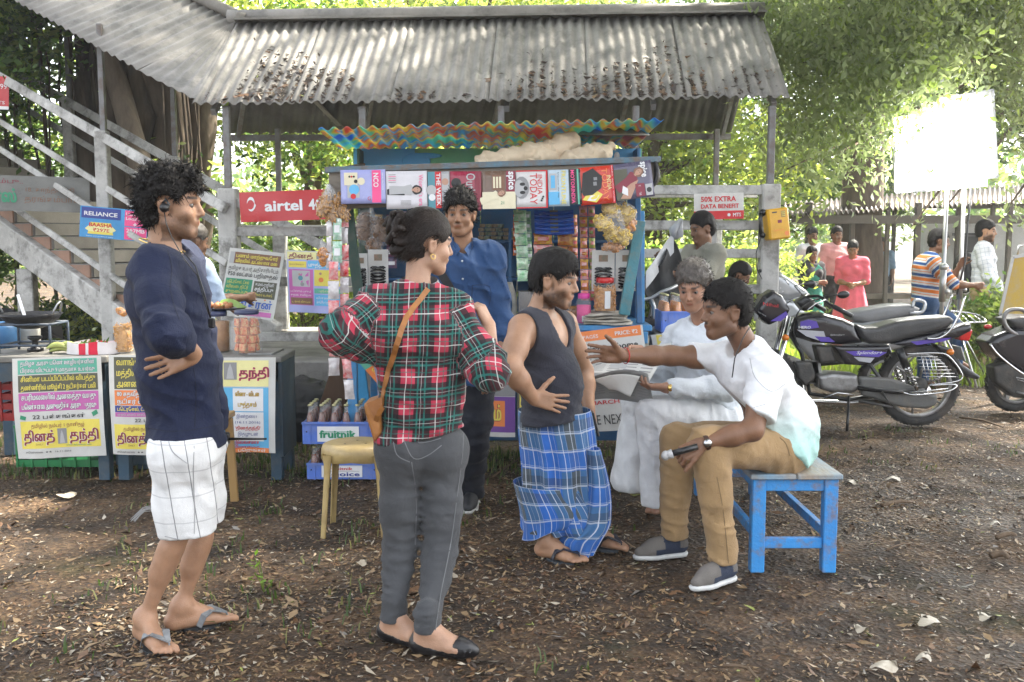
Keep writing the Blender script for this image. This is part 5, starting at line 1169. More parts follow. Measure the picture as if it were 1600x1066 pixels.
bundle('cloth_sack','smaller cream cloth sack at the right end of the awning',[E_(928,243,6.16,.12,.11,.06,.1),Cap(P(935,244,6.16),P(953,229,6.18),.06,.012,.05),E_(900,250,6.1,.12,.09,.04)],5,amp=.02,group='cream cloth sacks on the awning')
mb=MB();mb.lathe(P(952,211,6.55),[(.0,.075),(.10,.072),(.19,.052),(.255,.006),(.262,.0),(.250,-.006),(.18,.04),(0,.06)],30,(0,-.10,1));mb.build('tray',[ASB],label='shallow grey round tray lying upside down on the kiosk roof',cat='tray')

# ---------------------------------------------------------------- snacks and sachets
def bagmat():
    m=M('clear_polythene',(.9,.9,.9),.12,bump=.6,bscale=30,alpha=.13,amt=.05,spec=.8);return m
def snack_bag(label,bags,mat,kind,seed,group,top,Y=6.0):
    """clear bags tied at one point; bags = (x, y, rx, rz, tilt)"""
    tp=P(*top,Y);t=thing('snack_bag',label,'snack bag',tp-Vector((0,0,.3)),group);r=random.Random(seed)
    film=MB();food=MB()
    for bx,by,rx,rz,rot in bags:
        c=P(bx,by,Y+r.uniform(-.03,.04));R=Matrix.Rotation(rot,3,'Y');film.sphere(c,(rx*1.14,rx*.9,rz*1.16),12,0,R);u=(tp-c).normalized();film.tube([c+u*rz*.8,c.lerp(tp,.6),tp],[rx*.55,.018,.012],8,0)
        n=46 if kind!='stick' else 60
        for i in range(n):
            d=Vector((r.gauss(0,1),r.gauss(0,1),r.gauss(0,1))).normalized();q=c+R@Vector((d.x*rx*.93,d.y*rx*.75,d.z*rz*.93))*r.uniform(.75,1)
            if kind=='ring':
                a=Vector((r.gauss(0,1),r.gauss(0,1),r.gauss(0,1))).normalized();b=a.orthogonal().normalized();cc=a.cross(b);k=r.uniform(.012,.017)
                food.tube([q+b*k*math.cos(w)+cc*k*math.sin(w)for w in np.linspace(0,6.28,8)[:-1]],.0048,4,0,closed=True)
            elif kind=='stick':a=Vector((r.gauss(0,.4),r.gauss(0,.4),r.gauss(0,1))).normalized()*r.uniform(.02,.035);food.tube([q-a,q,q+a+Vector((.004,0,0))],.0055,4,0)
            else:food.sphere(q,r.uniform(.008,.015),6,0)
        food.sphere(c,(rx*.85,rx*.65,rz*.85),10,0,R)
    film.build('film',[bagmat()],t);o=food.build('snack',[mat],t);o['kind']='stuff';return t
TAN=M('fried_tan',(.50,.29,.11),.5,col2=(.38,.20,.07),scale=30,bump=.4);YLS=M('fried_yellow',(.62,.45,.10),.5,col2=(.48,.32,.06),scale=30,bump=.4);BRNS=M('fried_brown',(.22,.11,.05),.55,col2=(.14,.07,.03),scale=20,bump=.5);ORS=M('fried_orange',(.55,.24,.06),.5,bump=.4)
snack_bag('clear bag of tan fryums hanging at the left corner of the kiosk',[(505,325,.035,.055,.5),(520,332,.035,.06,.1),(535,330,.035,.055,-.35),(512,312,.04,.045,.2),(530,315,.035,.04,-.2),(524,343,.025,.03,0)],TAN,'stick',1,'snack bags hung on the kiosk',(513,288),5.92)
snack_bag('clear bag of dark brown crisps hanging inside the left of the kiosk',[(572,355,.07,.10,.1),(595,360,.055,.09,-.1),(585,385,.05,.06,0)],BRNS,'ring',2,'snack bags hung on the kiosk',(580,325),6.35)
snack_bag('upper clear bags of yellow star snacks at the right of the kiosk',[(955,328,.06,.042,.5),(978,335,.065,.06,1.2)],YLS,'ring',3,'snack bags hung on the kiosk',(975,308),5.98)
snack_bag('lower clear bags of yellow star snacks at the right of the kiosk',[(945,352,.06,.040,.3),(958,366,.05,.045,.2),(975,370,.042,.05,-.2),(938,345,.04,.03,.6)],YLS,'ring',4,'snack bags hung on the kiosk',(968,330),5.95)
snack_bag('clear bag of orange crisps hanging below the yellow snacks',[(958,386,.07,.03,0),(985,350,.035,.05,0)],ORS,'blob',6,'snack bags hung on the kiosk',(975,340),6.02)
snack_bag('tiny clear bag of tan rings hanging left of the red sachets',[(506,402,.032,.05,.1)],ORS,'ring',7,'snack bags hung on the kiosk',(503,372),5.95)
def foil(name,c,c2):return M('foil_'+name,c,.22,col2=c2,scale=26,bump=.8,bscale=35,metal=.15)
FR,FG,FB,FY,FS=foil('red',(.55,.015,.025),(.62,.50,.48)),foil('green',(.06,.34,.12),(.55,.6,.5)),foil('blue',(.02,.12,.50),(.03,.06,.3)),foil('gold',(.55,.38,.06),(.35,.03,.03)),foil('silver',(.65,.63,.63),(.45,.4,.4))
def sachet_strip(label,x0,y0,x1,y1,n,w,mats,Y,group,seed=0,puff=.012,fringe=False):
    a,b=P(x0,y0,Y),P(x1,y1,Y);t=thing('sachet_strip',label,'sachet strip',b,group);r=random.Random(seed);L0=(b-a).length/n;d=(b-a).normalized();s=Vector((1,0,0))
    for i in range(n):
        c=a+d*(i+.5)*L0;yaw=r.uniform(-.5,.5);sx=Vector((math.cos(yaw),math.sin(yaw),0));nn=Vector((math.sin(yaw),-math.cos(yaw),0));mb=MB();h=L0*.94;ph=r.uniform(0,6)
        f=lambda u,v,k=1:c+sx*(u-.5)*w*(1-.10*math.sin(math.pi*v))-d*(.5-v)*h*1.0+nn*k*puff*math.sin(math.pi*u)*math.sin(math.pi*v)*(1+.35*math.sin(9*v+ph))
        mb.grid(lambda u,v:f(u,v,1),5,5);mb.grid(lambda u,v:f(1-u,v,-1),5,5)
        mt=mats[i%len(mats)];o=mb.build('sachet',[mt],t)
        if w>.03 and FS not in mats:m2=MB();m2.grid(lambda u,v:f(.18+.64*u,.32+.34*v,1)+nn*.0015,3,2);m2.build('sachet_label',[mats[(i+1)%len(mats)]if len(mats)>1 else WHT],o)
    return t
G_='sachet strips hanging on the kiosk'
sachet_strip('long strip of red and silver sachets down the left front, nearer the railing',521,408,522,588,6,.068,[FR,FS],5.90,G_,1)
sachet_strip('long strip of red and silver sachets down the left front, nearer the plaid woman',538,330,538,560,9,.055,[FR,FS,FR],5.94,G_,2)
sachet_strip('single red and silver sachets dangling lowest beside the plank',541,560,547,625,2,.062,[FR,FS],5.90,G_,3)
sachet_strip('white and green sachet strip hanging above the red ones',527,340,527,412,2,.060,[foil('white',(.62,.66,.62),(.10,.38,.2))],5.92,G_,4)
sachet_strip('clear silver strip beside the white and green one',514,345,514,420,3,.035,[FS],5.93,G_,41)
sachet_strip('green sachet strip hanging left of the blue packets',812,328,818,440,6,.085,[FG,foil('green_white',(.20,.50,.25),(.6,.62,.55))],6.30,G_,5)
sachet_strip('green sachet strip hanging furthest left inside the kiosk',824,330,829,438,7,.045,[FG],6.36,G_,51)
sachet_strip('gold and red packet strip below the blue packets',848,364,850,420,3,.13,[FY,FR],6.34,G_,6);sachet_strip('dark gold packet strip below the blue packets',882,364,886,425,3,.10,[FY,foil('maroon',(.28,.02,.03),(.3,.2,.05))],6.36,G_,7)
sachet_strip('red and yellow sachet strip left of the hair clip cards',911,322,914,470,9,.055,[FR,FY],6.30,G_,8);sachet_strip('red and green sachet strip touching the hair clip cards',924,322,927,470,9,.045,[FR,foil('dkgreen',(.05,.2,.06),(.5,.4,.1))],6.32,G_,9)
sachet_strip('dark sachet strip in the shade left inside the kiosk',612,335,612,420,5,.07,[foil('dim',(.12,.13,.22),(.2,.05,.06))],6.5,G_,10);sachet_strip('brown sachet strip in the shade beside the blue shirt',655,335,655,470,6,.08,[foil('dim2',(.3,.2,.05),(.1,.2,.1))],6.55,G_,11)
bl=thing('packet_bundle','bundle of six blue foil packets hanging level on the kiosk','packet bundle',P(865,365,6.28))
for i in range(6):
    mb=MB();y=331+6.3*i;c=P(865+i*.3,y,6.27);mb.grid(lambda u,v:c+Vector(((u-.5)*.245,-.014*math.sin(math.pi*v)-.004*math.sin(14*u+i),(v-.5)*.024-.008*math.sin(math.pi*u))),10,3);mb.grid(lambda u,v:c+Vector(((.5-u)*.245,.01*math.sin(math.pi*v),(v-.5)*.024-.008*math.sin(math.pi*u))),10,3);mb.build('packet',[FB],bl)
    m2=MB();m2.grid(lambda u,v:c+Vector(((u-.5)*.05,-.0165*math.sin(math.pi*v),(v-.5)*.018)),3,2);m2.build('packet_label',[OLV],bl)
def clip_card(label,x0,y0,x1,y1,Y,ncl,tilt=0):
    a,b=P(x0,y0,Y),P(x1,y1,Y);c=Vector((a.x,Y,b.z));t=thing('hair_clip_card',label,'card',c,'cards of black hair clips');W,H=b.x-a.x,a.z-b.z;mb=MB();mb.box((c.x+W/2,Y,c.z+H/2),(W,.004,H));mb.build('backing_card',[M('white_card',(.62,.61,.58),.6,bump=.05)],t)
    mb=MB();mb.box((c.x+W/2,Y-.003,c.z+H*.80),(W*.40,.002,H*.16));mb.build('picture',[M('small_photo',(.30,.16,.10),.4,col2=(.12,.14,.10),scale=60,bump=0)],t);r=random.Random(int(x0));cl=MB()
    for k in range(ncl):
        cx=c.x+W*(.25+.5*k/max(1,ncl-1))if ncl>1 else c.x+W*.5;R_=W*(.22 if ncl>1 else .36)
        for i in range(7):z=c.z+H*(.10+.075*i);cl.tube([(cx+R_*math.cos(w),Y-.012-.006*math.sin(3*w),z+.006*math.sin(2*w+i))for w in np.linspace(0,6.28,11)[:-1]],.0052,5,0,closed=True)
    cl.build('hair_clips',[M('black_gloss',(.008,.008,.009),.25)],t,kind='stuff')
clip_card('white card of black hair clips at the left of the kiosk beside the plaid shoulder',575,390,607,452,6.25,1);clip_card('white card of black hair clips farthest left behind the dark post',555,396,575,452,6.22,1);clip_card('white hair clip card above the red lidded jar',925,391,960,455,6.28,1);clip_card('white hair clip card by the right kiosk post',962,391,996,455,6.28,1)
# small packets stacked on the shelf
k=0
for row in range(4):
    for col in range(6 if row<3 else 4):
        x=X_(752+9.5*col+(row%2)*2,7.05);mb=MB();mb.box((x,7.05,1.515+.028*row+.013),(.038,.07,.024),Matrix.Rotation(random.uniform(-.15,.15),3,'Z'),bev=.002);mb.build('match_packet',[[M('packet_brown',(.22,.14,.08),.6,col2=(.4,.33,.22),scale=50,bump=.1),M('packet_green',(.12,.18,.12),.6,col2=(.4,.36,.25),scale=50,bump=.1)][k%2]],label='small packet on the kiosk shelf, '+('bottom','second','third','top')[row]+' layer, '+ORD[col]+' from the left',cat='packet',group='packets stacked on the kiosk shelf');k+=1
# jars
JG=M('jar_glass',(.95,.97,.97),.05,bump=0,alpha=.10,amt=.03,spec=.9)
def jar(label,px,py_base,py_top,r,Y,lid,content,cm,name='jar',lidh=.03,fill=.75,label_print=None,z=None,shape='pet'):
    b=P(px,py_base,Y);z0=z if z is not None else b.z;H=P(px,py_top,Y).z-b.z;t=thing(name,label,'jar',(b.x,Y,z0));c=Vector((b.x,Y,z0));g=MB()
    prof=[(r*.9,0),(r,.012),(r*.97,H*.3),(r,H*.35),(r*.97,H*.55),(r,H*.72),(r*.82,H*.86),(r*.72,H-lidh)]
    g.lathe(c,prof,24,caps=False);g.lathe(c,[(r*.88,.002),(0,.003)],24,caps=False);g.build('jar_body',[JG],t)
    if lid:l=MB();l.lathe(c+Vector((0,0,H-lidh)),[(r*.74,-.004),(r*.78,0),(r*.78,lidh*.9),(r*.72,lidh),(0,lidh)],24);l.build('lid',[lid],t)
    f=MB();rd=random.Random(int(px))
    if content=='sticks':
        f.lathe(c,[(r*.84,.01),(r*.86,H*fill*.9),(0,H*fill*.95)],20)
        for i in range(240):a=rd.uniform(0,6.28);z_=rd.uniform(.02,H*fill);q=c+Vector((r*.88*math.cos(a),r*.88*math.sin(a),z_));d=Vector((rd.gauss(0,1)*math.sin(a),-rd.gauss(0,1)*math.cos(a),rd.gauss(0,.8))).normalized()*.016;f.tube([q-d,q+d],.0035,4)
    elif content=='packs':
        for i in range(4):
            for j in range(7):a=6.283*j/7+i;q=c+Vector((r*.66*math.cos(a),r*.66*math.sin(a),.02+H*fill*(i+.5)/4));f.box(q,(.044,.016,H*fill/4.4),Matrix.Rotation(a+1.57+rd.uniform(-.3,.3),3,'Z')@Matrix.Rotation(rd.uniform(-.3,.3),3,'X'),bev=.003)
        f.lathe(c,[(r*.55,.01),(r*.55,H*fill),(0,H*fill)],14)
    else:f.lathe(c,[(r*.90,.008),(r*.92,H*fill),(0,H*fill*1.02)],24)
    o=f.build('contents',[cm],t,kind='stuff')
    if label_print:m2=MB();m2.grid(lambda u,v:c+Vector((r*1.01*math.sin((u-.5)*label_print[0]+label_print[1]),-r*1.01*math.cos((u-.5)*label_print[0]+label_print[1]),H*(label_print[2]+label_print[3]*v))),6,1);m2.build('jar_label',[WHT],t)
    return t
REDL=M('red_plastic',(.55,.02,.02),.3);PNKL=M('pink_plastic',(.65,.04,.30),.35)
jar('clear jar of yellow sticks with a red lid standing on old newspapers',945,481,427,.072,6.25,REDL,'sticks',M('sev',(.60,.30,.08),.5,col2=(.45,.2,.05),scale=40,bump=.3),label_print=(.5,.15,.12,.5),z=CT+.075)
jar('clear jar of pink powder with a pink lid beside the red lidded jar',912,500,452,.048,6.25,PNKL,'fill',M('pink_powder',(.65,.03,.22),.8),fill=.62,label_print=(.8,.1,.08,.2),z=CT)
mb=None
for i in range(6):
    m_=MB();x,y=X_(948,6.28)+random.uniform(-.02,.02),6.27+random.uniform(-.02,.02);R=Matrix.Rotation(random.uniform(-.2,.2),3,'Z');w_=.30-.012*i
    m_.grid(lambda u,v:Vector((x,y,CT+.003+.0125*i))+R@Vector(((u-.5)*w_,(v-.5)*.24,.004*math.sin(7*u+i)+.006*math.sin(5*v+2*i))),8,5,thick=(0,0,.010));m_.build('folded_newspaper',[M('old_paper',(.46,.42,.35),.8,col2=(.30,.28,.24),scale=30,bump=.2)],label=('bottommost','second lowest','third lowest','third highest','second highest','topmost')[i]+' folded old newspaper in the pile under the red lidded jar',cat='newspaper',group='pile of folded newspapers on the counter')
jar('squat glass jar of amber sweets half hidden behind the bearded man',898,498,470,.045,6.35,None,'packs',M('amber_sweets',(.35,.16,.04),.4),z=CT)
for i,px in enumerate((770,782,800)):
    m_=MB();x=X_(px,6.45);m_.grid(lambda u,v:Vector((x+.02*math.sin(4*v)+(u-.5)*.035,6.42+.05*i,CT+.005+.24*v)),3,6,thick=(0,.22,0));m_.build('standing_papers',[M('old_paper')],label=['bundle of upright old papers beside the blue sleeve','second bundle of upright papers from the blue sleeve','third bundle of upright papers, nearest the bearded man'][i],cat='paper bundle')
mb=MB();mb.box((X_(822,6.5),6.5,CT+.10),(.10,.08,.20),bev=.006);mb.build('steel_tin',[M('steel')if 'steel' in MATS else M('steel',(.5,.5,.5),.25,metal=1,bump=0)],label='steel tin between the paper bundles and the bearded man',cat='tin')

# ---------------------------------------------------------------- news posters
def hang_sheet(name,label,x0,yt0,x1,yt1,hpx,Y,fn,mat=PAPER,amp=.015,seed=0,curl=.02,group=None,Y1=None,shear=0,cat='poster'):
    a,b=P(x0,yt0,Y),P(x1,yt1,Y1 or Y);ux=(b-a).normalized();n0=Vector((ux.y,-ux.x,0)).normalized();uy=n0.cross(ux);uy=uy if uy.z>0 else-uy;W,H=(b-a).length,hpx/FPX*Y
    uy=(uy+ux*shear).normalized();c=a-uy*H;t=thing(name,label,cat,c,group);r=random.Random(seed);ph=[r.uniform(0,6.28)for _ in range(4)]
    def surf(u,v,d=0):
        p,q=u/W,v/H;z=amp*(math.sin(5*p+ph[0]+2*q)*(1.1-q)+.5*math.sin(4*q+ph[1]+3*p)+.4*math.sin(12*p+ph[2]-5*q)*(1.05-q))+curl*(1-q)**2+amp*1.6
        return c+ux*u+uy*v+n0*(z+d)
    mb=MB();mb.grid(lambda u,v:surf(u*W,v*H,0),22,18);mb.build('sheet',[mat],t);s=Print(surf,W,H);fn(s);s.build(t);return t
T=Print.text
def band(s,y0,y1,col,lines,tcol,x0=.06,x1=.95,outline=None,f=.62):
    s.rect(x0,y0,x1,y1,col);n=len(lines);hh=(y1-y0)/n
    for i,l in enumerate(lines):s.text(l,x0+.03,y1-hh*(i+1)+hh*.24,hh*f*.92,tcol,w=(x1-x0-.06),double=.05,outline=outline)
def masthead(s,y0,y1,words=('தினத்','தந்தி'),x0=.06,x1=.95):
    s.rect(x0,y0,x1,y1,YEL);h=(y1-y0);s.text('தமிழில் நம்பர் 1 நாளிதழ்',x0+.12,y1-h*.24,h*.13,MAROON,w=(x1-x0)*.66);s.text(words[0],x0+.03,y0+h*.27,h*.34,MAROON,w=(x1-x0)*.38,double=.09,outline=WHT);s.text(words[1],x0+(x1-x0)*.60,y0+h*.27,h*.34,MAROON,w=(x1-x0)*.37,double=.09,outline=WHT)
    xm=x0+(x1-x0)*.455;s.rect(xm,y0+h*.14,xm+(x1-x0)*.11,y0+h*.70,GREY,2);s.poly([(xm+.02,y0+h*.16),(xm+.075,y0+h*.16),(xm+.06,y0+h*.5),(xm+.048,y0+h*.64),(xm+.034,y0+h*.5)],LGREY,3);s.text('DAILY',x0+.17,y0+h*.12,h*.07,BRN)
    s.text('www.dailythanthi.com',x0+(x1-x0)*.55,y0+h*.05,h*.07,GRN,w=(x1-x0)*.33)
def f1(s):
    band(s,.84,.98,GRN2,['தமிழக அரசு பெண் ஊழியர்களின்','பிரசவ விடுப்பு 9 மாதமாக உயர்வு'],WHT,outline=BLK);band(s,.665,.83,OLV,['சினிமா படப்பிடிப்பில் விபத்து','தண்ணீரில் மூழ்கி 2 நடிகர்கள் பலி'],YEL);band(s,.47,.655,MAG,['சபரிமலையில் அனைத்து வயது','பெண்களை அனுமதிக்க அரசு ஆதரவு'],WHT,outline=BLK)
    s.text('22 பக்கங்கள்',.20,.395,.04,BLK,w=.58,double=.04);s.poly([(.06,.40),(.12,.385),(.13,.42),(.07,.44)],GRN,2);s.poly([(.94,.43),(.88,.40),(.86,.44),(.92,.47)],GRN,2);masthead(s,.10,.375);s.text('சென்னை  ★★  16-11-2016',.1,.055,.018,BLK,w=.5)
def f2(s):
    band(s,.66,.98,OLV,['வாங்கிய கடன்களை','மத்திய அரசு முழுவதும்','அனைத்தும் தள்ளுபடி'],YEL);band(s,.50,.65,ORG,['80 சதவீத வாக்குகள் பதிவு','நடிகர் விஜய் வாழ்த்து'],WHT,outline=BLK);band(s,.43,.495,NAVY,['பெட்ரோல், டீசல் விலை குறைப்பு'],YEL);band(s,.385,.428,MAG,['எஸ்.எஸ்.எல்.சி. பிளஸ் 2 தேர்வு'],LGREY);s.text('22 பக்கங்கள்',.30,.335,.035,BLK,w=.5,double=.04);masthead(s,.06,.31,x0=.04);s.text('சென்னை  ★★  16-11-2016',.06,.02,.018,BLK,w=.55)
def f3(s):
    s.rect(0,.70,.92,.97,LYEL);s.rect(.40,.77,.55,.95,GREY,2);s.poly([(.43,.78),(.52,.78),(.50,.88),(.475,.94),(.45,.88)],LGREY,3);s.text('தந்தி',.58,.80,.085,MAROON,w=.34,double=.09,outline=PINK);s.text('தினத்',.04,.80,.085,MAROON,w=.34,double=.09,outline=PINK);s.rect(0,.0,.92,.69,SKYB,1);s.rect(.50,.44,.86,.68,WHT,2);s.text('வினா - விடை',.53,.60,.045,YEL,w=.28,outline=MAROON);s.text('புத்தகம்',.56,.49,.045,YEL,w=.22,outline=MAROON)
    s.rect(.50,.12,.86,.43,WHT,2);s.text('இன்றைய',.54,.37,.034,NAVY,w=.24);s.text('(16.11.2016)',.52,.31,.027,NAVY,w=.30);s.text('‘தினத்தந்தி’',.52,.245,.034,RED,w=.30,double=.06);s.text('இதழுடன்',.55,.18,.036,NAVY,w=.24);s.text('இலவசமாக',.52,.09,.036,RED,w=.28,double=.06);s.text('இணைப்பு',.52,.05,.020,RED,w=.28,double=.06);s.rect(0,0,.92,.05,ORG,2);s.text('பெறுங்கள்',.55,.008,.030,WHT,w=.33,double=.05)
G2='newspaper posters on the front of the snack tables'
hang_sheet('news_poster','Tamil newspaper poster with green, black and pink headline bands, leftmost on the tables',22,560,160,555,160,6.10,f1,seed=1,curl=-.01,shear=.03,group=G2)
hang_sheet('news_poster','Tamil newspaper poster with black and orange headline bands half hidden behind the navy shirted man',172,554,302,556,158,6.10,f2,seed=2,curl=.0,shear=-.02,group=G2)
hang_sheet('news_poster','Tamil newspaper poster with a yellow masthead and blue panel right of the white shorts',298,558,432,558,152,6.10,f3,seed=3,curl=.0,shear=.02,group=G2)
def f4(s):
    s.rect(.10,.78,.95,.95,BRN);s.rect(.03,.78,.11,.95,LGREY,2);s.text('பணம் மாற்றுவோர்',.14,.875,.05,YEL,w=.76,double=.06);s.text('விரலில் அடையாள மை',.14,.80,.05,YEL,w=.76,double=.06);s.text('தமிழக உயர் அதிகாரியிடம்',.04,.69,.055,BLK,w=.9);s.text('₹50 லட்சம் பறிமுதல்',.04,.60,.06,BLK,w=.9,double=.03)
    s.rect(.03,.33,.50,.56,GRN,1);s.rect(.53,.30,.95,.55,OLV,1);[s.text(a,.06,.49-.07*i,.045,YEL,w=.38)for i,a in enumerate(('பெட்ரோல், டீசல்','விலை திடீர்','குறைப்பு'))];s.text('கமல்-ரஜினி',.56,.485,.045,WHT,w=.34);s.text('சந்திப்பு',.56,.41,.05,WHT,w=.34,double=.05);s.text('விவரம் உள்ளே',.56,.335,.035,YEL,w=.34);s.text('தினகரன்',.10,.15,.11,BLUP,w=.82,double=.07);s.disc(.78,.28,.008,ORG,3);s.rect(.42,.03,.94,.10,MAG,2);s.text('www.dinakaran.com',.5,.12,.016,BLK,w=.4)
def f5(s):
    s.rect(.02,.86,.98,.98,LYEL,1);s.text('தினத்',.05,.88,.07,MAROON,w=.42,double=.08);s.rect(.54,.87,.66,.97,GREY,2);s.text('தந்தி',.70,.88,.07,MAROON,w=.28,double=.08);s.rect(.02,.0,.98,.855,LIL,.8);s.rect(.04,.73,.36,.83,YEL,2);s.text('இலவச இணைப்பு',.06,.77,.02,BRN,w=.26);s.rect(.38,.72,.98,.84,SKYB,2);s.text('முத்துச்சரம்',.40,.75,.055,WHT,w=.55,double=.06)
    s.rect(.04,.12,.48,.70,MAG,1.5);s.rect(.10,.42,.42,.68,LGREY,2);s.disc(.25,.56,.022,TEAL,3);s.disc(.23,.62,.009,SKINP,3.6);s.disc(.28,.46,.018,GREY,3.4);s.text('படிக்கும் பக்கம்',.06,.33,.03,WHT,w=.38);s.text('கதை, கவிதை',.06,.27,.03,WHT,w=.38);s.rect(.06,.13,.46,.24,BRN,2);s.text('உங்கள் விருப்பம்',.08,.16,.03,YEL,w=.34);s.rect(.50,.44,.98,.70,YEL,2);s.disc(.62,.54,.022,ORG,3);s.disc(.61,.64,.012,SKINP,3.6);s.text('சமையல்',.76,.58,.035,MAROON,w=.2);s.text('குறிப்பு',.76,.51,.035,MAROON,w=.2);s.rect(.50,.32,.98,.40,GRN2,2);s.text('ஆரோக்கியம்',.53,.34,.035,LYEL,w=.4);s.rect(.50,.12,.98,.30,SKYB,2);s.text('விளையாட்டு',.53,.23,.035,WHT,w=.40);s.text('செய்திகள்',.53,.16,.035,WHT,w=.40)
G3='newspapers tied to the platform railing'
hang_sheet('newspaper','Tamil newspaper front page with brown and black headlines tied to the railing',360,387,446,396,106,8.95,f4,seed=4,group=G3,shear=.08,cat='newspaper');hang_sheet('newspaper','yellow and lilac Tamil newspaper tied to the railing nearer the kiosk',448,391,535,394,96,8.9,f5,seed=5,group=G3,shear=-.04,cat='newspaper')
def f6(s):
    s.rect(.0,.90,.97,1,ORG,1);s.text('12 PAGES',.06,.925,.035,WHT,w=.30);s.text('PRICE: ₹2',.60,.925,.04,WHT,w=.32,double=.05);s.text('Demonetisation home',-.28,.79,.065,BLK,w=1.18,double=.05)
    for c in range(4):
        for i in range(13):s.rect(.03+.24*c,.74-.025*i,.22+.24*c,.748-.025*i,GREY,1)
    s.rect(.05,.50,.4,.62,LGREY,2);s.rect(.70,.55,.92,.62,MAROON,2);s.text('FINAL EDITION',.02,.34,.035,RED,w=.62);s.text('9 MARCH',.02,.27,.04,RED,w=.5,double=.05);s.text('THE NEXT',.0,.07,.10,BLK,w=.6);s.rect(.62,.05,.98,.38,GREY,2);s.rect(.70,.20,.85,.36,BLUP,3);s.rect(.64,.06,.96,.14,LGREY,3);s.disc(.78,.13,.02,BLK,4)
def f7(s):
    s.rect(0,.62,1,1,WHT,1);s.text('எதிரி',.5,.88,.06,RED,w=.4,double=.06);s.text('பலம்',.5,.74,.06,RED,w=.4,double=.06);s.rect(.0,.35,1,.62,GREY,1.5);s.rect(0,.55,1,.62,TEAL,2);s.text('ஜாலம்!',.28,.46,.09,RED,w=.68,double=.08,outline=WHT);s.disc(.5,.40,.03,RED,3,ry=.012);s.text('வாரமலர்',.36,.385,.022,WHT,w=.3,layer=5);s.rect(0,.04,1,.345,PURP,1.6);s.rect(.1,.09,.86,.31,ORG,2.4);s.text('ஜோதிடம்',.14,.14,.12,YEL,w=.66,layer=5,double=.06,outline=MAROON)
hang_sheet('news_poster','English newspaper poster with orange bar reading 12 PAGES on the kiosk front',893,520,1003,507,160,6.08,f6,seed=6,shear=-.03);hang_sheet('news_poster','purple Tamil magazine poster on the kiosk front between the plaid woman and the bearded man',690,500,805,500,184,6.08,f7,seed=7)
hang_sheet('news_poster','yellow edged poster mostly hidden behind the bearded man',808,540,885,540,130,6.09,lambda s:(s.rect(0,0,1,1,OLV,1),s.rect(.05,.1,.95,.5,YEL,2),s.text('மலர்',.2,.2,.12,GRN,w=.6),s.text('இதழ்',.1,.75,.1,RED,w=.7),s.rect(.0,.68,1,.7,WHT,2)),seed=8)
def f8(s):s.rect(0,.80,1,1,GRN2,1);s.disc(.4,.88,.014,PINK,2);s.poly([(.3,.86),(.5,.86),(.4,.74)],ORG,2);s.rect(0,.52,1,.80,ORG,1.5);s.rect(0,.25,1,.52,NAVY,1.5);s.rect(0,0,1,.25,MAG,1.5);[s.text(a,.12,y,.075,c,w=.8,double=.06)for a,y,c in(('இல்லற',.68,YEL),('நிகழ்வு',.55,YEL),('கருத்து',.42,WHT),('எளிய',.29,WHT),('மாத இதழ்',.08,ORG))]
hang_sheet('news_poster','narrow ice cream and orange poster leaning beside the plaid woman’s papers',556,560,602,532,118,6.1,f8,seed=9,shear=-.16)
hang_sheet('news_poster','yellow Tamil newspaper poster below the bottle crate behind the grey haired man',1016,523,1078,516,60,6.3,lambda s:(s.rect(.12,.55,1,.98,YEL,1),s.rect(.12,0,1,.5,OLV,1),s.text('தினத்',.2,.62,.25,MAROON,w=.75,double=.09,outline=WHT),s.text('அரசு ஊழியர்',.2,.2,.12,WHT,w=.7)),seed=10,shear=-.1)

sachet_strip('brown sachet strip beside the dark green kiosk post',592,335,590,388,4,.05,[foil('brownish',(.3,.16,.05),(.5,.35,.1))],6.6,G_,12);sachet_strip('purple sachet strip high inside the kiosk left of the blue shirt',634,330,634,370,3,.06,[foil('violet',(.18,.05,.30),(.5,.4,.5))],6.7,G_,13);sachet_strip('orange and red sachet strip deep in the shade beside the divider',806,335,806,400,5,.04,[foil('orange',(.6,.2,.03),(.5,.05,.05))],6.6,G_,14);sachet_strip('gold sachet strip deep in the kiosk right of the blue packets',897,335,898,440,6,.05,[FY,FR],6.5,G_,15);sachet_strip('maroon sachet strip nearest the bags of yellow snacks',934,400,935,470,4,.04,[foil('maroon',(.28,.02,.03),(.3,.2,.05)),FR],6.4,G_,16)
# ---------------------------------------------------------------- snack tables, wok, crates
TD=M('table_top_grey',(.20,.19,.17),.7,col2=(.12,.115,.10),scale=6,bump=.3);TB=M('dark_blue_board',(.03,.06,.09),.6,bump=.2,dirt=(.08,.08,.07),dscale=6)
def table(label,x0,x1,y0,y1,z,legs=True,solid_side=None):
    t=thing('table',label,'table',((x0+x1)/2,(y0+y1)/2,0));mb=MB();mb.box(((x0+x1)/2,(y0+y1)/2,z-.02),(x1-x0,y1-y0,.04),bev=.005);mb.build('tabletop',[TD],t);mb=MB();mb.box(((x0+x1)/2,y0+.03,z-.10),(x1-x0-.03,.03,.12));mb.build('apron',[TB],t);mb=MB();mb.box(((x0+x1)/2,y1-.03,z-.10),(x1-x0-.03,.03,.12));mb.build('apron',[TB],t)
    for x in(x0+.05,x1-.05):
        for y in(y0+.05,y1-.05):mb=MB();mb.box((x,y,(z-.04)/2),(.07,.07,z-.04),bev=.004);mb.build('leg',[M('faded_blue_leg',(.03,.07,.11),.6,bump=.3,dirt=(.1,.1,.09),dscale=7)],t)
    if solid_side:
        for xx in(x1-.012,):mb=MB();mb.box((xx,(y0+y1)/2,z-.34),(.02,y1-y0-.02,.60));mb.build('side_panel',[TB],t)
    return t
TZ=.79
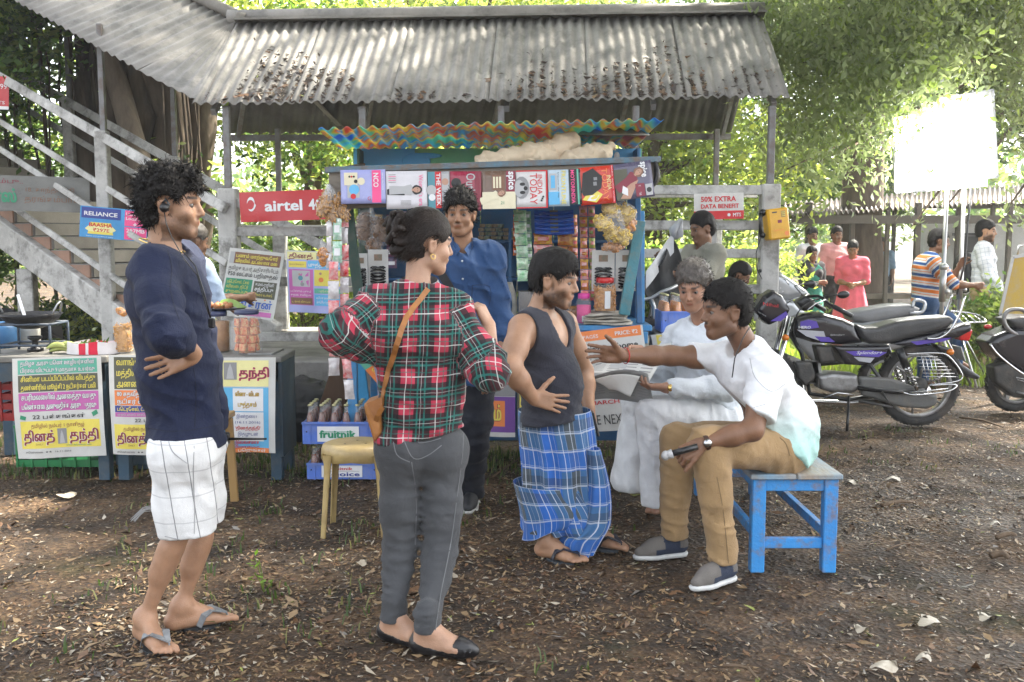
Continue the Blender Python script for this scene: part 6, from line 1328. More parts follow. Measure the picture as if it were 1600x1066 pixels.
table('wide grey topped snack table at the left edge carrying the wok',-3.6,X_(164,6.2),6.16,7.0,TZ);table('dark sided snack table behind the navy shirted man',X_(170,6.2),X_(438,6.2),6.16,6.56,TZ,solid_side=True)
mb=MB();mb.box((X_(410,6.35),6.38,TZ+.006),(.16,.30,.012),bev=.003);mb.build('steel_sheet',[M('dull_steel',(.30,.30,.29),.4,metal=.6,bump=.3)],label='dull metal sheet on the dark sided table right of the candy jar',cat='metal sheet')
# wok on a burner stand
IR=M('black_iron',(.018,.018,.02),.45,metal=.5,bump=.4,bscale=40);GAL=M('galvanised',(.35,.36,.37),.4,metal=.7,bump=.2)
c=P(48,494,6.45);t=thing('wok','black iron wok with two loop handles standing on a burner frame','wok',c);mb=MB();R0_=.19
pr=[(0,-.085),(.06,-.080),(.12,-.055),(.165,-.02),(.19,.02),(.195,.02),(.17,-.015),(.12,-.048),(.06,-.072),(0,-.077)];mb.lathe(c,pr,32,caps=False);mb.build('bowl',[IR],t)
for sg in(-1,1):mb=MB();mb.tube([c+Vector((sg*(.185+.028*math.sin(a)),-.04+.06*math.cos(a)*0+.05*math.cos(a),.02+.075*math.sin(a)))for a in np.linspace(0,3.14,10)],.006,7);mb.build('handle',[GAL],t)
mb=MB();mb.beam(c+Vector((-.02,-.02,-.03)),c+Vector((-.075,.0,.14)),.022,.006,(0,1,0));mb.sphere(c+Vector((0,-.02,-.04)),(.05,.05,.012),12);mb.build('spatula',[M('steel',(.5,.5,.5),.25,metal=1,bump=0)],label='steel spatula standing in the wok',cat='spatula')
t=thing('burner_stand','blue grey iron stand holding the wok over a gas burner','stand',Vector((c.x,6.45,TZ)));mb=MB();ST=M('blue_grey_iron',(.06,.08,.11),.5,bump=.3);zt=c.z-.045
for x in(-.15,.18):
    for y in(-.13,.13):m_=MB();m_.tube([(c.x+x,6.45+y,TZ),(c.x+x,6.45+y,zt-.01),(c.x+x*.9,6.45+y*.9,zt)],.009,7);m_.build('leg',[ST],t)
for z in(zt,TZ+.05):
    for y in(-.13,.13):mb.tube([(c.x-.15,6.45+y,z),(c.x+.18,6.45+y,z)],.008,7)
    for x in(-.15,.18):mb.tube([(c.x+x,6.32,z),(c.x+x,6.58,z)],.008,7)
mb.build('frame',[ST],t);mb=MB();mb.lathe((c.x+.02,6.45,TZ),[(.05,0),(.05,.02),(.02,.03),(.02,.07),(.045,.085),(.045,.10),(0,.10)],16);mb.build('burner',[IR],t)
mb=MB();cc=P(28,535,6.75);mb.grid(lambda u,v:Vector((cc.x-.12+.24*u,6.78,TZ+.16*v-.03*u*v)),4,3,thick=(0,.05,0));mb.build('carton',[M('white_carton',(.55,.53,.48),.8,bump=.2)],label='cream carton behind the burner stand',cat='carton')
mb=MB();mb.lathe((P(2,540,6.7).x,6.7,TZ),[(.10,0),(.12,.03),(.12,.14),(.08,.17),(0,.17)],20);mb.build('gas_can',[M('blue_can',(.04,.16,.36),.5,bump=.2)],label='blue drum at the left edge beside the burner stand',cat='drum')
mb=MB();mb.grid(lambda u,v:Vector((-3.75+.62*u,6.95-.05*v,.80+.28*v*(1-.6*u)+.03*math.sin(9*u+4*v))),14,8);mb.build('black_sheet',[M('black_sheeting')],label='crumpled black sheet behind the wok at the left edge',cat='plastic sheet')
# bananas
BN=M('green_banana',(.28,.34,.08),.5,col2=(.42,.42,.14),scale=9,bump=.1)
for i,(dx,dy,dz,rot)in enumerate([(0,0,0,.1),(.03,.03,0,.0),(-.01,-.02,.022,.15),(.05,0,.026,-.1)]):
    o=P(93,552,6.3)+Vector((dx,dy,0));o.z=TZ+.02+dz;mb=MB();mb.tube([o+Vector((-.065+.13*s_,.02*math.sin(3*s_)+rot*.05*s_,.022*math.sin(3.14*s_)-.005))for s_ in np.linspace(0,1,9)],[.004,.011,.017,.0195,.020,.0195,.017,.010,.004],7);mb.build('banana',[BN],label=('largest lower unripe banana beside the red and white bag','hindmost unripe banana in the heap on the table','upper left unripe banana in the heap on the table','upper right unripe banana touching the red and white bag')[i],cat='banana',group='heap of unripe bananas on the table')
RW=stripes_mat('red_white_bag',(.66,.62,.62),[(0,.27,.02,.055,(.60,.02,.05),1),(0,.27,.225,.045,(.60,.02,.05),1)],coord='obj',rough=.4,warp=.01)
b0=P(143,545,6.3);mb=MB();mb.grid(lambda u,v:Vector((b0.x+.16*math.cos(6.283*u)*(1-.05*v)+.005*math.sin(20*u),6.32+.09*math.sin(6.283*u),TZ+.002+.075*v+.006*math.sin(25*u)*v)),40,5);mb.grid(lambda u,v:Vector((b0.x+.15*v*math.cos(6.283*u),6.32+.085*v*math.sin(6.283*u),TZ+.045)),30,3);mb.build('plastic_bag',[RW],label='red and white plastic bag rolled open on the table edge',cat='bag')
gm=MB();r=random.Random(2)
for i in range(46):q=Vector((b0.x+r.uniform(-.07,.08),6.3+r.uniform(-.04,.04),TZ+.055));d=Vector((r.gauss(0,1),r.gauss(0,.5),r.uniform(.1,.9))).normalized()*r.uniform(.03,.07);s_=d.orthogonal().normalized()*.008;gm.add([q,q+d*.5+s_,q+d,q+d*.5-s_],[(0,1,2,3)])
gm.build('herbs',[GL],label='bunch of green chillies and herbs in the open plastic bag',cat='herbs')
jar('tall clear jar of orange crisps beside the navy shirt on the table',194,556,492,.055,6.35,None,'sticks',M('orange_crisps',(.55,.28,.06),.5,bump=.3),z=TZ,fill=.72)
snack_bag('knotted clear bag of nuts lying on top of the tall jar',[(190,487,.035,.02,.3)],ORS,'blob',12,None,(182,482),6.35)
jar('big glass jar of red wrapped sweets on the table right of the white shorts',387,558,489,.098,6.3,M('navy_lid',(.03,.04,.10),.4),'packs',M('red_sweets',(.55,.04,.02),.35,col2=(.6,.45,.2),scale=45,bump=.2),z=TZ,fill=.74,lidh=.025);jar('glass jar of buns half hidden behind the navy shirted man',340,556,492,.085,6.42,M('navy_lid'),'fill',M('bun_tan',(.45,.25,.10),.6,col2=(.3,.15,.06),scale=15),z=TZ)
# plate of food
pc=P(352,484,6.5);t=thing('plate','dark steel plate of snacks with a folded banana leaf above the jars','plate',pc);mb=MB();mb.lathe(pc,[(0,0),(.10,.0),(.135,.012),(.14,.016),(.13,.010),(.10,.006),(0,.006)],28,caps=False);mb.build('dish',[M('dark_steel',(.10,.10,.11),.35,metal=.6)],t)
mb=MB();mb.grid(lambda u,v:pc+Vector((-.04+.17*u,-.05+.10*v,.015+.045*v+.02*math.sin(4*u)-.03*u*v)),10,6);mb.build('banana_leaf',[M('banana_leaf',(.25,.40,.07),.4,transl=.25,bump=.2)],t);mb=MB();[mb.sphere(pc+Vector((r.uniform(-.11,.05),r.uniform(-.06,.02),.02+r.uniform(0,.015))),r.uniform(.014,.024),8)for _ in range(26)];mb.build('food',[M('fritters',(.48,.20,.07),.6,col2=(.30,.12,.05),scale=30,bump=.5)],t)
# plastic crates under the table
def grocery_crate(label,x0,x1,y,z0,z1,mat):
    t=thing('plastic_crate',label,'crate',((x0+x1)/2,y+.18,z0));
    m_=MB();m_.box(((x0+x1)/2,y+.18,z0+.01),(x1-x0,.36,.02));m_.build('crate_base',[mat],t)
    for i in range(5):zz=z0+.03+(z1-z0-.05)*i/4;m_=MB();[m_.box(((x0+x1)/2,y+dy,zz),(x1-x0,.012,(z1-z0)*.13))for dy in(0,.36)];[m_.box((xx,y+.18,zz),(.012,.36,(z1-z0)*.13))for xx in(x0,x1)];m_.build('slat',[mat],t)
    m_=MB();[m_.box((x0+(x1-x0)*k/6,y-.008,(z0+z1)/2),(.014,.012,z1-z0))for k in range(7)];m_.box(((x0+x1)/2,y-.008,z1),(x1-x0+.02,.03,.02));m_.build('ribs',[mat],t)
grocery_crate('green slatted plastic crate under the snack table',X_(22,6.5),X_(158,6.5),6.42,.03,.30,M('green_plastic',(.02,.22,.07),.4,bump=.1));grocery_crate('red slatted plastic crate stacked on the green one under the table',X_(8,6.6),X_(120,6.6),6.46,.33,.64,M('red_crate_plastic',(.38,.02,.02),.4))
mb=MB();mb.box((X_(205,6.6),6.6,.13),(.20,.3,.20),bev=.01);mb.build('blue_box',[M('faded_blue_leg')],label='small faded blue box behind the wooden leg below the checked shorts',cat='box')
# wooden stool (its legs show beside the shorts)
WY=M('varnished_wood',(.33,.20,.07),.45,col2=(.24,.14,.05),scale=5,stretch=(1,1,.2),bump=.2);t=thing('wooden_stool','varnished wooden stool behind the navy shirted man, two legs showing','stool',(X_(290,5.6),5.6,0));mb=MB();mb.box((X_(292,5.6),5.6,.50),(.40,.34,.035),bev=.006);mb.build('seat',[WY],t)
for(px,py,tx,ty,Y)in((231,800,232,650,5.53),(356,782,350,650,5.66),(258,770,258,650,5.8),(330,770,330,650,5.8)):g_=PZ(px,py,0);m_=MB();m_.beam((X_(px,Y),Y,0.0),(X_(tx,Y),Y,.49),.045,.03,(0,1,0),0,bev=.004);m_.build('leg',[WY],t)
mb=MB();r=random.Random(6)
for i in range(14):a=PZ(205+r.uniform(-4,8),812+r.uniform(-5,5),.01);b=PZ(252+r.uniform(-5,5),792+r.uniform(-4,4),.03);mb.tube([a,a.lerp(b,.4)+Vector((0,r.uniform(-.02,.02),.03)),a.lerp(b,.75)+Vector((0,0,.01)),b],.0022,4)
mb.build('rope',[M('grey_rope',(.35,.35,.34),.9)],label='frayed grey rope end lying by the stool leg',cat='rope')
# ---- bottle crates
BCR=M('crate_blue',(.10,.20,.62),.45,col2=(.07,.15,.5),scale=5,bump=.2,dirt=(.25,.25,.27),dscale=8,damt=.4)
COLA=M('cola',(.15,.035,.012),.15,bump=0,spec=.8);ORGD=M('orange_drink',(.60,.22,.03),.2,bump=0,spec=.8);CAPM=M('crown_cap',(.50,.46,.25),.4,metal=.6,bump=.2)
def bottle_proto(label,loc,drink,h=.20,group=None,lbl=None):
    t=thing('soft_drink_bottle',label,'bottle',loc,group);k=h/.20;c=Vector(loc)
    g=MB();g.lathe(c,[(.024,0),(.027,.005),(.027,.055*k),(.024,.075*k),(.027,.10*k),(.022,.13*k),(.0135,.16*k),(.012,.19*k)],10,caps=False);g.build('glass',[JG],t)
    f=MB();f.lathe(c,[(.023,.004),(.0245,.055*k),(.022,.075*k),(.0245,.10*k),(.019,.13*k),(.012,.152*k),(0,.152*k)],10);f.build('drink',[drink],t);f=MB();f.lathe(c+Vector((0,0,.188*k)),[(.0155,0),(.0145,.008),(.011,.011),(0,.011)],10);f.build('cap',[CAPM],t)
    if lbl:f=MB();f.lathe(c,[(.0278,.02*k),(.0278,.05*k)],10,caps=False);f.build('label_band',[lbl],t)
    return t
def bottle_crate(label,x0,x1,Y,z0,z1,dep,txt,nx,ny,drink,blabel,bgroup,bh=.20,sink=.07,lbl=None):
    t=thing('bottle_crate',label,'crate',((x0+x1)/2,Y+dep/2,z0),'blue bottle crates');W=x1-x0;zc=(z0+z1)/2;H=z1-z0;m_=MB()
    m_.box(((x0+x1)/2,Y+dep/2,z0+.008),(W-.01,dep-.01,.016));m_.box(((x0+x1)/2,Y,zc),(W,.012,H),bev=.003);m_.box(((x0+x1)/2,Y+dep,zc),(W,.012,H),bev=.003);m_.box((x0,Y+dep/2,zc),(.012,dep,H),bev=.003);m_.box((x1,Y+dep/2,zc),(.012,dep,H),bev=.003)
    for x in(x0+.045,x1-.045):m_.box((x,Y-.008,zc),(.008,.008,H))
    m_.box(((x0+x1)/2,Y-.006,z1-.004),(W+.012,.02,.012));m_.build('crate_shell',[BCR],t)
    for i in range(nx+1):
        m2=MB();m2.box((x0+W*i/nx,Y+dep/2,z1-.035),(.004,dep-.02,.05));m2.build('divider',[BCR],t)
    s=Print(flat_surf((x0,Y-.0095,z0),(1,0,0),(0,0,1)),W,H);txt(s);s.build(t)
    for x in(x0+.022,x1-.022):m2=MB();m2.lathe((x,Y-.0065,zc+.01),[(.005,0),(0,.001)],8,(0,-1,0));m2.build('bolt_hole',[BLK],t)
    first=None
    for j in range(ny):
        for i in range(nx):
            loc=(x0+W*(i+.5)/nx+random.uniform(-.004,.004),Y+dep*(j+.5)/ny,z1-sink)
            lab=blabel+', '+('front','second','third','back')[j]+' row, '+ORD[i]+' from left'
            if first is None:first=bottle_proto(lab,loc,drink,bh,bgroup,lbl)
            else:copy_tree(first,Vector(loc)-Vector(first.location),label=lab)
def tx1(s):s.rect(.20,.12,.78,.82,WHT,1);s.text('fruitnik',.23,.30,.34,GRN,w=.50,layer=3,bold=.01,double=.10);s.rect(.27,.56,.70,.59,GRN,2.5)
def tx2(s):s.rect(.20,.15,.78,.88,WHT,1);s.text('fruitnik',.34,.60,.18,RED,w=.30,layer=3,double=.08);s.text('Rejoice',.24,.22,.26,NAVY,w=.50,layer=3,bold=.01,double=.08);s.rect(.24,.52,.74,.535,BLK,2.5)
def tx3(s):s.rect(.42,.18,.95,.85,WHT,1);s.text('Rejoice',.48,.28,.32,NAVY,w=.80,layer=3,double=.10)
zA,zB=0.03,Z_(722,6.12)
def side_bottles():pass
x0_,x1_=X_(468,6.1),X_(582,6.1)
def zz(py,Y=6.1):return Z_(py,Y)
bottle_crate('lower blue bottle crate reading Rejoice behind the cream plastic stool',X_(474,6.1),X_(586,6.1),6.1,.025,zz(724),.30,tx2,6,4,COLA,'cola bottle in the lower blue crate','bottles in the lower crate',bh=.22,sink=.115);bottle_crate('upper blue bottle crate with the green word fruitnik',x0_,x1_,6.1,zz(694),zz(660),.30,tx1,6,4,COLA,'cola bottle in the upper fruitnik crate','bottles in the fruitnik crate',bh=.225,sink=.115)
# crate and bottles behind the grey haired man
bottle_crate('blue bottle crate marked with an R behind the grey haired man',X_(1036,6.3),X_(1140,6.3),6.3,Z_(520,6.3),Z_(487,6.3),.28,tx3,6,4,ORGD,'orange drink bottle behind the grey haired man','orange drink bottles behind the grey haired man',bh=.215,sink=.105,lbl=M('yellow_band',(.6,.42,.08),.5))
table('low stand under the crate behind the grey haired man',X_(1026,6.3),X_(1150,6.3),6.28,6.62,Z_(520,6.3)-.004)
# cream moulded stool
CP=M('cream_moulded_plastic',(.42,.31,.13),.42,col2=(.33,.24,.10),scale=7,bump=.15,dirt=(.22,.15,.07),dscale=8,damt=.5)
sx,sy=X_(551,5.05),5.08;t=thing('plastic_stool','dusty cream moulded plastic stool left of the plaid woman','stool',(sx,sy,0));zt=.47
mb=MB();pr=[(0,0),(.145,.0),(.168,-.010),(.176,-.030),(.178,-.075),(.172,-.077),(.168,-.03),(.14,-.012),(0,-.010)]
V=[];n=36
for rr0,hh in pr:
    for j in range(n):a=2*math.pi*j/n;k=1+.05*abs(math.cos(2*a))*(1 if rr0 else 0);V.append((sx+rr0*k*math.cos(a)*.98,sy+rr0*k*math.sin(a)*.9,zt+hh-(.012*abs(math.sin(2*a))if hh<-.05 else 0)))
mb.add(V,[(i*n+j,i*n+(j+1)%n,(i+1)*n+(j+1)%n,(i+1)*n+j)for i in range(len(pr)-1)for j in range(n)][::],True);mb.build('seat',[CP],t)
mb=MB();[mb.lathe((sx+dx,sy+dy,zt+.0015),[(.007,0),(0,.0005)],10)for dx,dy in((-.05,-.06),(.0,.03),(.055,-.05))];mb.build('drain_hole',[BLK],t)
for ax_,ay in((-1,-1),(1,-1),(-1,1),(1,1)):
    mb=MB();p0=Vector((sx+ax_*.120,sy+ay*.105,zt-.045));p1=Vector((sx+ax_*.152,sy+ay*.135,.0));pts=[p0.lerp(p1,k)for k in(0,.12,.3,.6,1)];ws=[.070,.050,.040,.036,.032]
    V=[];
    for p,w_ in zip(pts,ws):
        for a in np.linspace(-.3,1.87,7):d=Vector((ax_*math.cos(a),ay*math.sin(a),0));V.append(p+d*w_*.55)
    m_=7;F=[(i*m_+j,i*m_+j+1,(i+1)*m_+j+1,(i+1)*m_+j)for i in range(4)for j in range(m_-1)];V2=[v-Vector((ax_*.006,ay*.006,0))for v in V];k_=len(V);F2=[tuple(i+k_ for i in f[::-1])for f in F]
    mb.add(V+V2,F+F2+[(i*m_,(i+1)*m_,(i+1)*m_+k_,i*m_+k_)for i in range(4)]+[(i*m_+6,i*m_+6+k_,(i+1)*m_+6+k_,(i+1)*m_+6)for i in range(4)],True);mb.build('leg',[CP],t)
# ---- blue bench
BB=M('bench_blue_paint',(.045,.27,.62),.42,col2=(.035,.22,.54),scale=4,bump=.25,dirt=(.20,.13,.08),dscale=13,damt=.85);BT=M('worn_bench_top',(.16,.30,.42),.55,col2=(.30,.24,.17),scale=7,stretch=(1,.25,1),bump=.4,dirt=(.30,.22,.15),dscale=5,damt=.6)
bx0,bx1,by0,by1=1.085,1.475,4.40,5.85;t=thing('bench','long blue painted wooden bench with a worn top, both men sitting on it','bench',((bx0+bx1)/2,5.1,0))
for i in range(2):mb=MB();w_=(bx1-bx0+.03)/2;mb.box((bx0-.015+w_*(i+.5),(by0+by1)/2,.448),(w_-.004,by1-by0+.03,.024),bev=.004);mb.build('plank',[BT],t)
for x in(bx0+.032,bx1-.032):
    for y in(by0+.03,by1-.04):mb=MB();mb.box((x,y,.218),(.062,.055,.436),bev=.004);mb.build('leg',[BB],t)
for y in(by0+.03,by1-.04):
    for z,h in((.405,.055),(.135,.048)):mb=MB();mb.box(((bx0+bx1)/2,y,z),(bx1-bx0-.126,.03,h),bev=.003);mb.build('end_rail',[BB],t)
for x in(bx0+.032,bx1-.032):
    for z,h in((.405,.055),(.17,.045)):mb=MB();mb.box((x,(by0+by1)/2,z),(.03,by1-by0-.125,h),bev=.003);mb.build('side_rail',[BB],t)
# ---- signs
def board_sign(name,label,x0,yt0,x1,yt1,hpx,Y,fn,mat,cat='sign',amp=.002,shear=0,seed=1,th=0,Y1=None):return hang_sheet(name,label,x0,yt0,x1,yt1,hpx,Y,fn,mat=mat,amp=amp,curl=0,seed=seed,cat=cat,shear=shear,Y1=Y1)
def airtel(s):
    s.text('airtel',.29,.34,.36,WHT,w=.43,bold=.015,double=.05);s.text('4G',.80,.34,.36,WHT,w=.17,bold=.015,double=.05);pts=[(.13+.045*math.cos(a)*1.0,.58+.20*math.sin(a))for a in np.linspace(-2.2,2.9,16)]
    W,H=s.W,s.H;
    for i in range(len(pts)-1):
        (ax0,ay0),(ax1,ay1)=pts[i],pts[i+1];k=.02+.03*math.sin(3.14*i/15);s.poly([(ax0,ay0-k),(ax1,ay1-k),(ax1,ay1+k*1.3),(ax0,ay0+k*1.3)],WHT,3)
    s.poly([(.13,.38),(.17,.42),(.19,.55),(.175,.62),(.16,.48)],WHT,3)
REDB=M('red_vinyl',(.50,.03,.035),.35,col2=(.44,.025,.03),scale=4,bump=.2);board_sign('banner','red airtel 4G banner tied to the railing left of the kiosk',374,301,508,296,46,8.92,airtel,REDB,'banner',.006,seed=2)
def reliance(s):
    s.rect(.02,.62,.60,.97,NAVY,1.5);s.text('RELIANCE',.06,.71,.13,WHT,w=.49,bold=.01,double=.05);s.poly([(.12,.12),(.50,.12),(.46,.50),(.16,.50)],YEL,2);s.poly([(.08,.28),(.14,.20),(.48,.20),(.54,.28),(.48,.40),(.14,.40)],LYEL,2.4);s.text('BAASHA',.14,.36,.12,RED,w=.34,bold=.01,double=.06,layer=4);s.text('₹297E',.20,.20,.11,RED,w=.24,double=.06,layer=4);s.text('Terms and conditions apply',.1,.04,.03,WHT,w=.4);s.rect(.66,.46,.99,.96,PINK,1.5);s.rect(.66,.03,.99,.43,PINK,1.5);s.text('Unlimited',.68,.80,.10,WHT,w=.30,double=.04);s.text('Local calls',.68,.66,.10,WHT,w=.30,double=.04);s.text('+',.79,.44,.16,WHT,bold=.02);s.text('297MB',.69,.26,.12,WHT,w=.27,double=.05);s.text('Data',.73,.09,.12,WHT,w=.18,double=.05)
Yr=sp(tpx(185),0,-.1).y;board_sign('sign','blue RELIANCE phone offer board tied to the stair post',126,321,232,330,48,Yr-.08,reliance,M('blue_vinyl',(.04,.28,.58),.35,bump=.1),seed=3)
def tamilboard(s):s.text('சிகரம்பு..',.10,.78,.12,MAROON,w=.38);s.text('டைலர்ஸ்',-.02,.24,.34,GRN,w=.44,double=.10);s.text('18. காந்தி வீதி',.50,.56,.12,BRN,w=.38);s.text('தரங்கம்பாடி',.49,.28,.15,BRN,w=.44)
board_sign('sign','faded grey Tamil board with green lettering at the left edge',-60,272,140,278,54,sp(tpx(60),0,-.1).y-.2,tamilboard,M('grey_board',(.20,.20,.185),.7,col2=(.14,.14,.13),scale=3,bump=.2),seed=4)
def mts(s):s.rect(0,0,1,.32,RED,1.5);s.text('50% EXTRA',.14,.68,.20,RED,w=.70,bold=.01,double=.05);s.text('DATA BENEFIT',.14,.42,.17,RED,w=.76,bold=.01,double=.05);s.text('MTS',.78,.09,.14,WHT,w=.16,double=.05);s.disc(.70,.16,.014,WHT,3)
board_sign('sign','white and red board reading 50% EXTRA DATA BENEFIT on the right railing',1084,303,1162,301,40,9.0,mts,M('white_vinyl',(.62,.60,.56),.4,bump=.1),seed=5)
def mts2(s):s.text('99',.82,.62,.16,WHT,w=.14);s.text('MTS',.66,.16,.10,WHT,w=.26);s.rect(0,0,1,.10,WHT,2)
board_sign('sign','red board cut off by the left edge of the photo, high on the stair rail',-60,116,14,120,50,sp(tpx(10),0,-.1).y-.1,mts2,REDB,seed=6)
# ---- black tarpaulin heap and plank by the platform
V,F=solid([Ell((-2.05,7.9,.10),(.55,.35,.30),None,.1),Ell((-1.6,7.7,.08),(.42,.30,.34),None,.1),Ell((-2.5,7.8,.05),(.35,.3,.2),None,.1)],.022,(),lambda p,D:np.maximum(D-wrinkle(p,(.4,.2,1),9,.10,4)-wrinkle(p,(-.5,.2,1),22,.03,6),-p[:,2]-.01),it=0)
mesh_obj('tarpaulin',V,F,M('black_tarpaulin',(.012,.0125,.014),.62,bump=.6,bscale=14,spec=.3),label='crumpled black tarpaulin heaped against the platform behind the bottle crates',cat='tarpaulin',smooth=True)
mb=MB();mb.beam(P(515,645,6.5),P(543,562,6.45),.16,.03,(0,1,0),0,bev=.003);mb.build('plank',[WOODB],label='brown plank leaning under the hanging red sachets',cat='plank')
mb=MB();mb.beam(P(572,690,6.45),P(556,560,6.4),.11,.03,(0,1,0),0,bev=.003);mb.build('board',[M('bright_blue_board',(.06,.35,.65),.5,bump=.1)],label='bright blue board leaning behind the bottle necks',cat='board')
# ---- yellow coin telephone
pc=P(1213,350,8.86);t=thing('payphone','yellow coin payphone with a black handset on the right post','payphone',pc);YP=M('yellow_enamel',(.72,.38,.02),.35,bump=.05);mb=MB();R=Matrix.Rotation(-.12,3,'Y')@Matrix.Rotation(.25,3,'Z');mb.box(pc+Vector((.012,.05,0)),(.175,.10,.235),R,bev=.012);mb.build('phone_case',[YP],t)
s=Print(lambda u,v,d=0:pc+R@Vector((u-.085+.012,-.0515-d,v-.115))+Vector((0,.05,0)),.17,.23);s.rect(.62,.70,.82,.90,BRN,2);s.rect(.18,.86,.42,.90,BLK,2);s.rect(.42,.52,.62,.62,MAROON,2);s.text('COIN PHONE',.18,.26,.06,ORG,w=.5);s.disc(.82,.16,.018,ORG,2);[s.rect(.64+.06*i,.72+.06*j,.68+.06*i,.76+.06*j,YEL,3)for i in range(3)for j in range(3)];s.build(t)
mb=MB();h=pc+Vector((-.105,.03,.0));mb.tube([h+Vector((0,0,-.09)),h+Vector((-.012,-.02,-.04)),h+Vector((-.012,-.02,.04)),h+Vector((0,0,.09))],[.018,.014,.014,.018],10);mb.sphere(h+Vector((.008,0,.085)),.028,12);mb.sphere(h+Vector((.008,0,-.085)),.026,12);mb.build('handset',[M('black_plastic',(.012,.012,.013),.3)],t)
mb=MB();mb.tube([h+Vector((0,.01,-.10)),h+Vector((-.03,.02,-.22)),h+Vector((-.02,.03,-.34)),h+Vector((.03,.06,-.42))],.004,6);mb.build('phone_cord',[M('black_plastic')],t)
t.scale=(1.17,)*3
# ---- light stands with the bright diffusion frame
def softbox():
    c0,c1,c2,c3=P(1397,185,9.9),P(1540,166,10.2),P(1542,290,10.2),P(1400,301,9.9);t=thing('diffusion_frame','glowing white diffusion panel on stands at the right, the film crew’s light','light panel',(P(1480,300,10.2).x,10.2,0));n=Vector((.0,.02,0))
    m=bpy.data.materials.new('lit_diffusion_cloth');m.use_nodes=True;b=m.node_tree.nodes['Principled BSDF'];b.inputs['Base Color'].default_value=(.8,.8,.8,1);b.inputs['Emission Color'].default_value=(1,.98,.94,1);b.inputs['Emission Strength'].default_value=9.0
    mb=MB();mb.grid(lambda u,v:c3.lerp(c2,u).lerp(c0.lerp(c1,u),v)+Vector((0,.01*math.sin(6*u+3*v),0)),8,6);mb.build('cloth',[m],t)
    AL=M('aluminium',(.45,.45,.45),.35,metal=.8,bump=.05)
    for a,b_ in((c0,c1),(c1,c2),(c2,c3),(c3,c0)):mb=MB();mb.beam(a+n,b_+n,.022,.022);mb.build('frame_tube',[AL],t)
    d=Vector((.09,.35,.12));d0,d1,d2,d3=P(1437,160,10.6),P(1550,141,10.6),P(1557,277,10.6),P(1445,290,10.6);t2=thing('reflector_frame','second pale reflector frame standing just behind the glowing panel','reflector',(P(1500,290,10.6).x,10.6,0));mb=MB();mb.grid(lambda u,v:d3.lerp(d2,u).lerp(d0.lerp(d1,u),v),4,4);mb.build('cloth',[M('silver_cloth',(.62,.63,.64),.5,bump=.2)],t2)
    for a,b_ in((d0,d1),(d1,d2),(d2,d3),(d3,d0)):mb=MB();mb.beam(a-Vector((0,.01,0)),b_-Vector((0,.01,0)),.035,.02);mb.build('frame_tube',[AL],t2)
    for tt,px,Y,top in((t,1475,10.0,293),(t2,1502,10.45,285)):
        x=P(px,400,Y).x;mb=MB();mb.tube([(x,Y,.05),(x,Y,P(px,top,Y).z)],.021,10);mb.build('pole',[AL],tt);mb=MB();mb.tube([(x,Y,.9),(x,Y,1.25)],.032,10);mb.sphere((x,Y,1.25),.045,10);mb.sphere((x+.04,Y-.02,1.0),.028,8);mb.build('clamp',[AL],tt)
        for a in(0.5,2.6,4.7):mb=MB();mb.tube([(x,Y,.62),(x+.5*math.cos(a),Y+.5*math.sin(a),.03)],.013,7);mb.build('leg',[AL],tt)
    mb=MB();x=P(1519,400,10.2).x;mb.tube([P(1520,285,10.3),P(1512,350,10.2),P(1508,410,10.2),P(1495,460,10.1)],.010,6);mb.build('cable',[M('black_plastic')],t2)
softbox()
def yboard():
    a,b,c,d=P(1582,402,9.2),P(1640,392,9.2),P(1640,495,9.2),P(1562,492,9.2);t=thing('signboard','yellow metal board leaning at the right edge behind the black scooter','signboard',(d.x+.1,9.2,0));mb=MB();mb.prism([d,c,b,a],(0,.03,0));mb.build('panel',[M('yellow_board',(.50,.33,.04),.5,col2=(.40,.26,.04),scale=2,bump=.1,dirt=(.35,.33,.28),dscale=4)],t)
    for p,q in((a,b),(a,d),(d,c)):mb=MB();mb.beam(p-Vector((0,.006,0)),q-Vector((0,.006,0)),.028,.012,(0,1,0));mb.build('frame_bar',[M('aluminium')],t)
    mb=MB();mb.tube([P(1590,400,9.25),P(1592,385,9.25),P(1610,383,9.25)],.01,6);mb.box((d.x+.15,9.3,.35),(.04,.04,.9));mb.build('support',[M('aluminium')],t)
yboard()
# ================================================================ MOTORCYCLES
class Poly:
    """rounded slab: polygon in XZ, half width w in Y, edge rounding r"""
    def __init__(s,pts,y,w,r,k=.01,taper=0):s.p=np.array(pts,np.float32);s.y=y;s.w=w;s.r=r;s.k=k;s.op='+';s.tag='';s.taper=taper
    def bb(s,m):a,b=s.p.min(0),s.p.max(0);m+=s.r;return np.array([a[0]-m,s.y-s.w-m,a[1]-m]),np.array([b[0]+m,s.y+s.w+m,b[1]+m])
    def d(s,q):
        x,z=q[:,0],q[:,2];d=np.full(len(q),1e9,np.float32);ins=np.zeros(len(q),bool);n=len(s.p)
        for i in range(n):
            a,b=s.p[i],s.p[(i+1)%n];e=b-a;wx,wz=x-a[0],z-a[1];h=np.clip((wx*e[0]+wz*e[1])/(e@e+1e-9),0,1);d=np.minimum(d,(wx-e[0]*h)**2+(wz-e[1]*h)**2);ins^=((a[1]>z)!=(b[1]>z))&(x<(b[0]-a[0])*(z-a[1])/(b[1]-a[1]+1e-9)+a[0])
        d=np.sqrt(d)*np.where(ins,-1,1)+s.r;yy=np.abs(q[:,1]-s.y)-s.w+s.r;return np.minimum(np.maximum(d,yy),0)+np.sqrt(np.maximum(d,0)**2+np.maximum(yy,0)**2)-s.r
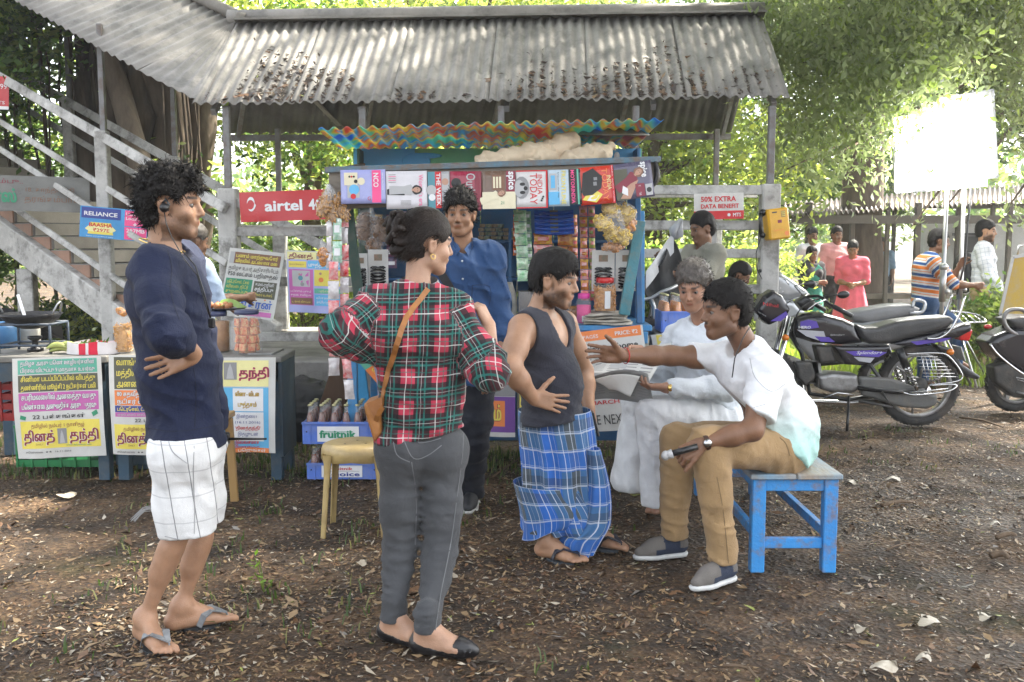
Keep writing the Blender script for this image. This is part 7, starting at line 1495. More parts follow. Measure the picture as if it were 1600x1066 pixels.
BKP=M('gloss_black_paint',(.010,.009,.014),.22,bump=.03,coat=.2,dirt=(.06,.05,.045),dscale=6,damt=.25);SEATM=M('black_vinyl_seat',(.022,.022,.024),.38,col2=(.035,.034,.034),scale=9,bump=.25,bscale=90,dirt=(.09,.08,.07),dscale=6,damt=.4);CHM=M('chrome',(.62,.62,.62),.16,metal=1,bump=0);ALC=M('cast_aluminium',(.26,.255,.25),.45,metal=.7,bump=.25,dirt=(.10,.085,.07),dscale=12);RUB=M('tyre_rubber',(.020,.019,.018),.8,bump=.4,dirt=(.10,.075,.055),dscale=9,damt=.5);PUR=M('violet_decal',(.10,.06,.38),.25,bump=0);SILD=M('silver_decal',(.42,.42,.45),.3,bump=0);RLM=M('red_lens',(.55,.01,.01),.1,bump=0,coat=.5);ORL=M('orange_lens',(.65,.18,.01),.1,bump=0);DKG=M('dark_casting',(.06,.058,.055),.5,metal=.4,bump=.3,dirt=(.12,.10,.08),dscale=10);BPL=M('black_plastic',(.012,.012,.013),.3)
def wheel(parent,c,R,rw,spokes=6,w=.045,axis=(0,1,0)):
    mb=MB();n=40;pr=[(R-.075,-w*.55),(R-.055,-w*.95),(R-.02,-w),(R-.004,-w*.5),(R,0),(R-.004,w*.5),(R-.02,w),(R-.055,w*.95),(R-.075,w*.55)];mb.lathe(c,pr+[pr[0]],n,axis,caps=False)
    for j in range(48):a=6.283*j/48;d=Vector((math.cos(a),0,math.sin(a)));mb.box(Vector(c)+d*(R-.002),(.012,w*1.25,.010),Matrix.Rotation(-a,3,'Y')@Matrix.Rotation(.3*(1 if j%2 else-1),3,'X'))
    ty=mb.build('tyre',[RUB],parent);mb=MB();mb.lathe(c,[(R-.095,-w*.5),(R-.072,-w*.75),(R-.068,-w*.5),(R-.085,0),(R-.068,w*.5),(R-.072,w*.75),(R-.095,w*.5),(R-.098,0),(R-.095,-w*.5)],n,axis,caps=False);mb.build('rim',[ALC],parent)
    for j in range(spokes):
        a=6.283*j/spokes+.3;d=Vector((math.cos(a),0,math.sin(a)));mb=MB();t=Vector((-d.z,0,d.x));mb.tube([Vector(c)+d*.04,Vector(c)+d*(R*.5),Vector(c)+d*(R-.09)+t*.02],[.018,.013,.015],7,flat=.6);mb.build('spoke',[ALC],parent)
    mb=MB();mb.lathe(c,[(.03,-.06),(.065,-.05),(.065,.05),(.03,.06)],20,axis);mb.build('hub',[DKG],parent)
def bikekit(t,ox,oy,k,Y,Zc=3.136):
    B=lambda x,y,dy=0:P(ox+x/Zc,oy+y/Zc,Y)+Vector((0,dy,0))
    def panel(name,pts,w,mat,r=.03,dy=0,res=.010,extra=()):
        q=[(B(*p).x,B(*p).z)for p in pts];V,F=solid([Poly(q,Y+dy,w,r)]+list(extra),res,(),None,it=1);return mesh_obj(name,V,F,mat,t,smooth=True)
    def tb(name,pts,r,mat,n=8):mb=MB();mb.tube([B(*p)for p in pts],r,n);return mb.build(name,[mat],t)
    def dec(pts,mat,dy,name='decal'):mb=MB();mb.add([B(x,y,dy)for x,y in pts],[tuple(range(len(pts)))]);mb.build(name,[mat],t)
    return B,panel,tb,dec
def smooth_path(pts,n=4):
    out=[]
    for i in range(len(pts)-1):
        p0,p1,p2,p3=[np.array(pts[max(0,min(len(pts)-1,i+j))],float)for j in(-1,0,1,2)]
        for s_ in range(n):f=s_/n;out.append(tuple(.5*((2*p1)+(-p0+p2)*f+(2*p0-5*p1+4*p2-p3)*f*f+(-p0+3*p1-3*p2+p3)*f**3)))
    out.append(tuple(pts[-1]));return out
def motorcycle():
    Y=8.05;c=P(1434,604,Y);t=thing('motorcycle','black and violet motorcycle with a chrome carrier parked behind the bench','motorcycle',(c.x-.7,Y,0));B,panel,tb,dec=bikekit(t,1160,360,1,Y)
    wheel(t,Vector((c.x,Y,.338)),.336,.05);wheel(t,Vector((c.x-1.28,Y,.33)),.32,.045)
    panel('fuel_tank',[(228,470),(245,425),(290,405),(380,400),(470,425),(535,455),(575,548),(470,556),(330,545),(250,520)],.125,BKP,.07)
    panel('seat',[(528,452),(580,470),(640,468),(730,440),(850,424),(990,416),(1012,436),(985,470),(900,498),(790,520),(690,552),(600,552),(560,520)],.125,SEATM,.035)
    panel('side_panel',[(425,560),(560,562),(700,558),(690,600),(640,640),(560,655),(480,650),(455,600)],.125,BKP,.02)
    panel('tail_cowl',[(700,552),(790,525),(900,502),(1000,470),(1100,452),(1098,490),(1040,520),(940,545),(800,568)],.10,BKP,.03)
    panel('headlight_fairing',[(48,385),(92,318),(138,288),(185,318),(222,385),(200,425),(120,462),(75,430)],.11,BKP,.05);mb=MB();mb.lathe(B(72,400),[(.0,.02),(.06,.012),(.078,0)],18,(-1,0,.25));mb.build('headlight',[M('lens',(.7,.7,.7),.08,bump=0)],t)
    panel('crankcase',[(350,705),(420,690),(545,700),(555,770),(520,790),(420,788),(365,770)],.11,ALC,.03);panel('cylinder',[(248,640),(330,640),(350,720),(300,760),(262,720)],.07,DKG,.01)
    for i in range(6):mb=MB();a,b=B(250+i*15,640+i*2),B(268+i*14,742+i*2);mb.beam(a,b,.19,.005,(0,1,0));mb.build('cooling_fin',[ALC],t)
    panel('carburettor_box',[(345,560),(430,565),(450,640),(370,650)],.07,DKG,.02);panel('chain_case',[(545,706),(700,712),(830,762),(930,800),(925,845),(880,865),(760,858),(560,800)],.02,M('chain_case_grey',(.10,.10,.095),.45,bump=.2,dirt=(.16,.13,.10),dscale=8),.02,dy=-.10)
    panel('mudguard',[(930,552),(1000,570),(1060,650),(1152,712),(1140,728),(1080,715),(1020,660),(960,600)],.065,BPL,.012);panel('tail_light',[(1042,492),(1105,478),(1115,490),(1098,540),(1050,536)],.06,RLM,.015,res=.008)
    mb=MB();mb.sphere(B(985,588,-.13),(.032,.022,.026),10);mb.sphere(B(188,518,-.14),(.032,.022,.026),10);mb.sphere(B(985,588,.13),(.03,.022,.026),10);[m for m in(0,)];mb.build('indicator',[ORL],t,kind='stuff')
    mb=MB();mb.box(B(1060,600),(.008,.17,.12),Matrix.Rotation(-.35,3,'Y'));mb.build('number_plate',[M('white_card')],t)
    for dy in(-.15,.15):
        tb('shock_absorber',[(735,575,dy),(820,770,dy)],.014,CHM);tb('shock_cover',[(732,570,dy),(768,660,dy)],.032,BPL,12);mb=MB();a,b=B(768,660,dy),B(812,752,dy);mb.tube([a.lerp(b,i/60)+Vector((.026*math.cos(i*.95),.026*math.sin(i*.95),0))for i in range(61)],.005,5);mb.build('spring',[CHM],t)
        tb('fork',[(225,420,dy*.6),(150,700,dy*.6),(95,800,dy*.6)],.022,CHM,10)
    tb('frame_tube',[(545,560,-.07),(690,765,-.07),(700,820,-.07)],.016,BPL);tb('frame_tube',[(230,500,0),(290,600,0),(330,800,0),(520,830,0),(700,800,0)],.018,BPL);tb('exhaust',[(300,740,.10),(330,850,.14),(560,860,.16),(760,840,.18),(960,800,.18)],[.018,.02,.022,.045,.04],CHM,12);tb('swing_arm',[(540,765,-.12),(730,785,-.13),(860,770,-.13)],.014,BPL)
    tb('footrest',[(535,752,-.16),(560,752,-.26),(690,765,-.28),(760,770,-.20)],.011,BPL);tb('gear_lever',[(365,805,-.18),(430,780,-.18),(510,790,-.17)],.008,CHM);tb('side_stand',[(490,800,-.15),(470,880,-.24),(452,950,-.30)],.011,BPL);tb('brake_rod',[(650,780,-.15),(700,850,-.15),(540,822,-.15)],.012,DKG)
    # saree guard: chrome bars
    G0=[(760,592),(900,588),(960,605),(1022,688),(1000,722),(870,740)]
    tb('saree_guard',smooth_path([(x,y,-.20)for x,y in G0]),.0065,CHM)
    for i in range(7):y=604+16*i;tb('guard_bar',[(800+6*i,y,-.20),(905+16*i if i<6 else 1000,y+2,-.20)],.0035,CHM,6)
    for i in range(4):tb('guard_bar',[(825+20*i,596,-.20),(860+18*i,738,-.20)],.0035,CHM,6)
    tb('luggage_plate',smooth_path([(720,768,-.22),(790,785,-.24),(940,765,-.26),(980,735,-.24),(860,742,-.22)]),.008,CHM);tb('luggage_plate',[(760,772,-.26),(940,752,-.26)],.005,CHM)
    for dy in(-.13,.13):tb('grab_rail',smooth_path([(872,522,dy),(930,520,dy),(985,480,dy),(1030,400,dy),(1058,318,dy*.9)]),.010,CHM)
    tb('carrier',smooth_path([(955,500,-.12),(1010,470,-.12),(1080,448,-.10),(1165,445,-.08),(1182,432,0),(1160,412,.10),(1050,402,.12)]),.008,CHM)
    for i in range(4):tb('carrier_bar',[(1050+32*i,446-2*i,-.10),(1060+30*i,405+2*i,.11)],.005,CHM,6)
    for dy,(mx,my),(sx_,sy_)in((-.30,(435,306),(345,315)),(.25,(376,268),(270,278))):
        tb('handlebar',smooth_path([(300,330,0),(345,318,dy*.5),(375,350,dy*.9),(462,405,dy*1.25)]),[.011]*9+[.011]*4 if False else .012,BPL);tb('grip',[(385,360,dy),(462,404,dy*1.25)],.019,BPL,10);tb('lever',[(350,330,dy),(300,345,dy*1.1),(250,380,dy*1.2)],.006,CHM,6)
        tb('mirror_stem',[(330,335,dy*.6),(sx_+20,sy_,dy*.8),(mx-30,my,dy)],.006,BPL,6);mb=MB();mb.sphere(B(mx,my,dy),(.050,.016,.030),14,R=Matrix.Rotation(-.12,3,'Y'));mb.build('mirror',[BPL],t)
    panel('speedometer',[(255,350),(300,320),(345,340),(340,385),(290,395)],.07,BPL,.02)
    tb('cable',smooth_path([(350,330,-.1),(260,380,-.14),(235,470,-.1),(260,560,-.06)]),.005,BPL,6)
    dec([(262,442),(300,432),(340,440),(352,470),(300,478),(262,470)],PUR,-.1275);dec([(245,480),(300,484),(375,488),(385,520),(350,532),(290,512)],SILD,-.1273);dec([(330,512),(400,516),(430,540),(360,538)],PUR,-.1279);dec([(480,585),(600,580),(680,590),(640,612),(520,606)],PUR,-.1275);dec([(520,612),(620,616),(600,640),(545,632)],SILD,-.1275);dec([(800,540),(900,528),(1000,520),(960,538),(830,556)],PUR,-.1025);dec([(120,440),(195,392),(205,410),(170,440)],PUR,-.1125)
    s=Print(lambda u,v,d=0:B(0,0)+Vector((u,-.130-d,v)),1,1);o=B(0,0);lx=lambda x:B(x,0).x-o.x;lz=lambda y:B(0,y).z-o.z
    s.text('HERO',lx(266),lz(474),.020,WHT,w=lx(326)-lx(266),bold=.02);s.text('Splendor+',lx(552),lz(598),.026,WHT,w=lx(675)-lx(552),slant=.35);s.text('Splendor+',lx(420),lz(508),.012,LGREY,w=lx(490)-lx(420),slant=.3);s.text('Nihal',lx(90),lz(362),.026,RED,w=lx(165)-lx(90),slant=-.2,rot=-.15);s.text('Hero Honda',lx(66),lz(396),.010,LGREY,w=lx(110)-lx(66),rot=-.5);s.build(t)
motorcycle()
def scooter2():
    Y=9.3;t=thing('scooter','silver scooter parked behind the black and violet motorcycle','scooter',(P(1320,600,Y).x,Y,0));B,panel,tb,dec=bikekit(t,1160,360,1,Y);SIL=M('silver_paint',(.42,.43,.44),.25,metal=.4,bump=.03,coat=.5)
    panel('seat',[(500,400),(560,385),(700,362),(800,358),(850,380),(830,410),(720,430),(600,452),(520,440)],.14,M('grey_vinyl_seat',(.20,.20,.20),.45,bump=.2),.05);panel('body_panel',[(470,440),(560,448),(830,412),(900,470),(860,560),(560,600),(440,520)],.17,SIL,.05)
    panel('front_fairing',[(82,235),(120,190),(175,205),(230,240),(312,300),(290,330),(200,345),(120,330),(88,290)],.15,SIL,.07);panel('leg_shield',[(120,330),(230,340),(330,440),(420,620),(330,640),(200,500)],.17,SIL,.04);panel('floorboard',[(330,600),(560,590),(560,640),(330,660)],.16,BPL,.02)
    mb=MB();mb.lathe(B(98,250),[(0,.03),(.06,.02),(.08,0)],18,(-1,-.3,0));mb.build('headlight',[M('lens',(.7,.7,.7),.08,bump=0)],t);tb('grab_rail',smooth_path([(790,400,-.14),(850,395,-.14),(865,350,-.13),(820,340,-.12),(805,375,-.13)]),.016,SIL,10)
    for dy,mx,my,bx_,by_ in((-.2,92,92,150,190),(.25,168,92,210,225)):mb=MB();mb.sphere(B(mx,my,dy),(.028,.014,.052),14,R=Matrix.Rotation(-.35,3,'Y'));mb.build('mirror',[BPL],t);tb('mirror_stem',[(mx+8,my+30,dy),(bx_,by_,dy*.7)],.007,BPL,7)
    for dy in(-.25,.25):tb('handlebar',[(190,215,0),(150,200,dy*.6),(50 if dy<0 else 120,195,dy)],.016,BPL)
    tb('brake_lever',[(130,205,-.2),(170,240,-.3),(185,260,-.3)],.006,CHM);tb('grip',[(265,275,-.25),(300,270,-.3),(400,262,.2)],.015,BPL);wheel(t,B(700,730)+Vector((0,0,.0)),.26,.05,5);wheel(t,B(130,730),.26,.05,5)
scooter2()
def scooter3():
    Y=8.75;t=thing('scooter','black scooter cut off by the right edge of the photo','scooter',(P(1590,640,Y).x,Y,0));B,panel,tb,dec=bikekit(t,1160,360,1,Y)
    panel('body_panel',[(1165,540),(1200,510),(1300,470),(1500,480),(1700,560),(1700,760),(1450,760),(1330,690),(1210,610)],.16,BKP,.06);panel('seat',[(1262,430),(1330,415),(1520,420),(1640,480),(1600,520),(1400,500),(1300,470)],.14,SEATM,.04);panel('engine_cover',[(1195,660),(1260,640),(1420,690),(1450,820),(1300,810),(1205,740)],.09,DKG,.03,dy=-.05)
    wheel(t,Vector((B(1335,765).x,Y,.262)),.26,.05,5,w=.05);wheel(t,Vector((B(1335,765).x+1.2,Y,.26)),.26,.05,5,w=.05);tb('grab_rail',smooth_path([(1320,510,-.14),(1265,480,-.15),(1240,430,-.15),(1262,388,-.15),(1330,384,-.14),(1380,420,-.13),(1500,430,-.1)]),.018,ALC,10);tb('crash_guard',smooth_path([(1162,545,-.19),(1200,600,-.21),(1300,680,-.22),(1380,720,-.22)]),.010,CHM);tb('footrest',[(1280,705,-.22),(1370,722,-.26),(1365,735,-.25),(1285,715,-.22)],.007,CHM);tb('kick_lever',[(1300,780,-.16),(1380,800,-.18)],.012,ALC)
    mb=MB();mb.sphere(B(1190,470,-.05),(.04,.02,.02),10);mb.build('tail_light',[RLM],t)
scooter3()
# handcart with a handlebar frame behind the grey haired man
t=thing('bicycle','old bicycle handlebar and frame leaning behind the drink bottles','bicycle',P(1010,560,6.9));mb=MB();q=lambda x,y,dy=0:P(x,y,6.9)+Vector((0,dy,0));mb.tube([q(998,465),q(1008,468),q(1018,466),q(1034,456),q(1046,452),q(1064,446,.1)],.012,8);mb.build('handlebar',[GAL],t);mb=MB();mb.tube([q(1017,466),q(1022,480),q(1022,510),q(1016,560)],[.012,.014,.017,.017],8);mb.build('stem',[GAL],t);mb=MB();mb.tube([q(1000,490),q(1010,515),q(1022,505),q(1070,560)],.010,7);mb.build('frame_tube',[M('rust',(.16,.08,.04),.8,bump=.4)],t)
wheel(t,P(1016,560,6.9)+Vector((0,.0,-.02)),.31,.03,10,w=.02)
# ---------------------------------------------------------------- the main figures
def V3(*a):return np.array(a,float)
def ankle(px,py,h=.085):q=PZ(px,py,0);return(q.x,q.y,h)
def toe(px,py,h=.015):q=PZ(px,py,0);return(q.x,q.y,h)
def mid(a,b,t=.5):return np.asarray(a)*(1-t)+np.asarray(b)*t
SKIN1,SKIN2,SKIN3,SKIN4=(.40,.225,.135),(.30,.155,.085),(.21,.105,.058),(.46,.27,.175)
HAIR=M('black_hair',(.006,.005,.005),.6,col2=(.012,.010,.009),scale=30,bump=.4,bscale=160,spec=.16)
HAIRB=M('brown_black_hair',(.022,.014,.010),.55,col2=(.012,.009,.008),scale=18,bump=.4,bscale=160,spec=.2)
HAIRG=M('greying_hair',(.10,.085,.07),.5,col2=(.03,.022,.018),scale=45,bump=.4,bscale=160)

def left_man():
    q=lambda x,y,Y:P(x,y,Y)
    J=dict(head=q(269,320,3.62),neck=q(258,394,3.62),chest=q(263,458,3.62),waist=q(281,580,3.62),pelvis=q(290,680,3.62),
             shR=q(240,418,3.44),shL=q(283,408,3.80),elR=q(262,520,3.27),wrR=q(303,553,3.42),elL=q(312,520,3.90),wrL=q(338,660,3.84),
             hipR=q(286,705,3.54),hipL=q(300,700,3.72),knR=q(278,838,3.56),knL=q(318,836,3.74),
             anR=ankle(228,1006,.10),anL=ankle(285,986,.10),toeR=toe(292,1052),toeL=toe(368,972))
    fg=Figure('curly haired man in a navy top and white checked shorts, arm bent behind him',J,(1,.02,-.04),up=(.05,0,1),skin=SKIN1,hs=1.0,girth=1.0,belly=.0,arm=1.08,leg=.90,
                bare_feet=True,hands=dict(R=dict(d=(-1,-.05,-.42),n=(-.1,-1,.2),side=1,curl=(.28,.12,.15,.2),thumb=.75,spread=.10,s=1.02)),fat=.004)
    b=fg.build_body(beard=dict(jaw=.62,chin=.8,moustache=.5))
    hair_piece(fg,'hair',HAIR,lift=.020,front=.056,curl=1.15,strands=3600,slen=.034,seed=4,back_y=-.085,side_y=-.028,sw=.0017,
               extra=[Ell(fg.W(.045,.088,0),(.055,.040,.062),None,.02),Ell(fg.W(-.055,.07,0),(.062,.06,.07),None,.02)])
    nav=stripes_mat('navy_jersey',(.008,.013,.038),[],rough=.8,sheen=.04,bump=.3,bscale=300)
    pr=fg.tagged('trunk','uarmR','uarmL','pelvis','farmL');eR=J['elR'];fR=mid(J['elR'],J['wrR'],.5)
    pr=pr+[Cap(J['elR'],fR,.052,.047,.02,tag='farmR')]
    ax_=nrm(np.array(J['elR'])-np.array(J['shR']))
    wz=J['pelvis'][2]-.02
    belly=[Cap(fg.J['chest']-V3(0,0,.02),fg.J['pelvis']+V3(0,0,.03),.112,.124,.05,fg.fwd,1.0,'trunk')]
    def cuffcut(p,D):
        a=np.array(eR);v=nrm(np.array(J['wrR'])-a);lim=np.linalg.norm(np.array(J['wrR'])-a)*.52
        t=(p-a.astype(np.float32))@v.astype(np.float32);near=np.sqrt(((p-a.astype(np.float32)-np.outer(t,v))**2).sum(1))<.08
        side=(p[:,1]<3.44)&near
        return np.where(side,np.maximum(D,t-lim),D)
    def neckcut(p,D):
        c=np.array(J['neck'])+V3(.03,0,.02);d=np.sqrt((((p-c)/V3(.085,.085,.055))**2).sum(1))-1;return np.maximum(D,-d*.05)
    fg.garment('shirt',pr,nav,t=.010,k=.045,cuts=[((J['pelvis'][0],0,wz-.012),(-.10,0,-1))],sub=[cuffcut,neckcut],extra=belly,
               folds=[fold(ax_,30,.012,1,eR,.15),fold((.3,.1,1),17,.008,2),fold((1,0,-.7),24,.007,5,J['pelvis'],.32),fold((.8,.3,.9),15,.006,9)],res=.0085)
    wh=stripes_mat('white_checked_cotton',(.70,.70,.69),[(0,.074,.0,.0035,(.12,.12,.13),.8),(1,.098,.01,.0045,(.3,.3,.31),.45)],rough=.9,transl=.0)
    def patf(V,G):
        o=np.zeros((len(V),3));o[:,0]=V[:,0]*.9+V[:,1]*.35-(V[:,2]-1)*-.12;o[:,1]=V[:,2];return o
    sh=fg.tagged('pelvis','thigh','trunk')[:]
    kz=.42
    fg.garment('shorts',[p for p in sh if p.tag!='trunk'],wh,t=.015,k=.035,cuts=[((0,0,wz+.035),(0,0,1)),((J['knR'][0],0,P(290,852,3.6).z+.05),(.04,0,-1))],extra=[Cap(q(288,690,3.60),q(301,880,3.57),.106,.082,.05),Cap(q(304,700,3.72),q(316,880,3.72),.105,.072,.03)],
               folds=[fold((.9,0,.3),18,.009,3),fold((0,0,1),30,.006,14,J['hipR'],.2)],pat=patf,res=.010)
    sole=M('sandal_sole',(.03,.033,.035),.7,bump=.3);st=M('grey_strap',(.22,.23,.235),.6,col2=(.10,.105,.11),scale=20)
    sandal(fg,fg.HR,1,1,sole,st);sandal(fg,fg.HL,-1,1,sole,st)
    # earphone and its cable, gold chain
    W=fg.W;mb=MB();mb.sphere(W(.004,-.014,.100),.017,12,0);mb.lathe(W(.004,-.014,.094),[(.006,0),(.014,.004),(.014,.014),(.009,.02)],14,tuple(W(0,0,1)-W(0,0,0)),0)
    mb.tube([W(-.004,.0,.093),W(.008,.016,.094),W(.018,.0,.094),W(.014,-.025,.095)],.005,7,0)
    mb.tube([W(.004,-.03,.098),W(.010,-.07,.095),W(.03,-.12,.09),W(.075,-.19,.10),q(308,430,3.47),q(322,480,3.47),q(330,500,3.47)],.0022,6,0)
    mb.tube([q(285,392,3.46),q(305,415,3.47),q(318,455,3.47),q(330,500,3.47)],.003,6,0);mb.box(q(331,505,3.46),(.022,.018,.035),None,0,bev=.004)
    mb.build('earphone',[M('black_plastic',(.012,.012,.013),.3)],fg.root)
    ch=MB();c=V3(*J['neck'])+V3(-.01,0,.012);ch.tube([c+V3(.078*math.cos(a),.078*math.sin(a),.012-.025*math.cos(a))for a in np.linspace(0,6.28,29)[:-1]],.0028,6,0,closed=True)
    ch.build('necklace',[M('gold',(.8,.55,.18),.25,metal=1,bump=0)],fg.root)
    return fg

def plaid_woman():
    q=lambda x,y,Y:P(x,y,Y)
    J=dict(head=q(667,380,3.78),neck=q(652,452,3.74),chest=q(652,520,3.74),waist=q(660,608,3.74),pelvis=q(657,672,3.74),
             shL=q(583,480,3.72),shR=q(708,486,3.76),elL=q(530,520,3.60),wrL=q(604,574,3.84),elR=q(765,582,3.66),wrR=q(765,508,3.84),
             hipL=q(624,700,3.72),hipR=q(694,702,3.76),knL=q(624,850,3.72),knR=q(690,855,3.70),
             anL=ankle(615,1003,.10),anR=ankle(668,1022,.10),toeL=toe(645,1010),toeR=toe(742,1030))
    fg=Figure('woman with pinned up hair in a red plaid shirt and grey jeans, back turned',J,(.88,.46,-.12),up=(.1,0,1),skin=SKIN4,hs=.95,girth=.92,arm=.90,leg=.86,female=True,bare_feet=False,
                hands=dict(R=dict(d=(-.5,.1,1),n=(-.8,.4,-.4),side=-1,curl=(1.0,1.1,1.1,1.15),thumb=.35,s=.9,tcurl=.5),L=dict(d=(.6,.5,-.4),n=(.6,-.6,0),curl=(.5,.6,.6,.6),s=.9)))
    fg.build_body(lips=(.75,.35,.35),shrink=(('thigh',.035),('shin',.014),('pelvis',.04),('trunk',.012)))
    W=fg.W;f,u,r=fg.fr
    hair_piece(fg,'hair',HAIRB,lift=.012,front=.040,curl=.14,strands=3200,slen=.045,seed=9,comb=(-.8,.15,0),back_y=-.062,side_y=-.02,sw=.0012)
    bun=MB()
    # pinned coils at the back of the head
    cb=W(-.085,.035,-.01)
    for i,(dx,dy,dz,rad,tw)in enumerate(((-.02,.045,.012,.030,0.3),(-.035,.01,-.015,.036,1.2),(-.02,-.03,.01,.033,2.2),(-.04,.035,-.03,.026,.8),(-.03,.06,-.01,.022,1.9),(-.02,.0,.03,.028,2.8))):
        c=W(-.085+dx,.02+dy,dz-.01);R=Matrix.Rotation(tw,3,'Z')
        pts=[Vector(c)+R@Vector((rad*(1-.06*k/6)*math.cos(k*.55),rad*.55*math.sin(k*.9)+.004*k*.4,rad*math.sin(k*.55)))for k in range(17)]
        bun.tube(pts,[.004+.0135*math.sin(math.pi*(k+.5)/17)**.6 for k in range(17)],10,0)
    rr=random.Random(5)
    for i in range(420):
        a=rr.uniform(0,6.28);b=rr.uniform(-1,1);c0=W(-.10+.04*math.cos(a)*rr.random(),.03+.055*b,.05*math.sin(a));d=Vector(c0)-Vector(W(-.07,.02,0));d.normalize();t=Vector((rr.gauss(0,.6),rr.gauss(0,.6),rr.gauss(0,.6)))+d*.8;L0=rr.uniform(.015,.04)
        p1=Vector(c0)+t.normalized()*L0*.5;p2=p1+(t.normalized()+Vector((rr.gauss(0,.5),rr.gauss(0,.5),rr.gauss(0,.5)))).normalized()*L0*.5
        bun.tube([c0,p1,p2],[.0009,.0008,.0004],3,0,caps=False)
    for k in range(3): # long strand dropping on the nape
        pts=[W(-.09,.0,-.02+.02*k),W(-.10,-.03,-.02+.02*k),W(-.085,-.06,-.01+.015*k),W(-.07,-.085,0)];bun.tube(pts,[.02,.022,.018,.004],9,0)
    bun.build('bun',[HAIRB],fg.body)
    er=MB();er.tube([Vector(W(-.002,-.05,.083))+Vector((0,0,.009*math.sin(a)))+Vector(f)*.009*math.cos(a)for a in np.linspace(0,6.28,13)[:-1]],.0022,6,0,closed=True);er.build('earring',[M('gold')],fg.root)
    red,grn,blk,wht=(.40,.035,.065),(.02,.13,.11),(.012,.014,.016),(.55,.55,.52)
    pl=stripes_mat('plaid_flannel',red,[(0,.115,0,.062,blk,.90),(1,.115,0,.062,blk,.88),(0,.115,.010,.006,grn,.9),(0,.115,.036,.006,grn,.9),(1,.115,.010,.007,grn,.9),(1,.115,.038,.007,grn,.9),
                     (0,.115,.080,.0035,wht,.75),(1,.115,.084,.0035,wht,.8),(0,.115,.024,.002,wht,.5),(1,.115,.026,.002,wht,.5),(1,.115,.100,.004,grn,.6),(0,.115,.100,.004,grn,.6)],rough=.9,warp=.006)
    pz=q(657,655,3.74).z
    pr=fg.tagged('trunk','uarm','pelvis')+[Cap(J['elL'],mid(J['elL'],J['wrL'],.42),.050,.044,.02,tag='farmL'),Cap(J['elR'],mid(J['elR'],J['wrR'],.16),.049,.050,.02,tag='farmR')]
    def ncut(p,D):
        c=np.array(J['neck'])+V3(.01,.03,.035);d=np.sqrt((((p-c)/V3(.072,.09,.05))**2).sum(1))-1;return np.maximum(D,-d*.05)
    fg.garment('shirt',pr,pl,t=.016,k=.05,cuts=[((0,0,pz),(.18,0,-1))],extra=[Cap(fg.J['chest']-V3(0,0,.05),fg.J['pelvis']+V3(0,0,.03),.118,.126,.05,fg.fwd,.86,'trunk')],sub=[ncut],
               folds=[fold((.5,0,1),24,.010,12),fold(nrm(np.array(J['elR'])-np.array(J['shR'])),34,.013,3,J['elR'],.13),fold((0,0,1),36,.012,6,J['waist'],.17),fold(nrm(np.array(J['elL'])-np.array(J['shL'])),34,.012,8,J['elL'],.13),fold((1,0,.6),22,.009,21,J['chest'],.22)],pat=fg.limb_pat,res=.0085)
    # grey collar band and rolled cuffs
    mb=MB();c=V3(*J['neck'])+V3(0.005,.005,.012)
    mb.grid(lambda a,b:c+V3((.072+.018*(1-b))*math.cos(6.283*a),(.068+.018*(1-b))*math.sin(6.283*a),.034*b-.012+.018*math.sin(6.283*a)),30,4,0)
    mb.build('collar',[M('grey_melange',(.30,.31,.32),.9,bump=.4)],fg.root)
    for S_,t0 in(('R',.20),('L',.44)):
        a,b=np.array(J['el'+S_]),np.array(J['wr'+S_]);x,y,z=empty_frame(Vector(a),Vector(b),(0.1,.2,1));c=a+(b-a)*t0;m2=MB()
        prof=[(.046,-.022),(.052,-.02),(.055,0),(.052,.018),(.044,.020)]
        m2.lathe(c,prof,24,tuple(z),0,caps=False);o=m2.build('cuff',[pl],fg.root)
        n=len(o.data.vertices);a_=o.data.attributes.new('pat','FLOAT_VECTOR','POINT');a_.data.foreach_set('vector',np.array([((i%24)*.013,(i//24)*.014+.06,0)for i in range(n)],np.float32).ravel())
    jn=stripes_mat('grey_denim',(.060,.062,.066),[],rough=.85,bump=.35,bscale=500)
    pr=fg.tagged('pelvis','thigh','shin')
    az=.095
    fg.garment('jeans',pr,jn,t=.008,k=.022,cuts=[((0,0,pz+.05),(0,0,1)),((0,0,.085),(0,0,-1))],
               extra=[Ell(V3(*q(634,700,3.70)),(.068,.092,.10),None,.04),Ell(V3(*q(688,704,3.72)),(.068,.092,.10),None,.04),Cap((J['anL'][0],J['anL'][1],.10),(J['anL'][0],J['anL'][1],.16),.050,.044,.02),Cap((J['anR'][0],J['anR'][1],.10),(J['anR'][0],J['anR'][1],.16),.052,.046,.02)],
               folds=[fold((.25,0,1),30,.009,31,q(660,780,3.7),.22),fold((-.2,0,1),38,.010,33,J['knR'],.14),fold((.2,0,1),38,.010,34,J['knL'],.14),fold((0,0,1),40,.010,37,V3(*J['anR'])+V3(0,0,.1),.16),fold((0,0,1),40,.010,38,V3(*J['anL'])+V3(0,0,.1),.16)],res=.0085)
    # back pocket with stitching, seams
    st=M('denim_stitch',(.16,.165,.17),.9,bump=0);pk=MB();base=q(694,702,3.60)
    def onback(x,y,o=.0):
        # project to jeans surface: hip ellipsoid
        return None
    # shoes: black flats with cut-outs
    sh=M('black_leather',(.012,.011,.012),.35,bump=.2)
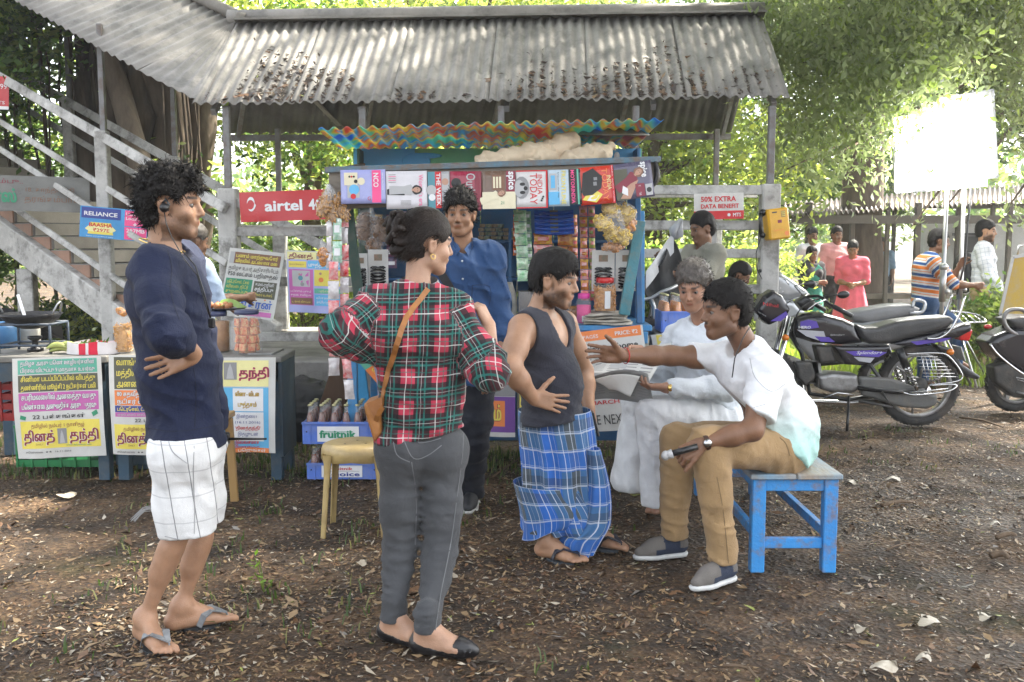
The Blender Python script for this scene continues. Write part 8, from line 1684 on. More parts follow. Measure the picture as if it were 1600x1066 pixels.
    for H,sg in((fg.HL,-1),(fg.HR,1)):
        sp=[Cap(H(-.035,0,.03),H(-.03,0,.05),.034,.030,.02),Cap(H(-.03,0,.018),H(.13,0,.015),.034,.036,.02),Cap(H(.12,-.01*sg,.016),H(.175,-.008*sg,.012),.036,.022,.02),Cap(H(.12,.0,.03),H(.15,0,.025),.034,.026,.02)]
        def scut(p,D,H=H):
            a=V3(*H(.055,0,.06));d=np.sqrt((((p-a)/V3(.062,.062,.045))**2).sum(1))-1;return np.maximum(D,-d*.05)
        V,F=solid(sp,.0065,(),lambda p,D:scut(p,np.maximum(D,.004-p[:,2])),it=1);mesh_obj('shoe',V,F,sh,fg.root,smooth=True)
        mb=MB()
        for k in range(5):mb.tube([H(.10+.018*k,-.036,.02),H(.10+.018*k,0,.056-.006*k),H(.10+.018*k,.036,.02)],.004,6,0)
        mb.build('shoe_strap',[sh],fg.root)
    return fg

def blue_man():
    q=lambda x,y,Y:P(x,y,Y)
    J=dict(head=q(719,334,5.45),neck=q(724,386,5.5),chest=q(722,428,5.5),waist=q(722,508,5.5),pelvis=q(724,578,5.5),
             shR=q(672,405,5.5),shL=q(766,402,5.50),elR=q(660,500,5.5),wrR=q(690,560,5.3),elL=q(782,508,5.5),wrL=q(772,582,5.34),
             hipR=q(702,600,5.5),hipL=q(742,600,5.5),knR=q(706,690,5.45),knL=q(742,692,5.45),anR=ankle(690,790,.09),anL=ankle(738,790,.09),toeR=toe(678,818),toeL=toe(726,812))
    fg=Figure('dark haired man in a blue button shirt with a bag strap, facing the camera',J,(-.10,-1,-.10),skin=SKIN2,hs=.98,girth=1.02,arm=1.05,leg=1.02,
                hands=dict(L=dict(d=(-.1,-.35,-1),n=(-.9,-.2,.1),curl=(.9,1.0,1.0,1.0),thumb=.3,s=1.0)),look=(-.05,-1,-.05),fwd=(0.1,-1,.0),res=.012)
    fg.build_body(beard=dict(moustache=.75,jaw=.18,chin=.2),shrink=(('thigh',.03),('shin',.01),('pelvis',.04),('trunk',.02),('foot',.014)))
    hair_piece(fg,'hair',HAIR,lift=.018,front=.055,curl=.75,strands=1800,slen=.032,seed=12,extra=[Ell(fg.W(.03,.086,.0),(.055,.034,.058),None,.03)])
    bl=stripes_mat('navy_cotton_shirt',(.020,.055,.14),[],rough=.85,bump=.3)
    pr=fg.tagged('trunk','uarm','pelvis')+[Cap(J['elL'],mid(J['elL'],J['wrL'],.25),.05,.05,.02),Cap(J['elR'],mid(J['elR'],J['wrR'],.3),.05,.05,.02)]
    def ncut(p,D):
        c=np.array(J['neck'])+V3(0,-.06,.03);d=np.sqrt((((p-c)/V3(.050,.08,.075))**2).sum(1))-1;return np.maximum(D,-d*.05)
    fg.garment('shirt',pr,bl,t=.015,k=.045,cuts=[((0,0,q(0,600,5.5).z),(0,0,-1))],sub=[ncut],folds=[fold((1,0,.6),22,.012,2),fold((0,0,1),30,.012,5,J['elL'],.12),fold((.3,0,1),18,.010,7)],res=.010)
    mb=MB() # collar wings, placket, buttons
    n=V3(*J['neck'])
    for sg in(1,-1):
        mb.add([n+V3(sg*.062,-.02,.045),n+V3(sg*.060,-.065,.015),n+V3(sg*.035,-.118,-.048),n+V3(sg*.010,-.112,-.012),n+V3(sg*.045,.03,.05)],[(0,1,2,3),(0,3,4)],False,0)
    mb.build('collar',[bl],fg.root)
    bt=MB()
    for k in range(4):bt.sphere(P(722+k,408+28*k,5.345-.0),(.006,.004,.006),8)
    bt.build('button',[M('pearl_button',(.5,.5,.48),.3)],fg.root)
    tr=stripes_mat('dark_navy_trousers',(.012,.014,.022),[],rough=.85)
    fg.garment('trousers',fg.tagged('pelvis','thigh','shin'),tr,t=.016,k=.035,cuts=[((0,0,q(0,590,5.5).z+.03),(0,0,1)),((0,0,.045),(0,0,-1))],extra=[Cap(J['anL'],V3(*J['anL'])+V3(0,0,.2),.06,.06,.03),Cap(J['anR'],V3(*J['anR'])+V3(0,0,.2),.06,.06,.03)],
               folds=[fold((0,0,1),26,.012,3),fold((0,0,1),40,.010,6,J['anL'],.2)],res=.012)
    shoe(fg,fg.HL,M('black_sneaker',(.015,.016,.02),.6),M('white_rubber',(.6,.6,.58),.6));shoe(fg,fg.HR,M('black_sneaker'),M('white_rubber'))
    mb=MB();ribbon(mb,[q(676,392,5.40),q(688,425,5.33),q(710,462,5.31),q(728,500,5.33),q(745,545,5.36)],.045,(0,-1,0),0);mb.build('bag_strap',[M('black_webbing',(.012,.012,.014),.8,bump=.5,bscale=300)],fg.root)
    return fg

def shoe(fg,H,upper,sole,name='shoe',s=1.0,accent=None):
    sp=[Cap(H(-.035,0,.045),H(-.03,0,.06),.038,.036,.02),Cap(H(-.03,0,.030),H(.12,0,.026),.038,.041,.02),Cap(H(.10,0,.026),H(.175,0,.016),.040,.026,.02),Cap(H(.02,0,.06),H(.10,0,.045),.034,.034,.02)]
    def cut(p,D):
        D=np.maximum(D,.012-p[:,2]);a=V3(*H(.0,0,.098));d=np.sqrt((((p-a)/V3(.042,.042,.03))**2).sum(1))-1;return np.maximum(D,-d*.05)
    V,F=solid(sp,.0075,(),cut,it=1);
    mi=None
    if accent is not None:
        c=V[F].mean(1);o=V3(*H(0,0,0));d=nrm(V3(*H(1,0,0))-o);a=(c-o)@d;mi=((a<.062)&(a>-.02)|((a<.11)&(c[:,2]<.045))).astype(int)
    mesh_obj(name,V,F,[upper]+([accent]if accent is not None else[]),fg.root,smooth=True,mi=mi)
    sp=[Cap(H(-.03,0,.0),H(.12,0,.0),.043,.046,.02),Cap(H(.1,0,.0),H(.178,0,.0),.045,.031,.02)]
    V,F=solid(sp,.0075,(),lambda p,D:np.maximum(np.maximum(D,p[:,2]-.020),-.002-p[:,2]),it=0);mesh_obj('sole',V,F,sole,fg.root,smooth=False)

def lungi_man():
    q=lambda x,y,Y:P(x,y,Y)
    J=dict(head=q(867,438,4.63),neck=q(843,487,4.66),chest=q(848,535,4.66),waist=q(858,602,4.66),pelvis=q(866,655,4.66),
             shR=q(815,512,4.50),shL=q(882,505,4.84),elR=q(797,575,4.34),wrR=q(833,622,4.42),elL=q(912,580,4.98),wrL=q(920,636,4.86),
             hipR=q(852,668,4.58),hipL=q(886,668,4.75),knR=q(868,760,4.60),knL=q(905,760,4.80),anR=ankle(855,874,.09),anL=ankle(925,855,.11),toeR=toe(900,884),toeL=toe(965,862))
    fg=Figure('bearded man in a grey vest and a blue checked lungi, hand on his hip',J,(.92,-.36,-.16),up=(.06,0,1),skin=SKIN1,hs=1.04,girth=.98,belly=.010,arm=1.14,leg=.95,fat=.006,bare_feet=True,shoulders=1.1,
                hands=dict(R=dict(d=(1,-.05,-.22),n=(.1,1,-.1),side=1,curl=(.15,.2,.22,.25),thumb=1.1,spread=.16,s=1.0),L=dict(d=(.1,-.2,-1),n=(-.7,-.7,0),curl=(.5,.5,.5,.5),s=1.0)),fwd=(.93,-.37,.05))
    fg.build_body(beard=dict(moustache=.9,jaw=.8,chin=.95),shrink=(('thigh',.045),('pelvis',.05),('shin',.008),('trunk',.006)))
    hair_piece(fg,'hair',HAIR,lift=.017,front=.052,curl=.22,strands=2600,slen=.030,seed=21,back_y=-.055,side_y=-.02,sw=.0013,comb=(.35,-.2,0),extra=[Ell(fg.W(.04,.080,0),(.055,.042,.062),None,.02)])
    gr=stripes_mat('charcoal_rib_knit',(.032,.033,.045),[(0,.006,0,.0018,(.02,.021,.03),.5)],rough=.85,bump=.3)
    neck=V3(*J['neck'])
    f2=nrm(fg.fwd);sdv=fg.side
    def vcut(p,D):
        # scooped neck front, arm holes
        P_=lambda c,r:np.sqrt((((p-c)@np.stack([f2,sdv,V3(0,0,1)]).T/r)**2).sum(1))-1
        D=np.maximum(D,-P_(neck+f2*.10+V3(0,0,-.03),V3(.13,.072,.145))*.06)
        D=np.maximum(D,-P_(neck+V3(0,0,.05),V3(.10,.085,.085))*.06)
        for S_,sg in(('R',1),('L',-1)):
            D=np.maximum(D,-P_(V3(*J['sh'+S_])+sdv*sg*.045+V3(0,0,-.035),V3(.115,.088,.155))*.06)
        return D
    fg.garment('vest',fg.tagged('trunk','pelvis'),gr,t=.008,k=.045,cuts=[((J['pelvis'][0],0,q(0,655,4.6).z-.01),(.12,0,-1))],sub=[vcut],extra=[Ell(V3(*q(867,592,4.62)),(.116,.115,.15),None,.05),Cap(V3(*q(858,610,4.62)),V3(*q(862,650,4.62)),.116,.122,.05,fg.fwd,1.0,'trunk')],
               folds=[fold((.2,0,1),26,.010,2,J['pelvis'],.28),fold((.6,0,1),14,.006,4)],pat=fg.limb_pat,res=.0078)
    bl,wh,sl=(.03,.14,.52),(.55,.60,.68),(.10,.12,.125)
    lg=stripes_mat('blue_check_lungi',(.055,.15,.32),[(0,.30,0,.075,bl,.92),(0,.30,.13,.06,(.085,.10,.10),.9),(1,.27,.01,.10,bl,.70),(1,.27,.20,.05,(.05,.06,.07),.5),(0,.062,.008,.0042,wh,.85),(1,.085,.0,.0075,wh,.62),(1,.085,.012,.0025,wh,.5),(0,.062,.034,.002,wh,.45)],rough=.85,warp=.005,transl=.08)
    c=lambda x,y,Y=4.68:V3(*q(x,y,Y))
    drape('lungi',fg,[(c(866,640),.172,.165,0),(c(868,665),.178,.17,0),(c(872,715),.178,.165,.1),(c(876,765),.180,.16,.1),(c(886,812),.190,.155,.15),(c(890,826),.185,.15,.2)],lg,amp=.028,folds=9,seed=3,sub=5,zigzag=.0)
    # the tucked up outer layer and the loose fold dropping at the front
    drape('lungi',fg,[(c(862,752),.186,.170,.1),(c(880,790),.212,.176,.15),(c(884,812),.212,.168,.15),(c(880,826),.195,.158,.15)],lg,amp=.016,folds=7,seed=8,sub=5,zigzag=.035)
    drape('lungi',fg,[(c(925,700,4.60),.035,.055,.3),(c(932,760,4.60),.060,.07,.3),(c(925,815,4.60),.085,.085,.4),(c(908,842,4.60),.095,.08,.3),(c(903,866,4.60),.060,.055,.3)],lg,amp=.020,folds=6,seed=9,sub=4)
    sole=M('navy_sandal',(.04,.05,.06),.7);st=M('navy_strap',(.02,.022,.035),.5);rd=M('red_rubber',(.30,.03,.03),.6)
    sandal(fg,fg.HR,1,1,sole,st);sandal(fg,fg.HL,-1,1,sole,st)
    return fg

def seated_man():
    q=lambda x,y,Y:P(x,y,Y)
    J=dict(head=q(1134,486,4.52),neck=q(1168,545,4.55),chest=q(1182,597,4.56),waist=q(1206,660,4.60),pelvis=q(1222,697,4.62),
             shL=q(1200,585,4.34),shR=q(1130,560,4.74),elL=q(1176,672,4.22),wrL=q(1095,694,4.20),elR=q(1048,556,4.66),wrR=q(972,556,4.55),
             hipL=q(1222,705,4.50),hipR=q(1215,690,4.74),knL=q(1105,693,4.26),knR=q(1058,688,4.66),anL=ankle(1130,908,.10),anR=ankle(1052,868,.10),toeL=toe(1072,926),toeR=toe(990,874))
    fg=Figure('seated man in a white and mint t-shirt and khaki trousers stretching out his arm',J,(-.97,-.22,-.05),up=(-.05,0,1),skin=SKIN3,hs=1.05,girth=1.08,belly=.03,arm=1.10,leg=1.12,fat=.006,
                hands=dict(R=dict(d=(-1,-.05,.10),n=(.1,-1,-.25),side=1,curl=(.10,.16,.22,.30),thumb=.85,spread=.11,s=1.06),L=dict(d=(-.85,-.1,-.40),n=(-.1,.6,-.9),side=1,curl=(.9,1.0,1.0,1.0),thumb=.35,s=1.02)))
    fg.build_body(beard=dict(moustache=1.0,jaw=.25,chin=.2),shrink=(('thigh',.03),('shin',.01),('pelvis',.04),('trunk',.02),('foot',.014)))
    hair_piece(fg,'hair',HAIR,lift=.014,front=.058,curl=.20,strands=2000,slen=.026,seed=31,back_y=-.075,side_y=-.02,comb=(.3,.25,0),extra=[Ell(fg.W(.05,.082,0),(.042,.030,.052),None,.02),Ell(fg.W(-.05,.06,0),(.058,.056,.064),None,.02)])
    z0=J['pelvis'][2]
    ts=stripes_mat('white_mint_jersey',(.8,.8,.8),[],rough=.85,grad=(.44,1.08,[(0,(.36,.62,.56)),(.22,(.42,.66,.60)),(.42,(.66,.76,.74)),(.56,(.78,.79,.80)),(1,(.80,.80,.81))]),transl=0.05)
    def slv(S_,a0,lim,pos):
        a=np.array(J[a0[0]+S_]);b=np.array(J[a0[1]+S_]);v=nrm(b-a)
        def f(p,D):
            t=(p-a.astype(np.float32))@v.astype(np.float32);q_=p-a.astype(np.float32)-np.outer(t,v);near=(np.sqrt((q_**2).sum(1))<.13)&(t>.08)
            return np.where(near&pos(p),np.maximum(D,t-lim),D)
        return f
    def ncut(p,D):
        c=np.array(J['neck'])+V3(-.055,-.01,.025);d=np.sqrt((((p-c)/V3(.085,.085,.07))**2).sum(1))-1;return np.maximum(D,-d*.05)
    uL=[Cap(J['shL'],mid(J['shL'],J['elL'],.75),.075,.078,.03,tag='uarmL')];uR=[Cap(J['shR'],mid(J['shR'],J['elR'],.55),.070,.072,.03,tag='uarmR')]
    seat=PZ(1230,740,.46)
    fg.garment('t_shirt',fg.tagged('trunk','pelvis'),ts,t=.020,k=.05,cuts=[((J['pelvis'][0],0,.47),(-.0,0,-1)),(V3(*q(1212,684,4.5)),(-1,0,-1))],extra=uL+uR+[Cap(fg.J['chest'],fg.J['pelvis']+V3(-.01,0,.03),.135,.165,.05,fg.fwd,.92,'trunk')],
               sub=[slv('L',('sh','el'),.215,lambda p:p[:,1]<4.42),slv('R',('sh','el'),.17,lambda p:p[:,0]<J['shR'][0]-.05),ncut],
               folds=[fold((.3,0,1),24,.012,3,J['pelvis'],.32),fold((1,0,.7),16,.010,5),fold(nrm(np.array(J['elL'])-np.array(J['shL'])),26,.008,6,J['shL'],.18),fold((.8,0,-.8),26,.012,15,J['waist'],.24)],res=.009)
    kh=stripes_mat('khaki_chinos',(.33,.215,.105),[],rough=.85,bump=.3)
    fg.garment('trousers',fg.tagged('pelvis','thigh','shin'),kh,t=.011,k=.045,cuts=[(V3(*q(1232,672,4.5)),(1,0,1)),((0,0,.085),(0,0,-1))],
               extra=[Cap(J['knL'],J['anL'],.072,.060,.04),Cap(J['knR'],J['anR'],.072,.060,.04)],
               folds=[fold((.1,0,1),30,.014,2,mid(J['knL'],J['anL'],.9),.2),fold((.1,0,1),30,.014,8,mid(J['knR'],J['anR'],.9),.2),fold((1,0,.2),26,.014,4,J['hipL'],.2),fold((.6,0,1),24,.012,6,J['knL'],.2),fold((.6,0,1),24,.012,7,J['knR'],.2)],res=.009)
    up=M('grey_canvas',(.16,.145,.13),.9,bump=.4,bscale=300);nv=M('navy_suede',(.02,.03,.06),.8,bump=.4,bscale=200);wr=M('white_rubber',(.6,.6,.58),.6)
    shoe(fg,fg.HL,up,wr,accent=nv);shoe(fg,fg.HR,up,wr,accent=nv)
    mb=MB() # red wrist thread, watch
    a,b=np.array(J['elR']),np.array(J['wrR']);mb.lathe(mid(a,b,.93),[(.036,-.003),(.039,0),(.036,.003)],18,tuple(b-a),0,caps=False);mb.build('wrist_thread',[M('red_thread',(.5,.02,.015),.7)],fg.root)
    mb=MB();a,b=np.array(J['elL']),np.array(J['wrL']);mb.lathe(mid(a,b,.90),[(.036,-.010),(.0375,0),(.036,.010)],18,tuple(b-a),0,caps=False);c=Vector(mid(a,b,.9));mb.lathe(c+Vector((0,-.036,.004)),[(.017,-.004),(.019,0),(.017,.006)],18,(0,-1,.1),1)
    mb.build('watch',[M('brown_strap',(.05,.02,.012),.5),M('steel',(.5,.5,.5),.25,metal=1,bump=0)],fg.root)
    return fg

def old_man():
    q=lambda x,y,Y:P(x,y,Y)
    J=dict(head=q(1084,447,5.22),neck=q(1098,500,5.30),chest=q(1104,545,5.32),waist=q(1114,605,5.36),pelvis=q(1118,650,5.40),
             shL=q(1138,535,5.22),shR=q(1060,528,5.48),elL=q(1130,606,5.08),wrL=q(1040,606,4.98),elR=q(1030,590,5.50),wrR=q(1000,548,5.22),
             hipL=q(1128,655,5.28),hipR=q(1104,648,5.46),knL=q(1022,642,5.05),knR=q(1000,628,5.40),anL=ankle(1040,800,.10),anR=ankle(1008,762,.10),toeL=toe(1005,812),toeR=toe(965,772))
    fg=Figure('grey haired man in white shirt and dhoti reading a newspaper on the bench',J,(-.42,-.86,-.36),skin=(.36,.19,.12),hs=1.02,girth=1.12,belly=.02,arm=1.08,leg=1.05,fat=.004,res=.012,hres=.0055,
                hands=dict(L=dict(d=(-1,-.1,.02),n=(-.1,.3,1),side=1,curl=(.5,.6,.6,.6),thumb=.5),R=dict(d=(-.8,-.5,.1),n=(.3,-.6,-.6),side=-1,curl=(.7,.7,.7,.7),thumb=.4)),fwd=(-.75,-.65,0))
    fg.build_body(beard=dict(jaw=.10))
    hair_piece(fg,'hair',HAIRG,lift=.016,front=.055,curl=.45,strands=2000,slen=.022,seed=41,extra=[Ell(fg.W(.03,.085,0),(.055,.04,.065),None,.02)])
    ws=stripes_mat('white_cotton_shirt',(.66,.70,.74),[],rough=.85,bump=.35,transl=.05)
    fg.garment('shirt',fg.tagged('trunk','uarm','pelvis'),ws,t=.018,k=.045,cuts=[((0,0,.48),(0,0,-1))],extra=[Cap(J['elL'],mid(J['elL'],J['wrL'],.85),.055,.042,.03),Cap(J['elR'],mid(J['elR'],J['wrR'],.8),.055,.042,.03)],
               sub=[lambda p,D:np.maximum(D,-(np.sqrt((((p-(np.array(J['neck'])+V3(-.04,-.05,.04)))/V3(.06,.06,.07))**2).sum(1))-1)*.05)],folds=[fold((.6,0,1),20,.014,3),fold((1,0,.3),26,.014,4,J['elL'],.16)],res=.010)
    dh=stripes_mat('white_dhoti',(.72,.73,.74),[],rough=.85,bump=.35,transl=.05)
    fg.garment('dhoti',fg.tagged('pelvis','thigh'),dh,t=.022,k=.05,cuts=[((0,0,J['pelvis'][2]+.16),(0,0,1)),((0,0,.14),(0,0,-1))],extra=[Cap(J['knL'],V3(J['knL'][0]+.02,J['knL'][1],.16),.085,.075,.04),Cap(J['knR'],V3(J['knR'][0]-.04,J['knR'][1]-.02,.20),.090,.11,.05)],
               folds=[fold((1,0,.15),26,.011,3),fold((.6,0,1),22,.008,5,J['knL'],.2)],res=.010)
    wt=MB();a,b=np.array(J['elL']),np.array(J['wrL']);wt.lathe(mid(a,b,.93),[(.033,-.008),(.036,0),(.033,.008)],18,tuple(b-a),0,caps=False);wt.lathe(Vector(mid(a,b,.93))+Vector((0,-.034,.004)),[(.016,-.004),(.019,0),(.015,.005)],16,(0,-1,.1),0);wt.build('watch',[M('gold')],fg.root)
    # slip of gold border along the hem
    return fg
# ---------------------------------------------------------------- people in the background
def std(px,top,Y,h,face,lab,skin,hair,shirt,pants,arms=None,girth=1.0,lean=(0,0),female=False,group=None,cl=None,fwd=None,hands=None,feet=None,slv='short',beard=None,hair_kw=None,body_kw=None):
    """standing figure: px column, top pixel of the head, distance, height"""
    x=P(px,400,Y).x;zt=P(px,top,Y).z;k=h/1.72;z0=zt-h;f=nrm(np.array([face[0],face[1],0]));r=np.cross(f,[0,0,1]);c=np.array([x,Y,z0]);lx,ly=lean
    def at(up,side=0,ahead=0):return c+np.array([0,0,up*k])+r*side*k+f*ahead*k+np.array([lx,ly,0])*max(0,(up-.95))/.7
    J=dict(head=at(1.60,0,.015),neck=at(1.45),chest=at(1.28),waist=at(1.10),pelvis=at(.96),shR=at(1.40,.175),shL=at(1.40,-.175),elR=at(1.12,.23,-.02),elL=at(1.12,-.23,-.02),wrR=at(.88,.22,.06),wrL=at(.88,-.22,.06),
             hipR=at(.92,.085),hipL=at(.92,-.085),knR=at(.50,.09,.02),knL=at(.50,-.09,.02),anR=at(.09,.09),anL=at(.09,-.09),toeR=at(.02,.11,.17),toeL=at(.02,-.11,.17))
    if arms:
        for kk,v in arms.items():J[kk]=at(*v)
    fg=Figure(lab,J,(face[0],face[1],face[2]if len(face)>2 else-.08),skin=skin,hs=1.0,girth=girth,female=female,res=.016,hres=.0085,handres=.010,sc_=k,group=group,fwd=f,hands=hands or dict(L=dict(d=J['wrL']-J['elL'],n=r+f*.3,curl=(.5,)*4),R=dict(d=J['wrR']-J['elR'],n=-r+f*.3,curl=(.5,)*4)),base=(c[0],c[1],z0))
    fg.build_body(beard=beard,**(body_kw or{}));hair_piece(fg,'hair',hair,lift=.014,strands=350,slen=.02,seed=int(px),res=.010,curl=.3,**(hair_kw or{}))
    pr=fg.tagged('trunk','uarm','pelvis')if not female or slv!='none' else fg.tagged('trunk','pelvis')
    if slv=='long':pr=pr+fg.tagged('farm')
    nk=lambda p,D:np.maximum(D,-(np.sqrt((((p-(J['neck']+f*.04+V3(0,0,.03)))/V3(.06,.06,.06)*1)**2).sum(1))-1)*.05)
    gk=dict(res=.015,k=.04)
    if shirt:fg.garment('shirt',pr,shirt,t=.014,cuts=[(at(.86),(0,0,-1))],sub=[nk],folds=[fold((.4,0,1),18,.010,int(px))],pat=fg.limb_pat,**gk)
    if pants:fg.garment('trousers',fg.tagged('pelvis','thigh','shin'),pants,t=.016,cuts=[(at(.98),(0,0,1)),(at(.07),(0,0,-1))],folds=[fold((0,0,1),20,.010,int(px)+1)],extra=[Cap(J['knL'],J['anL'],.062,.055,.03),Cap(J['knR'],J['anR'],.062,.055,.03)],**gk)
    return fg,at,J
GB_='people watching beyond the motorcycles'
def cot(n,c,st=(),**k):return stripes_mat(n,c,list(st),rough=.85,transl=.05,**k)
def background():
    DT=cot('black_trousers',(.015,.015,.018))
    std(1268,357,16.2,1.72,(.15,-1),'man in a plain white shirt standing beyond the motorcycles with hands behind him',SKIN3,HAIR,cot('white_shirt',(.68,.70,.73)),DT,arms=dict(wrR=(1.0,.10,-.12),wrL=(1.0,-.10,-.12)),group=GB_,beard=dict(moustache=1))
    std(1306,355,15.6,1.73,(.12,-1),'moustached man in a salmon pink shirt and black trousers beyond the motorcycles',SKIN3,HAIR,cot('pink_shirt',(.62,.32,.32)),DT,arms=dict(wrR=(1.0,.08,-.12),wrL=(1.0,-.08,-.12)),girth=1.08,group=GB_,beard=dict(moustache=1),slv='long')
    SR=cot('green_sari',(.02,.20,.15));fg,at,J=std(1268,386,15.0,1.50,(.3,-1),'woman in a dark bloused green sari with folded arms',SKIN3,HAIR,cot('dark_blouse',(.02,.022,.028)),None,arms=dict(wrR=(1.12,-.08,.16),wrL=(1.10,.08,.18),elR=(1.12,.20,.06),elL=(1.12,-.20,.06)),female=True,group=GB_)
    drape('sari',fg,[(at(1.02),.15,.13,0),(at(.85),.18,.15,0),(at(.4),.21,.17,0),(at(.04),.25,.2,0)],SR,nseg=48,folds=9,sub=2,seed=3);mb=MB();ribbon(mb,[at(1.0,.12,.16),at(1.2,.03,.17),at(1.38,-.10,.12),at(1.43,-.14,0),at(1.25,-.12,-.14)],[.2,.16,.10,.09,.12],tuple(at(0,0,1)-at(0)),0);mb.build('pallu',[SR],fg.root)
    PKM=cot('pink_dress',(.72,.13,.18));fg,at,J=std(1332,377,14.2,1.56,(-.35,-1,-.45),'woman in a long coral pink dress looking down at her hands',SKIN2,HAIR,PKM,None,arms=dict(wrR=(1.06,.06,.26),wrL=(1.06,-.07,.26),elR=(1.10,.20,.05),elL=(1.10,-.22,.05)),female=True,group=GB_,slv='short')
    drape('skirt',fg,[(at(1.08),.15,.13,0),(at(.85),.20,.17,0),(at(.4),.29,.24,0),(at(.02),.37,.30,0)],PKM,nseg=56,folds=11,sub=3,amp=.03,seed=5)
    OS=cot('orange_blue_stripes',(.62,.60,.58),[(1,.115,0,.034,(.70,.20,.04),1),(1,.115,.045,.028,(.03,.09,.26),1),(1,.115,.090,.010,(.70,.20,.04),.8)]);JN=cot('blue_jeans',(.03,.07,.16))
    std(1448,357,10.4,1.66,(1,-.25,-.12),'man in an orange, white and blue striped shirt reaching for the light stand',SKIN3,HAIR,OS,JN,arms=dict(shR=(1.34,.17,.06),shL=(1.37,-.17,.08),elR=(1.13,.26,.24),wrR=(1.12,.18,.46),elL=(1.16,-.20,.30),wrL=(1.32,-.12,.36),neck=(1.43,0,.06),head=(1.58,0,.12),knL=(.62,-.10,.38),anL=(.28,-.10,.36),toeL=(.20,-.10,.54)),girth=1.08,lean=(0,0))
    CK=cot('pale_checked_shirt',(.55,.57,.60),[(0,.045,0,.004,(.15,.2,.3),.6),(1,.045,0,.004,(.15,.2,.3),.6)]);fg,at,J=std(1537,345,11.6,1.74,(.85,-.5,-.05),'bearded young man in a pale checked shirt wearing a dark backpack',SKIN1,HAIR,CK,cot('tan_trousers',(.36,.26,.14)),arms=dict(wrR=(.86,.06,.22),wrL=(.86,-.04,.22),elR=(1.08,.20,.08),elL=(1.08,-.20,.08)),slv='long',beard=dict(moustache=.9,jaw=.9,chin=.9),hair_kw=dict(extra=()))
    V,F=solid([Ell(at(1.18,0,-.20),(.12,.13,.19),None,.05),Ell(at(1.0,0,-.20),(.12,.12,.12),None,.05)],.016);mesh_obj('backpack',V,F,M('black_webbing',(.012,.012,.014),.8),label='dark backpack worn by the bearded young man near the light stands',cat='backpack',smooth=True)
    std(1377,372,19.0,1.60,(-.4,-1),'distant man in a light blue shirt inside the far shed',SKIN2,HAIRG,cot('sky_shirt',(.22,.34,.48)),DT)
    fg,at,J=std(1102,334,7.9,1.68,(-.90,-.40,-.22),'moustached man in an olive grey shirt lifting the edge of a tarpaulin',SKIN3,HAIR,cot('olive_grey_shirt',(.26,.25,.20)),DT,arms=dict(elR=(1.20,.12,.22),wrR=(1.34,.05,.36),elL=(1.14,-.2,.2),wrL=(1.25,-.1,.38)),lean=(-.02,0),girth=1.02,beard=dict(moustache=1.0),slv='short');fgm=fg
    std(1122,402,8.4,1.45,(.9,-.3,-.5),'dark haired man in a blue shirt bending low behind the right railing',SKIN3,HAIR,cot('dark_blue_print_shirt',(.03,.05,.11)),DT,arms=dict(head=(1.54,0,.22),neck=(1.42,0,.10)),girth=1.0)
    fg,at,J=std(302,352,7.3,1.66,(.72,.55,-.2),'grey haired man in a pale blue shirt, from behind, reaching over the jars',SKIN3,HAIRG,cot('pale_blue_shirt',(.42,.52,.68)),DT,arms=dict(elR=(1.16,.24,.10),wrR=(1.17,.16,.34),elL=(1.15,-.22,.1),wrL=(1.1,-.1,.3)),girth=1.05)
    # tarpaulin sheet held up
    q=lambda x,y,Y:P(x,y,Y);a,b,c_,d=q(1052,372,7.7),q(1008,435,7.4),q(1010,505,7.2),q(1090,480,7.7);mb=MB()
    mb.grid(lambda u,v:(a.lerp(b,u)).lerp(d.lerp(c_,u),v)+Vector((.02*math.sin(7*v+3*u),.05*math.sin(9*u+2*v)+.03*math.sin(5*v),.02*math.sin(8*u))),18,14,0,thick=(0,.012,0));mb.grid(lambda u,v:a.lerp(b,u)+Vector((0,-.02-.02*v,.0-.11*v*(1-.3*u)+.05*(1-v)))+Vector((0,.03*math.sin(6*u),0)),14,4,1);mb.tube([a,a+Vector((-.01,-.03,.06)),a+Vector((.04,-.02,.12)),a+Vector((.05,0,.02)),a],[.02,.035,.04,.03,.02],8,1)
    mb.build('tarpaulin',[M('black_tarpaulin'),M('silver_tarp_edge',(.42,.43,.44),.5,bump=.3)],label='black tarpaulin with a silver edge held up by the olive shirted man',cat='tarpaulin')
# ---------------------------------------------------------------- things carried and trimmings laid on the clothes
from mathutils.bvhtree import BVHTree
_B={}
def hit(obj,px,py,off=.003):
    if obj.name not in _B:
        o=WLOC[obj.name];me=obj.data;_B[obj.name]=BVHTree.FromPolygons([v.co+o for v in me.vertices],[tuple(p.vertices)for p in me.polygons])
    c=Vector((0,0,CAMZ));d=(P(px,py,5)-c).normalized();h=_B[obj.name].ray_cast(c,d)
    if h[0]is None:return None,None
    n=h[1];n=n if n.dot(d)<0 else-n;return h[0]+n*off,n
def on_cloth(obj,pts,w,mat,parent,name,off=.003,steps=6,th=.003):
    q=[];ns=[]
    for x,y in smooth_path(pts,steps):
        p,n=hit(obj,x,y,off)
        if p is not None:q.append(p);ns.append(tuple(n))
    if len(q)<2:print('nohit',name);return
    mb=MB();ribbon(mb,q,w,ns,0,th);return mb.build(name,[mat],parent)
def kid(fg,name):return[o for o in fg.root.children if o.name.split('.')[0]==name][0]
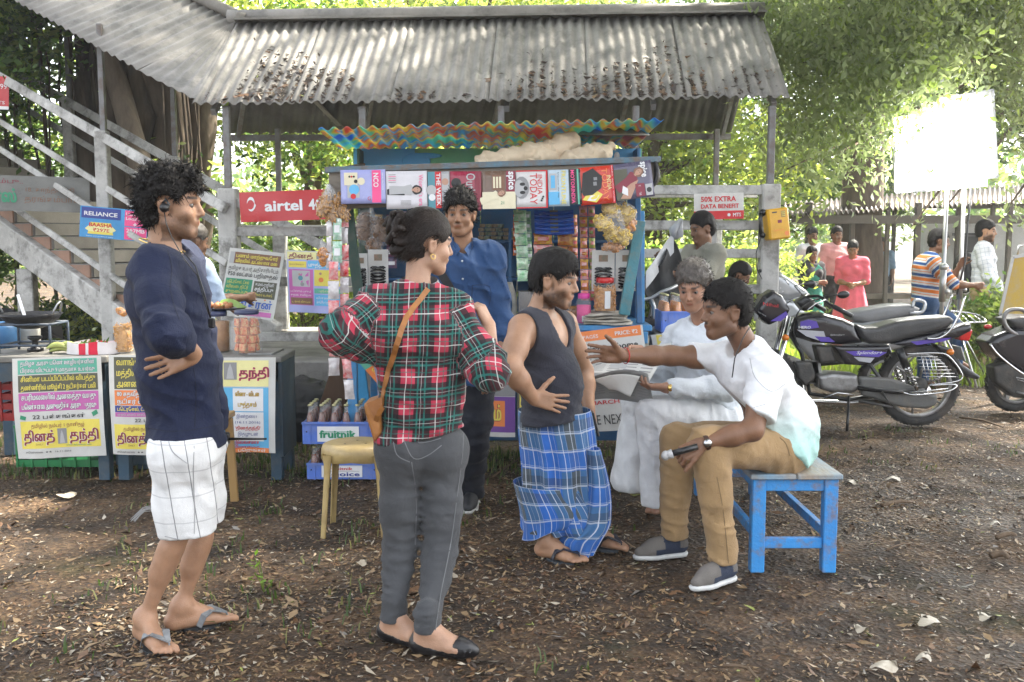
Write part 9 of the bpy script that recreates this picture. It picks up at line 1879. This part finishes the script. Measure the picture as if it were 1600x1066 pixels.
def extras(LM,PW,BM,VM,SM,OM):
    s=kid(LM,'shirt');h=kid(LM,'shorts');NS_=M('navy_seam',(.006,.009,.025),.9,bump=0);WS=M('grey_seam',(.40,.40,.40),.9,bump=0)
    for p_ in([(262,392),(268,420),(266,455),(280,500)],[(228,668),(262,674),(300,672),(342,664)],[(300,560),(306,610),(304,668)]):on_cloth(s,p_,.0035,NS_,LM.root,'seam',.0008,5,.001)
    for p_ in([(304,676),(302,740),(304,800),(303,850)],[(262,684),(270,706),(292,724)],[(258,838),(300,846),(344,842)]):on_cloth(h,p_,.0035,WS,LM.root,'seam',.0008,5,.001)
    # plaid woman: bag, strap, jeans stitching, sheets of paper
    LE=M('tan_leather',(.36,.15,.035),.5,col2=(.28,.11,.03),scale=8,bump=.3);s=kid(PW,'shirt');j=kid(PW,'jeans');bg_=thing('shoulder_bag','tan leather shoulder bag with a long strap across the back of the plaid shirt','bag',P(583,700,3.72))
    on_cloth(s,[(668,452),(655,470),(634,500),(618,545),(604,600),(598,640)],.020,LE,bg_,'strap',.006,8,.004);a=P(598,636,3.60);mb=MB();ribbon(mb,[a,P(590,650,3.62),P(586,662,3.66)],.018,(0,-1,0),0);mb.build('strap_end',[LE],bg_)
    V,F=solid([Poly([tuple((P(x,y,3.72).x,P(x,y,3.72).z))for x,y in((572,626),(598,618),(600,672),(588,688),(574,640))],3.72,.075,.015)],.008);mesh_obj('pouch',V,F,LE,bg_,smooth=True)
    mb=MB();mb.prism([P(573,630,3.64),P(598,620,3.64),P(597,645,3.64),P(585,652,3.64)],(0,-.006,0));mb.build('flap',[M('dark_tan_leather',(.26,.10,.025),.5)],bg_)
    ST=M('denim_stitch',(.13,.135,.14),.9,bump=0)
    for pts in([(683,664),(652,669),(627,668),(632,690),(646,716),(668,712),(690,696)],[(632,683),(650,686),(655,692),(672,690),(689,685)],[(590,660),(600,668),(612,678),(620,710),(640,722)],[(722,660),(723,700),(712,790),(704,850),(688,930),(680,985)],[(594,648),(640,656),(690,657),(722,655)],[(643,722),(650,780),(648,860)]):
        on_cloth(j,pts,.0035,ST,PW.root,'seam',.001,5,.0012)
    pp=M('lilac_paper',(.52,.48,.62),.8,bump=.05,transl=.3)
    for i in range(4):
        mb=MB();o=P(582+4*i,545,3.90+.012*i);mb.grid(lambda u,v:o+Vector((-.012+.10*u+.012*v*math.sin(3*v+i)+.03*v,.01*math.sin(5*v+i),-.20*v-.02*u)),5,8,thick=(0,.001,0));mb.build('paper_sheet',[pp],label=['outermost lilac sheet held in the plaid woman’s left hand','second lilac sheet from the outside in the plaid woman’s hand','third lilac sheet from the outside in the plaid woman’s hand','innermost lilac sheet against the plaid woman’s side'][i],cat='paper',group='papers held by the plaid woman')
    # shirt details of the man in blue
    s=kid(BM,'shirt');bl=MATS['navy_cotton_shirt'];on_cloth(s,[(727,420),(728,470),(727,530),(726,590)],.022,bl,BM.root,'placket',.002,4);on_cloth(s,[(738,446),(765,448),(764,478),(750,484),(738,476),(738,446)],.003,M('navy_thread',(.01,.02,.06),.8),BM.root,'pocket_seam',.001,3,.0015)
    on_cloth(kid(SM,'t_shirt'),[(1152,640),(1172,638),(1196,632)],.003,M('white_seam',(.5,.5,.5),.9,bump=0),SM.root,'seam',.0008,4,.001);on_cloth(kid(SM,'t_shirt'),[(1172,560),(1180,590),(1205,612),(1226,600)],.003,M('white_seam'),SM.root,'seam',.0008,4,.001)
    # seated man: microphone, pocket seams
    W_=SM.J['wrL'];mb=MB();a=P(1040,712,4.15);b=P(1082,700,4.15);d=(b-a).normalized();mb.tube([a,a+d*.03],[.017,.020],14,0);mb.sphere(a,(.019,.019,.022),12);mb.tube([a+d*.03,a+d*.14],.014,12,1);mb.build('microphone',[M('silver_grille',(.5,.5,.5),.4,metal=.5,bump=.6,bscale=400),BPL],label='small silver headed microphone in the seated man’s lowered hand',cat='microphone')
    k=kid(SM,'trousers');on_cloth(k,[(1218,684),(1228,694),(1234,712)],.004,M('khaki_seam',(.20,.13,.06),.9),SM.root,'pocket_seam',.001,5,.0015);on_cloth(k,[(1120,745),(1130,800),(1138,880)],.003,M('khaki_seam'),SM.root,'seam',.001,5,.0012)
    mb=MB();c=V3(*SM.J['neck']);on=[P(1171,512,4.43),P(1160,530,4.40),P(1148,560,4.40),P(1144,590,4.38)];mb.tube(on,.0028,6);mb.build('neck_cord',[M('black_plastic')],SM.root)
    # left man: walkie talkie in the far hand, lungi man's phone
    mb=MB();a=P(352,686,3.80);mb.box(a+Vector((-.02,0,.0)),(.07,.04,.05),bev=.006);mb.tube([a,a+Vector((.16,0,.0))],[.006,.004],8);mb.build('walkie_talkie',[M('black_plastic')],label='black walkie talkie with its aerial pointing right behind the white shorts',cat='radio');mb=MB();a=P(930,662,4.80);mb.box(a,(.012,.07,.12),Matrix.Rotation(-.25,3,'Y'),bev=.003);mb.build('phone',[M('black_plastic')],label='black phone in the bearded man’s lowered hand',cat='phone')
    # newspaper read by the grey haired man
    NP=thing('newspaper','open English newspaper in the hands of the grey haired man','newspaper',P(960,600,5.0));q=lambda x,y,Y:P(x,y,Y)
    A,B_,C,D=q(918,592,5.05),q(1012,592,4.97),q(1022,618,5.0),q(926,640,5.15)
    def page(name,a,b,c,d,sag,mat,pr):
        f=lambda u,v,n=0:a.lerp(b,u).lerp(d.lerp(c,u),v)+Vector((0,-sag*math.sin(3.14*u)*.5-n,sag*math.sin(2.6*u+1.5*v)))
        mb=MB();mb.grid(f,14,8,thick=(0,.002,-.001));mb.build(name,[mat],NP)
        if pr:
            s=Print(lambda u,v,n=0:f(u,1-v,n+.001),1,1)
            for c0 in range(4):
                for i in range(9):s.rect(.04+.24*c0,.85-.085*i,.22+.24*c0,.875-.085*i,GREY,1)
            s.rect(.3,.3,.55,.6,LGREY,1.5);s.build(NP)
    page('page',A,B_,C,D,.05,M('grey_newsprint',(.30,.30,.29),.8,bump=.05,transl=.2),True);page('page',q(925,575,5.25),q(1050,540,5.28),B_,A,.03,PAPER,True);page('page',q(925,594,5.03),q(1000,593,4.96),q(985,612,4.95),q(952,618,5.0),.03,PAPER,False)

figs=[fn()for fn in(left_man,plaid_woman,blue_man,lungi_man,seated_man,old_man)]
extras(*figs);background()
def haze():
    m=bpy.data.materials.new('haze');m.use_nodes=True;N=m.node_tree.nodes;N.remove(N['Principled BSDF']);v=N.new('ShaderNodeVolumePrincipled');v.inputs['Density'].default_value=HAZE;v.inputs['Color'].default_value=(.93,.95,.94,1);v.inputs['Anisotropy'].default_value=.3;m.node_tree.links.new(v.outputs[0],N['Material Output'].inputs['Volume'])
    mb=MB();mb.box((0,42,9),(170,110,20));mb.build('haze',[m],kind='stuff',label='pale morning haze filling the clearing')
HAZE=.0018
haze()
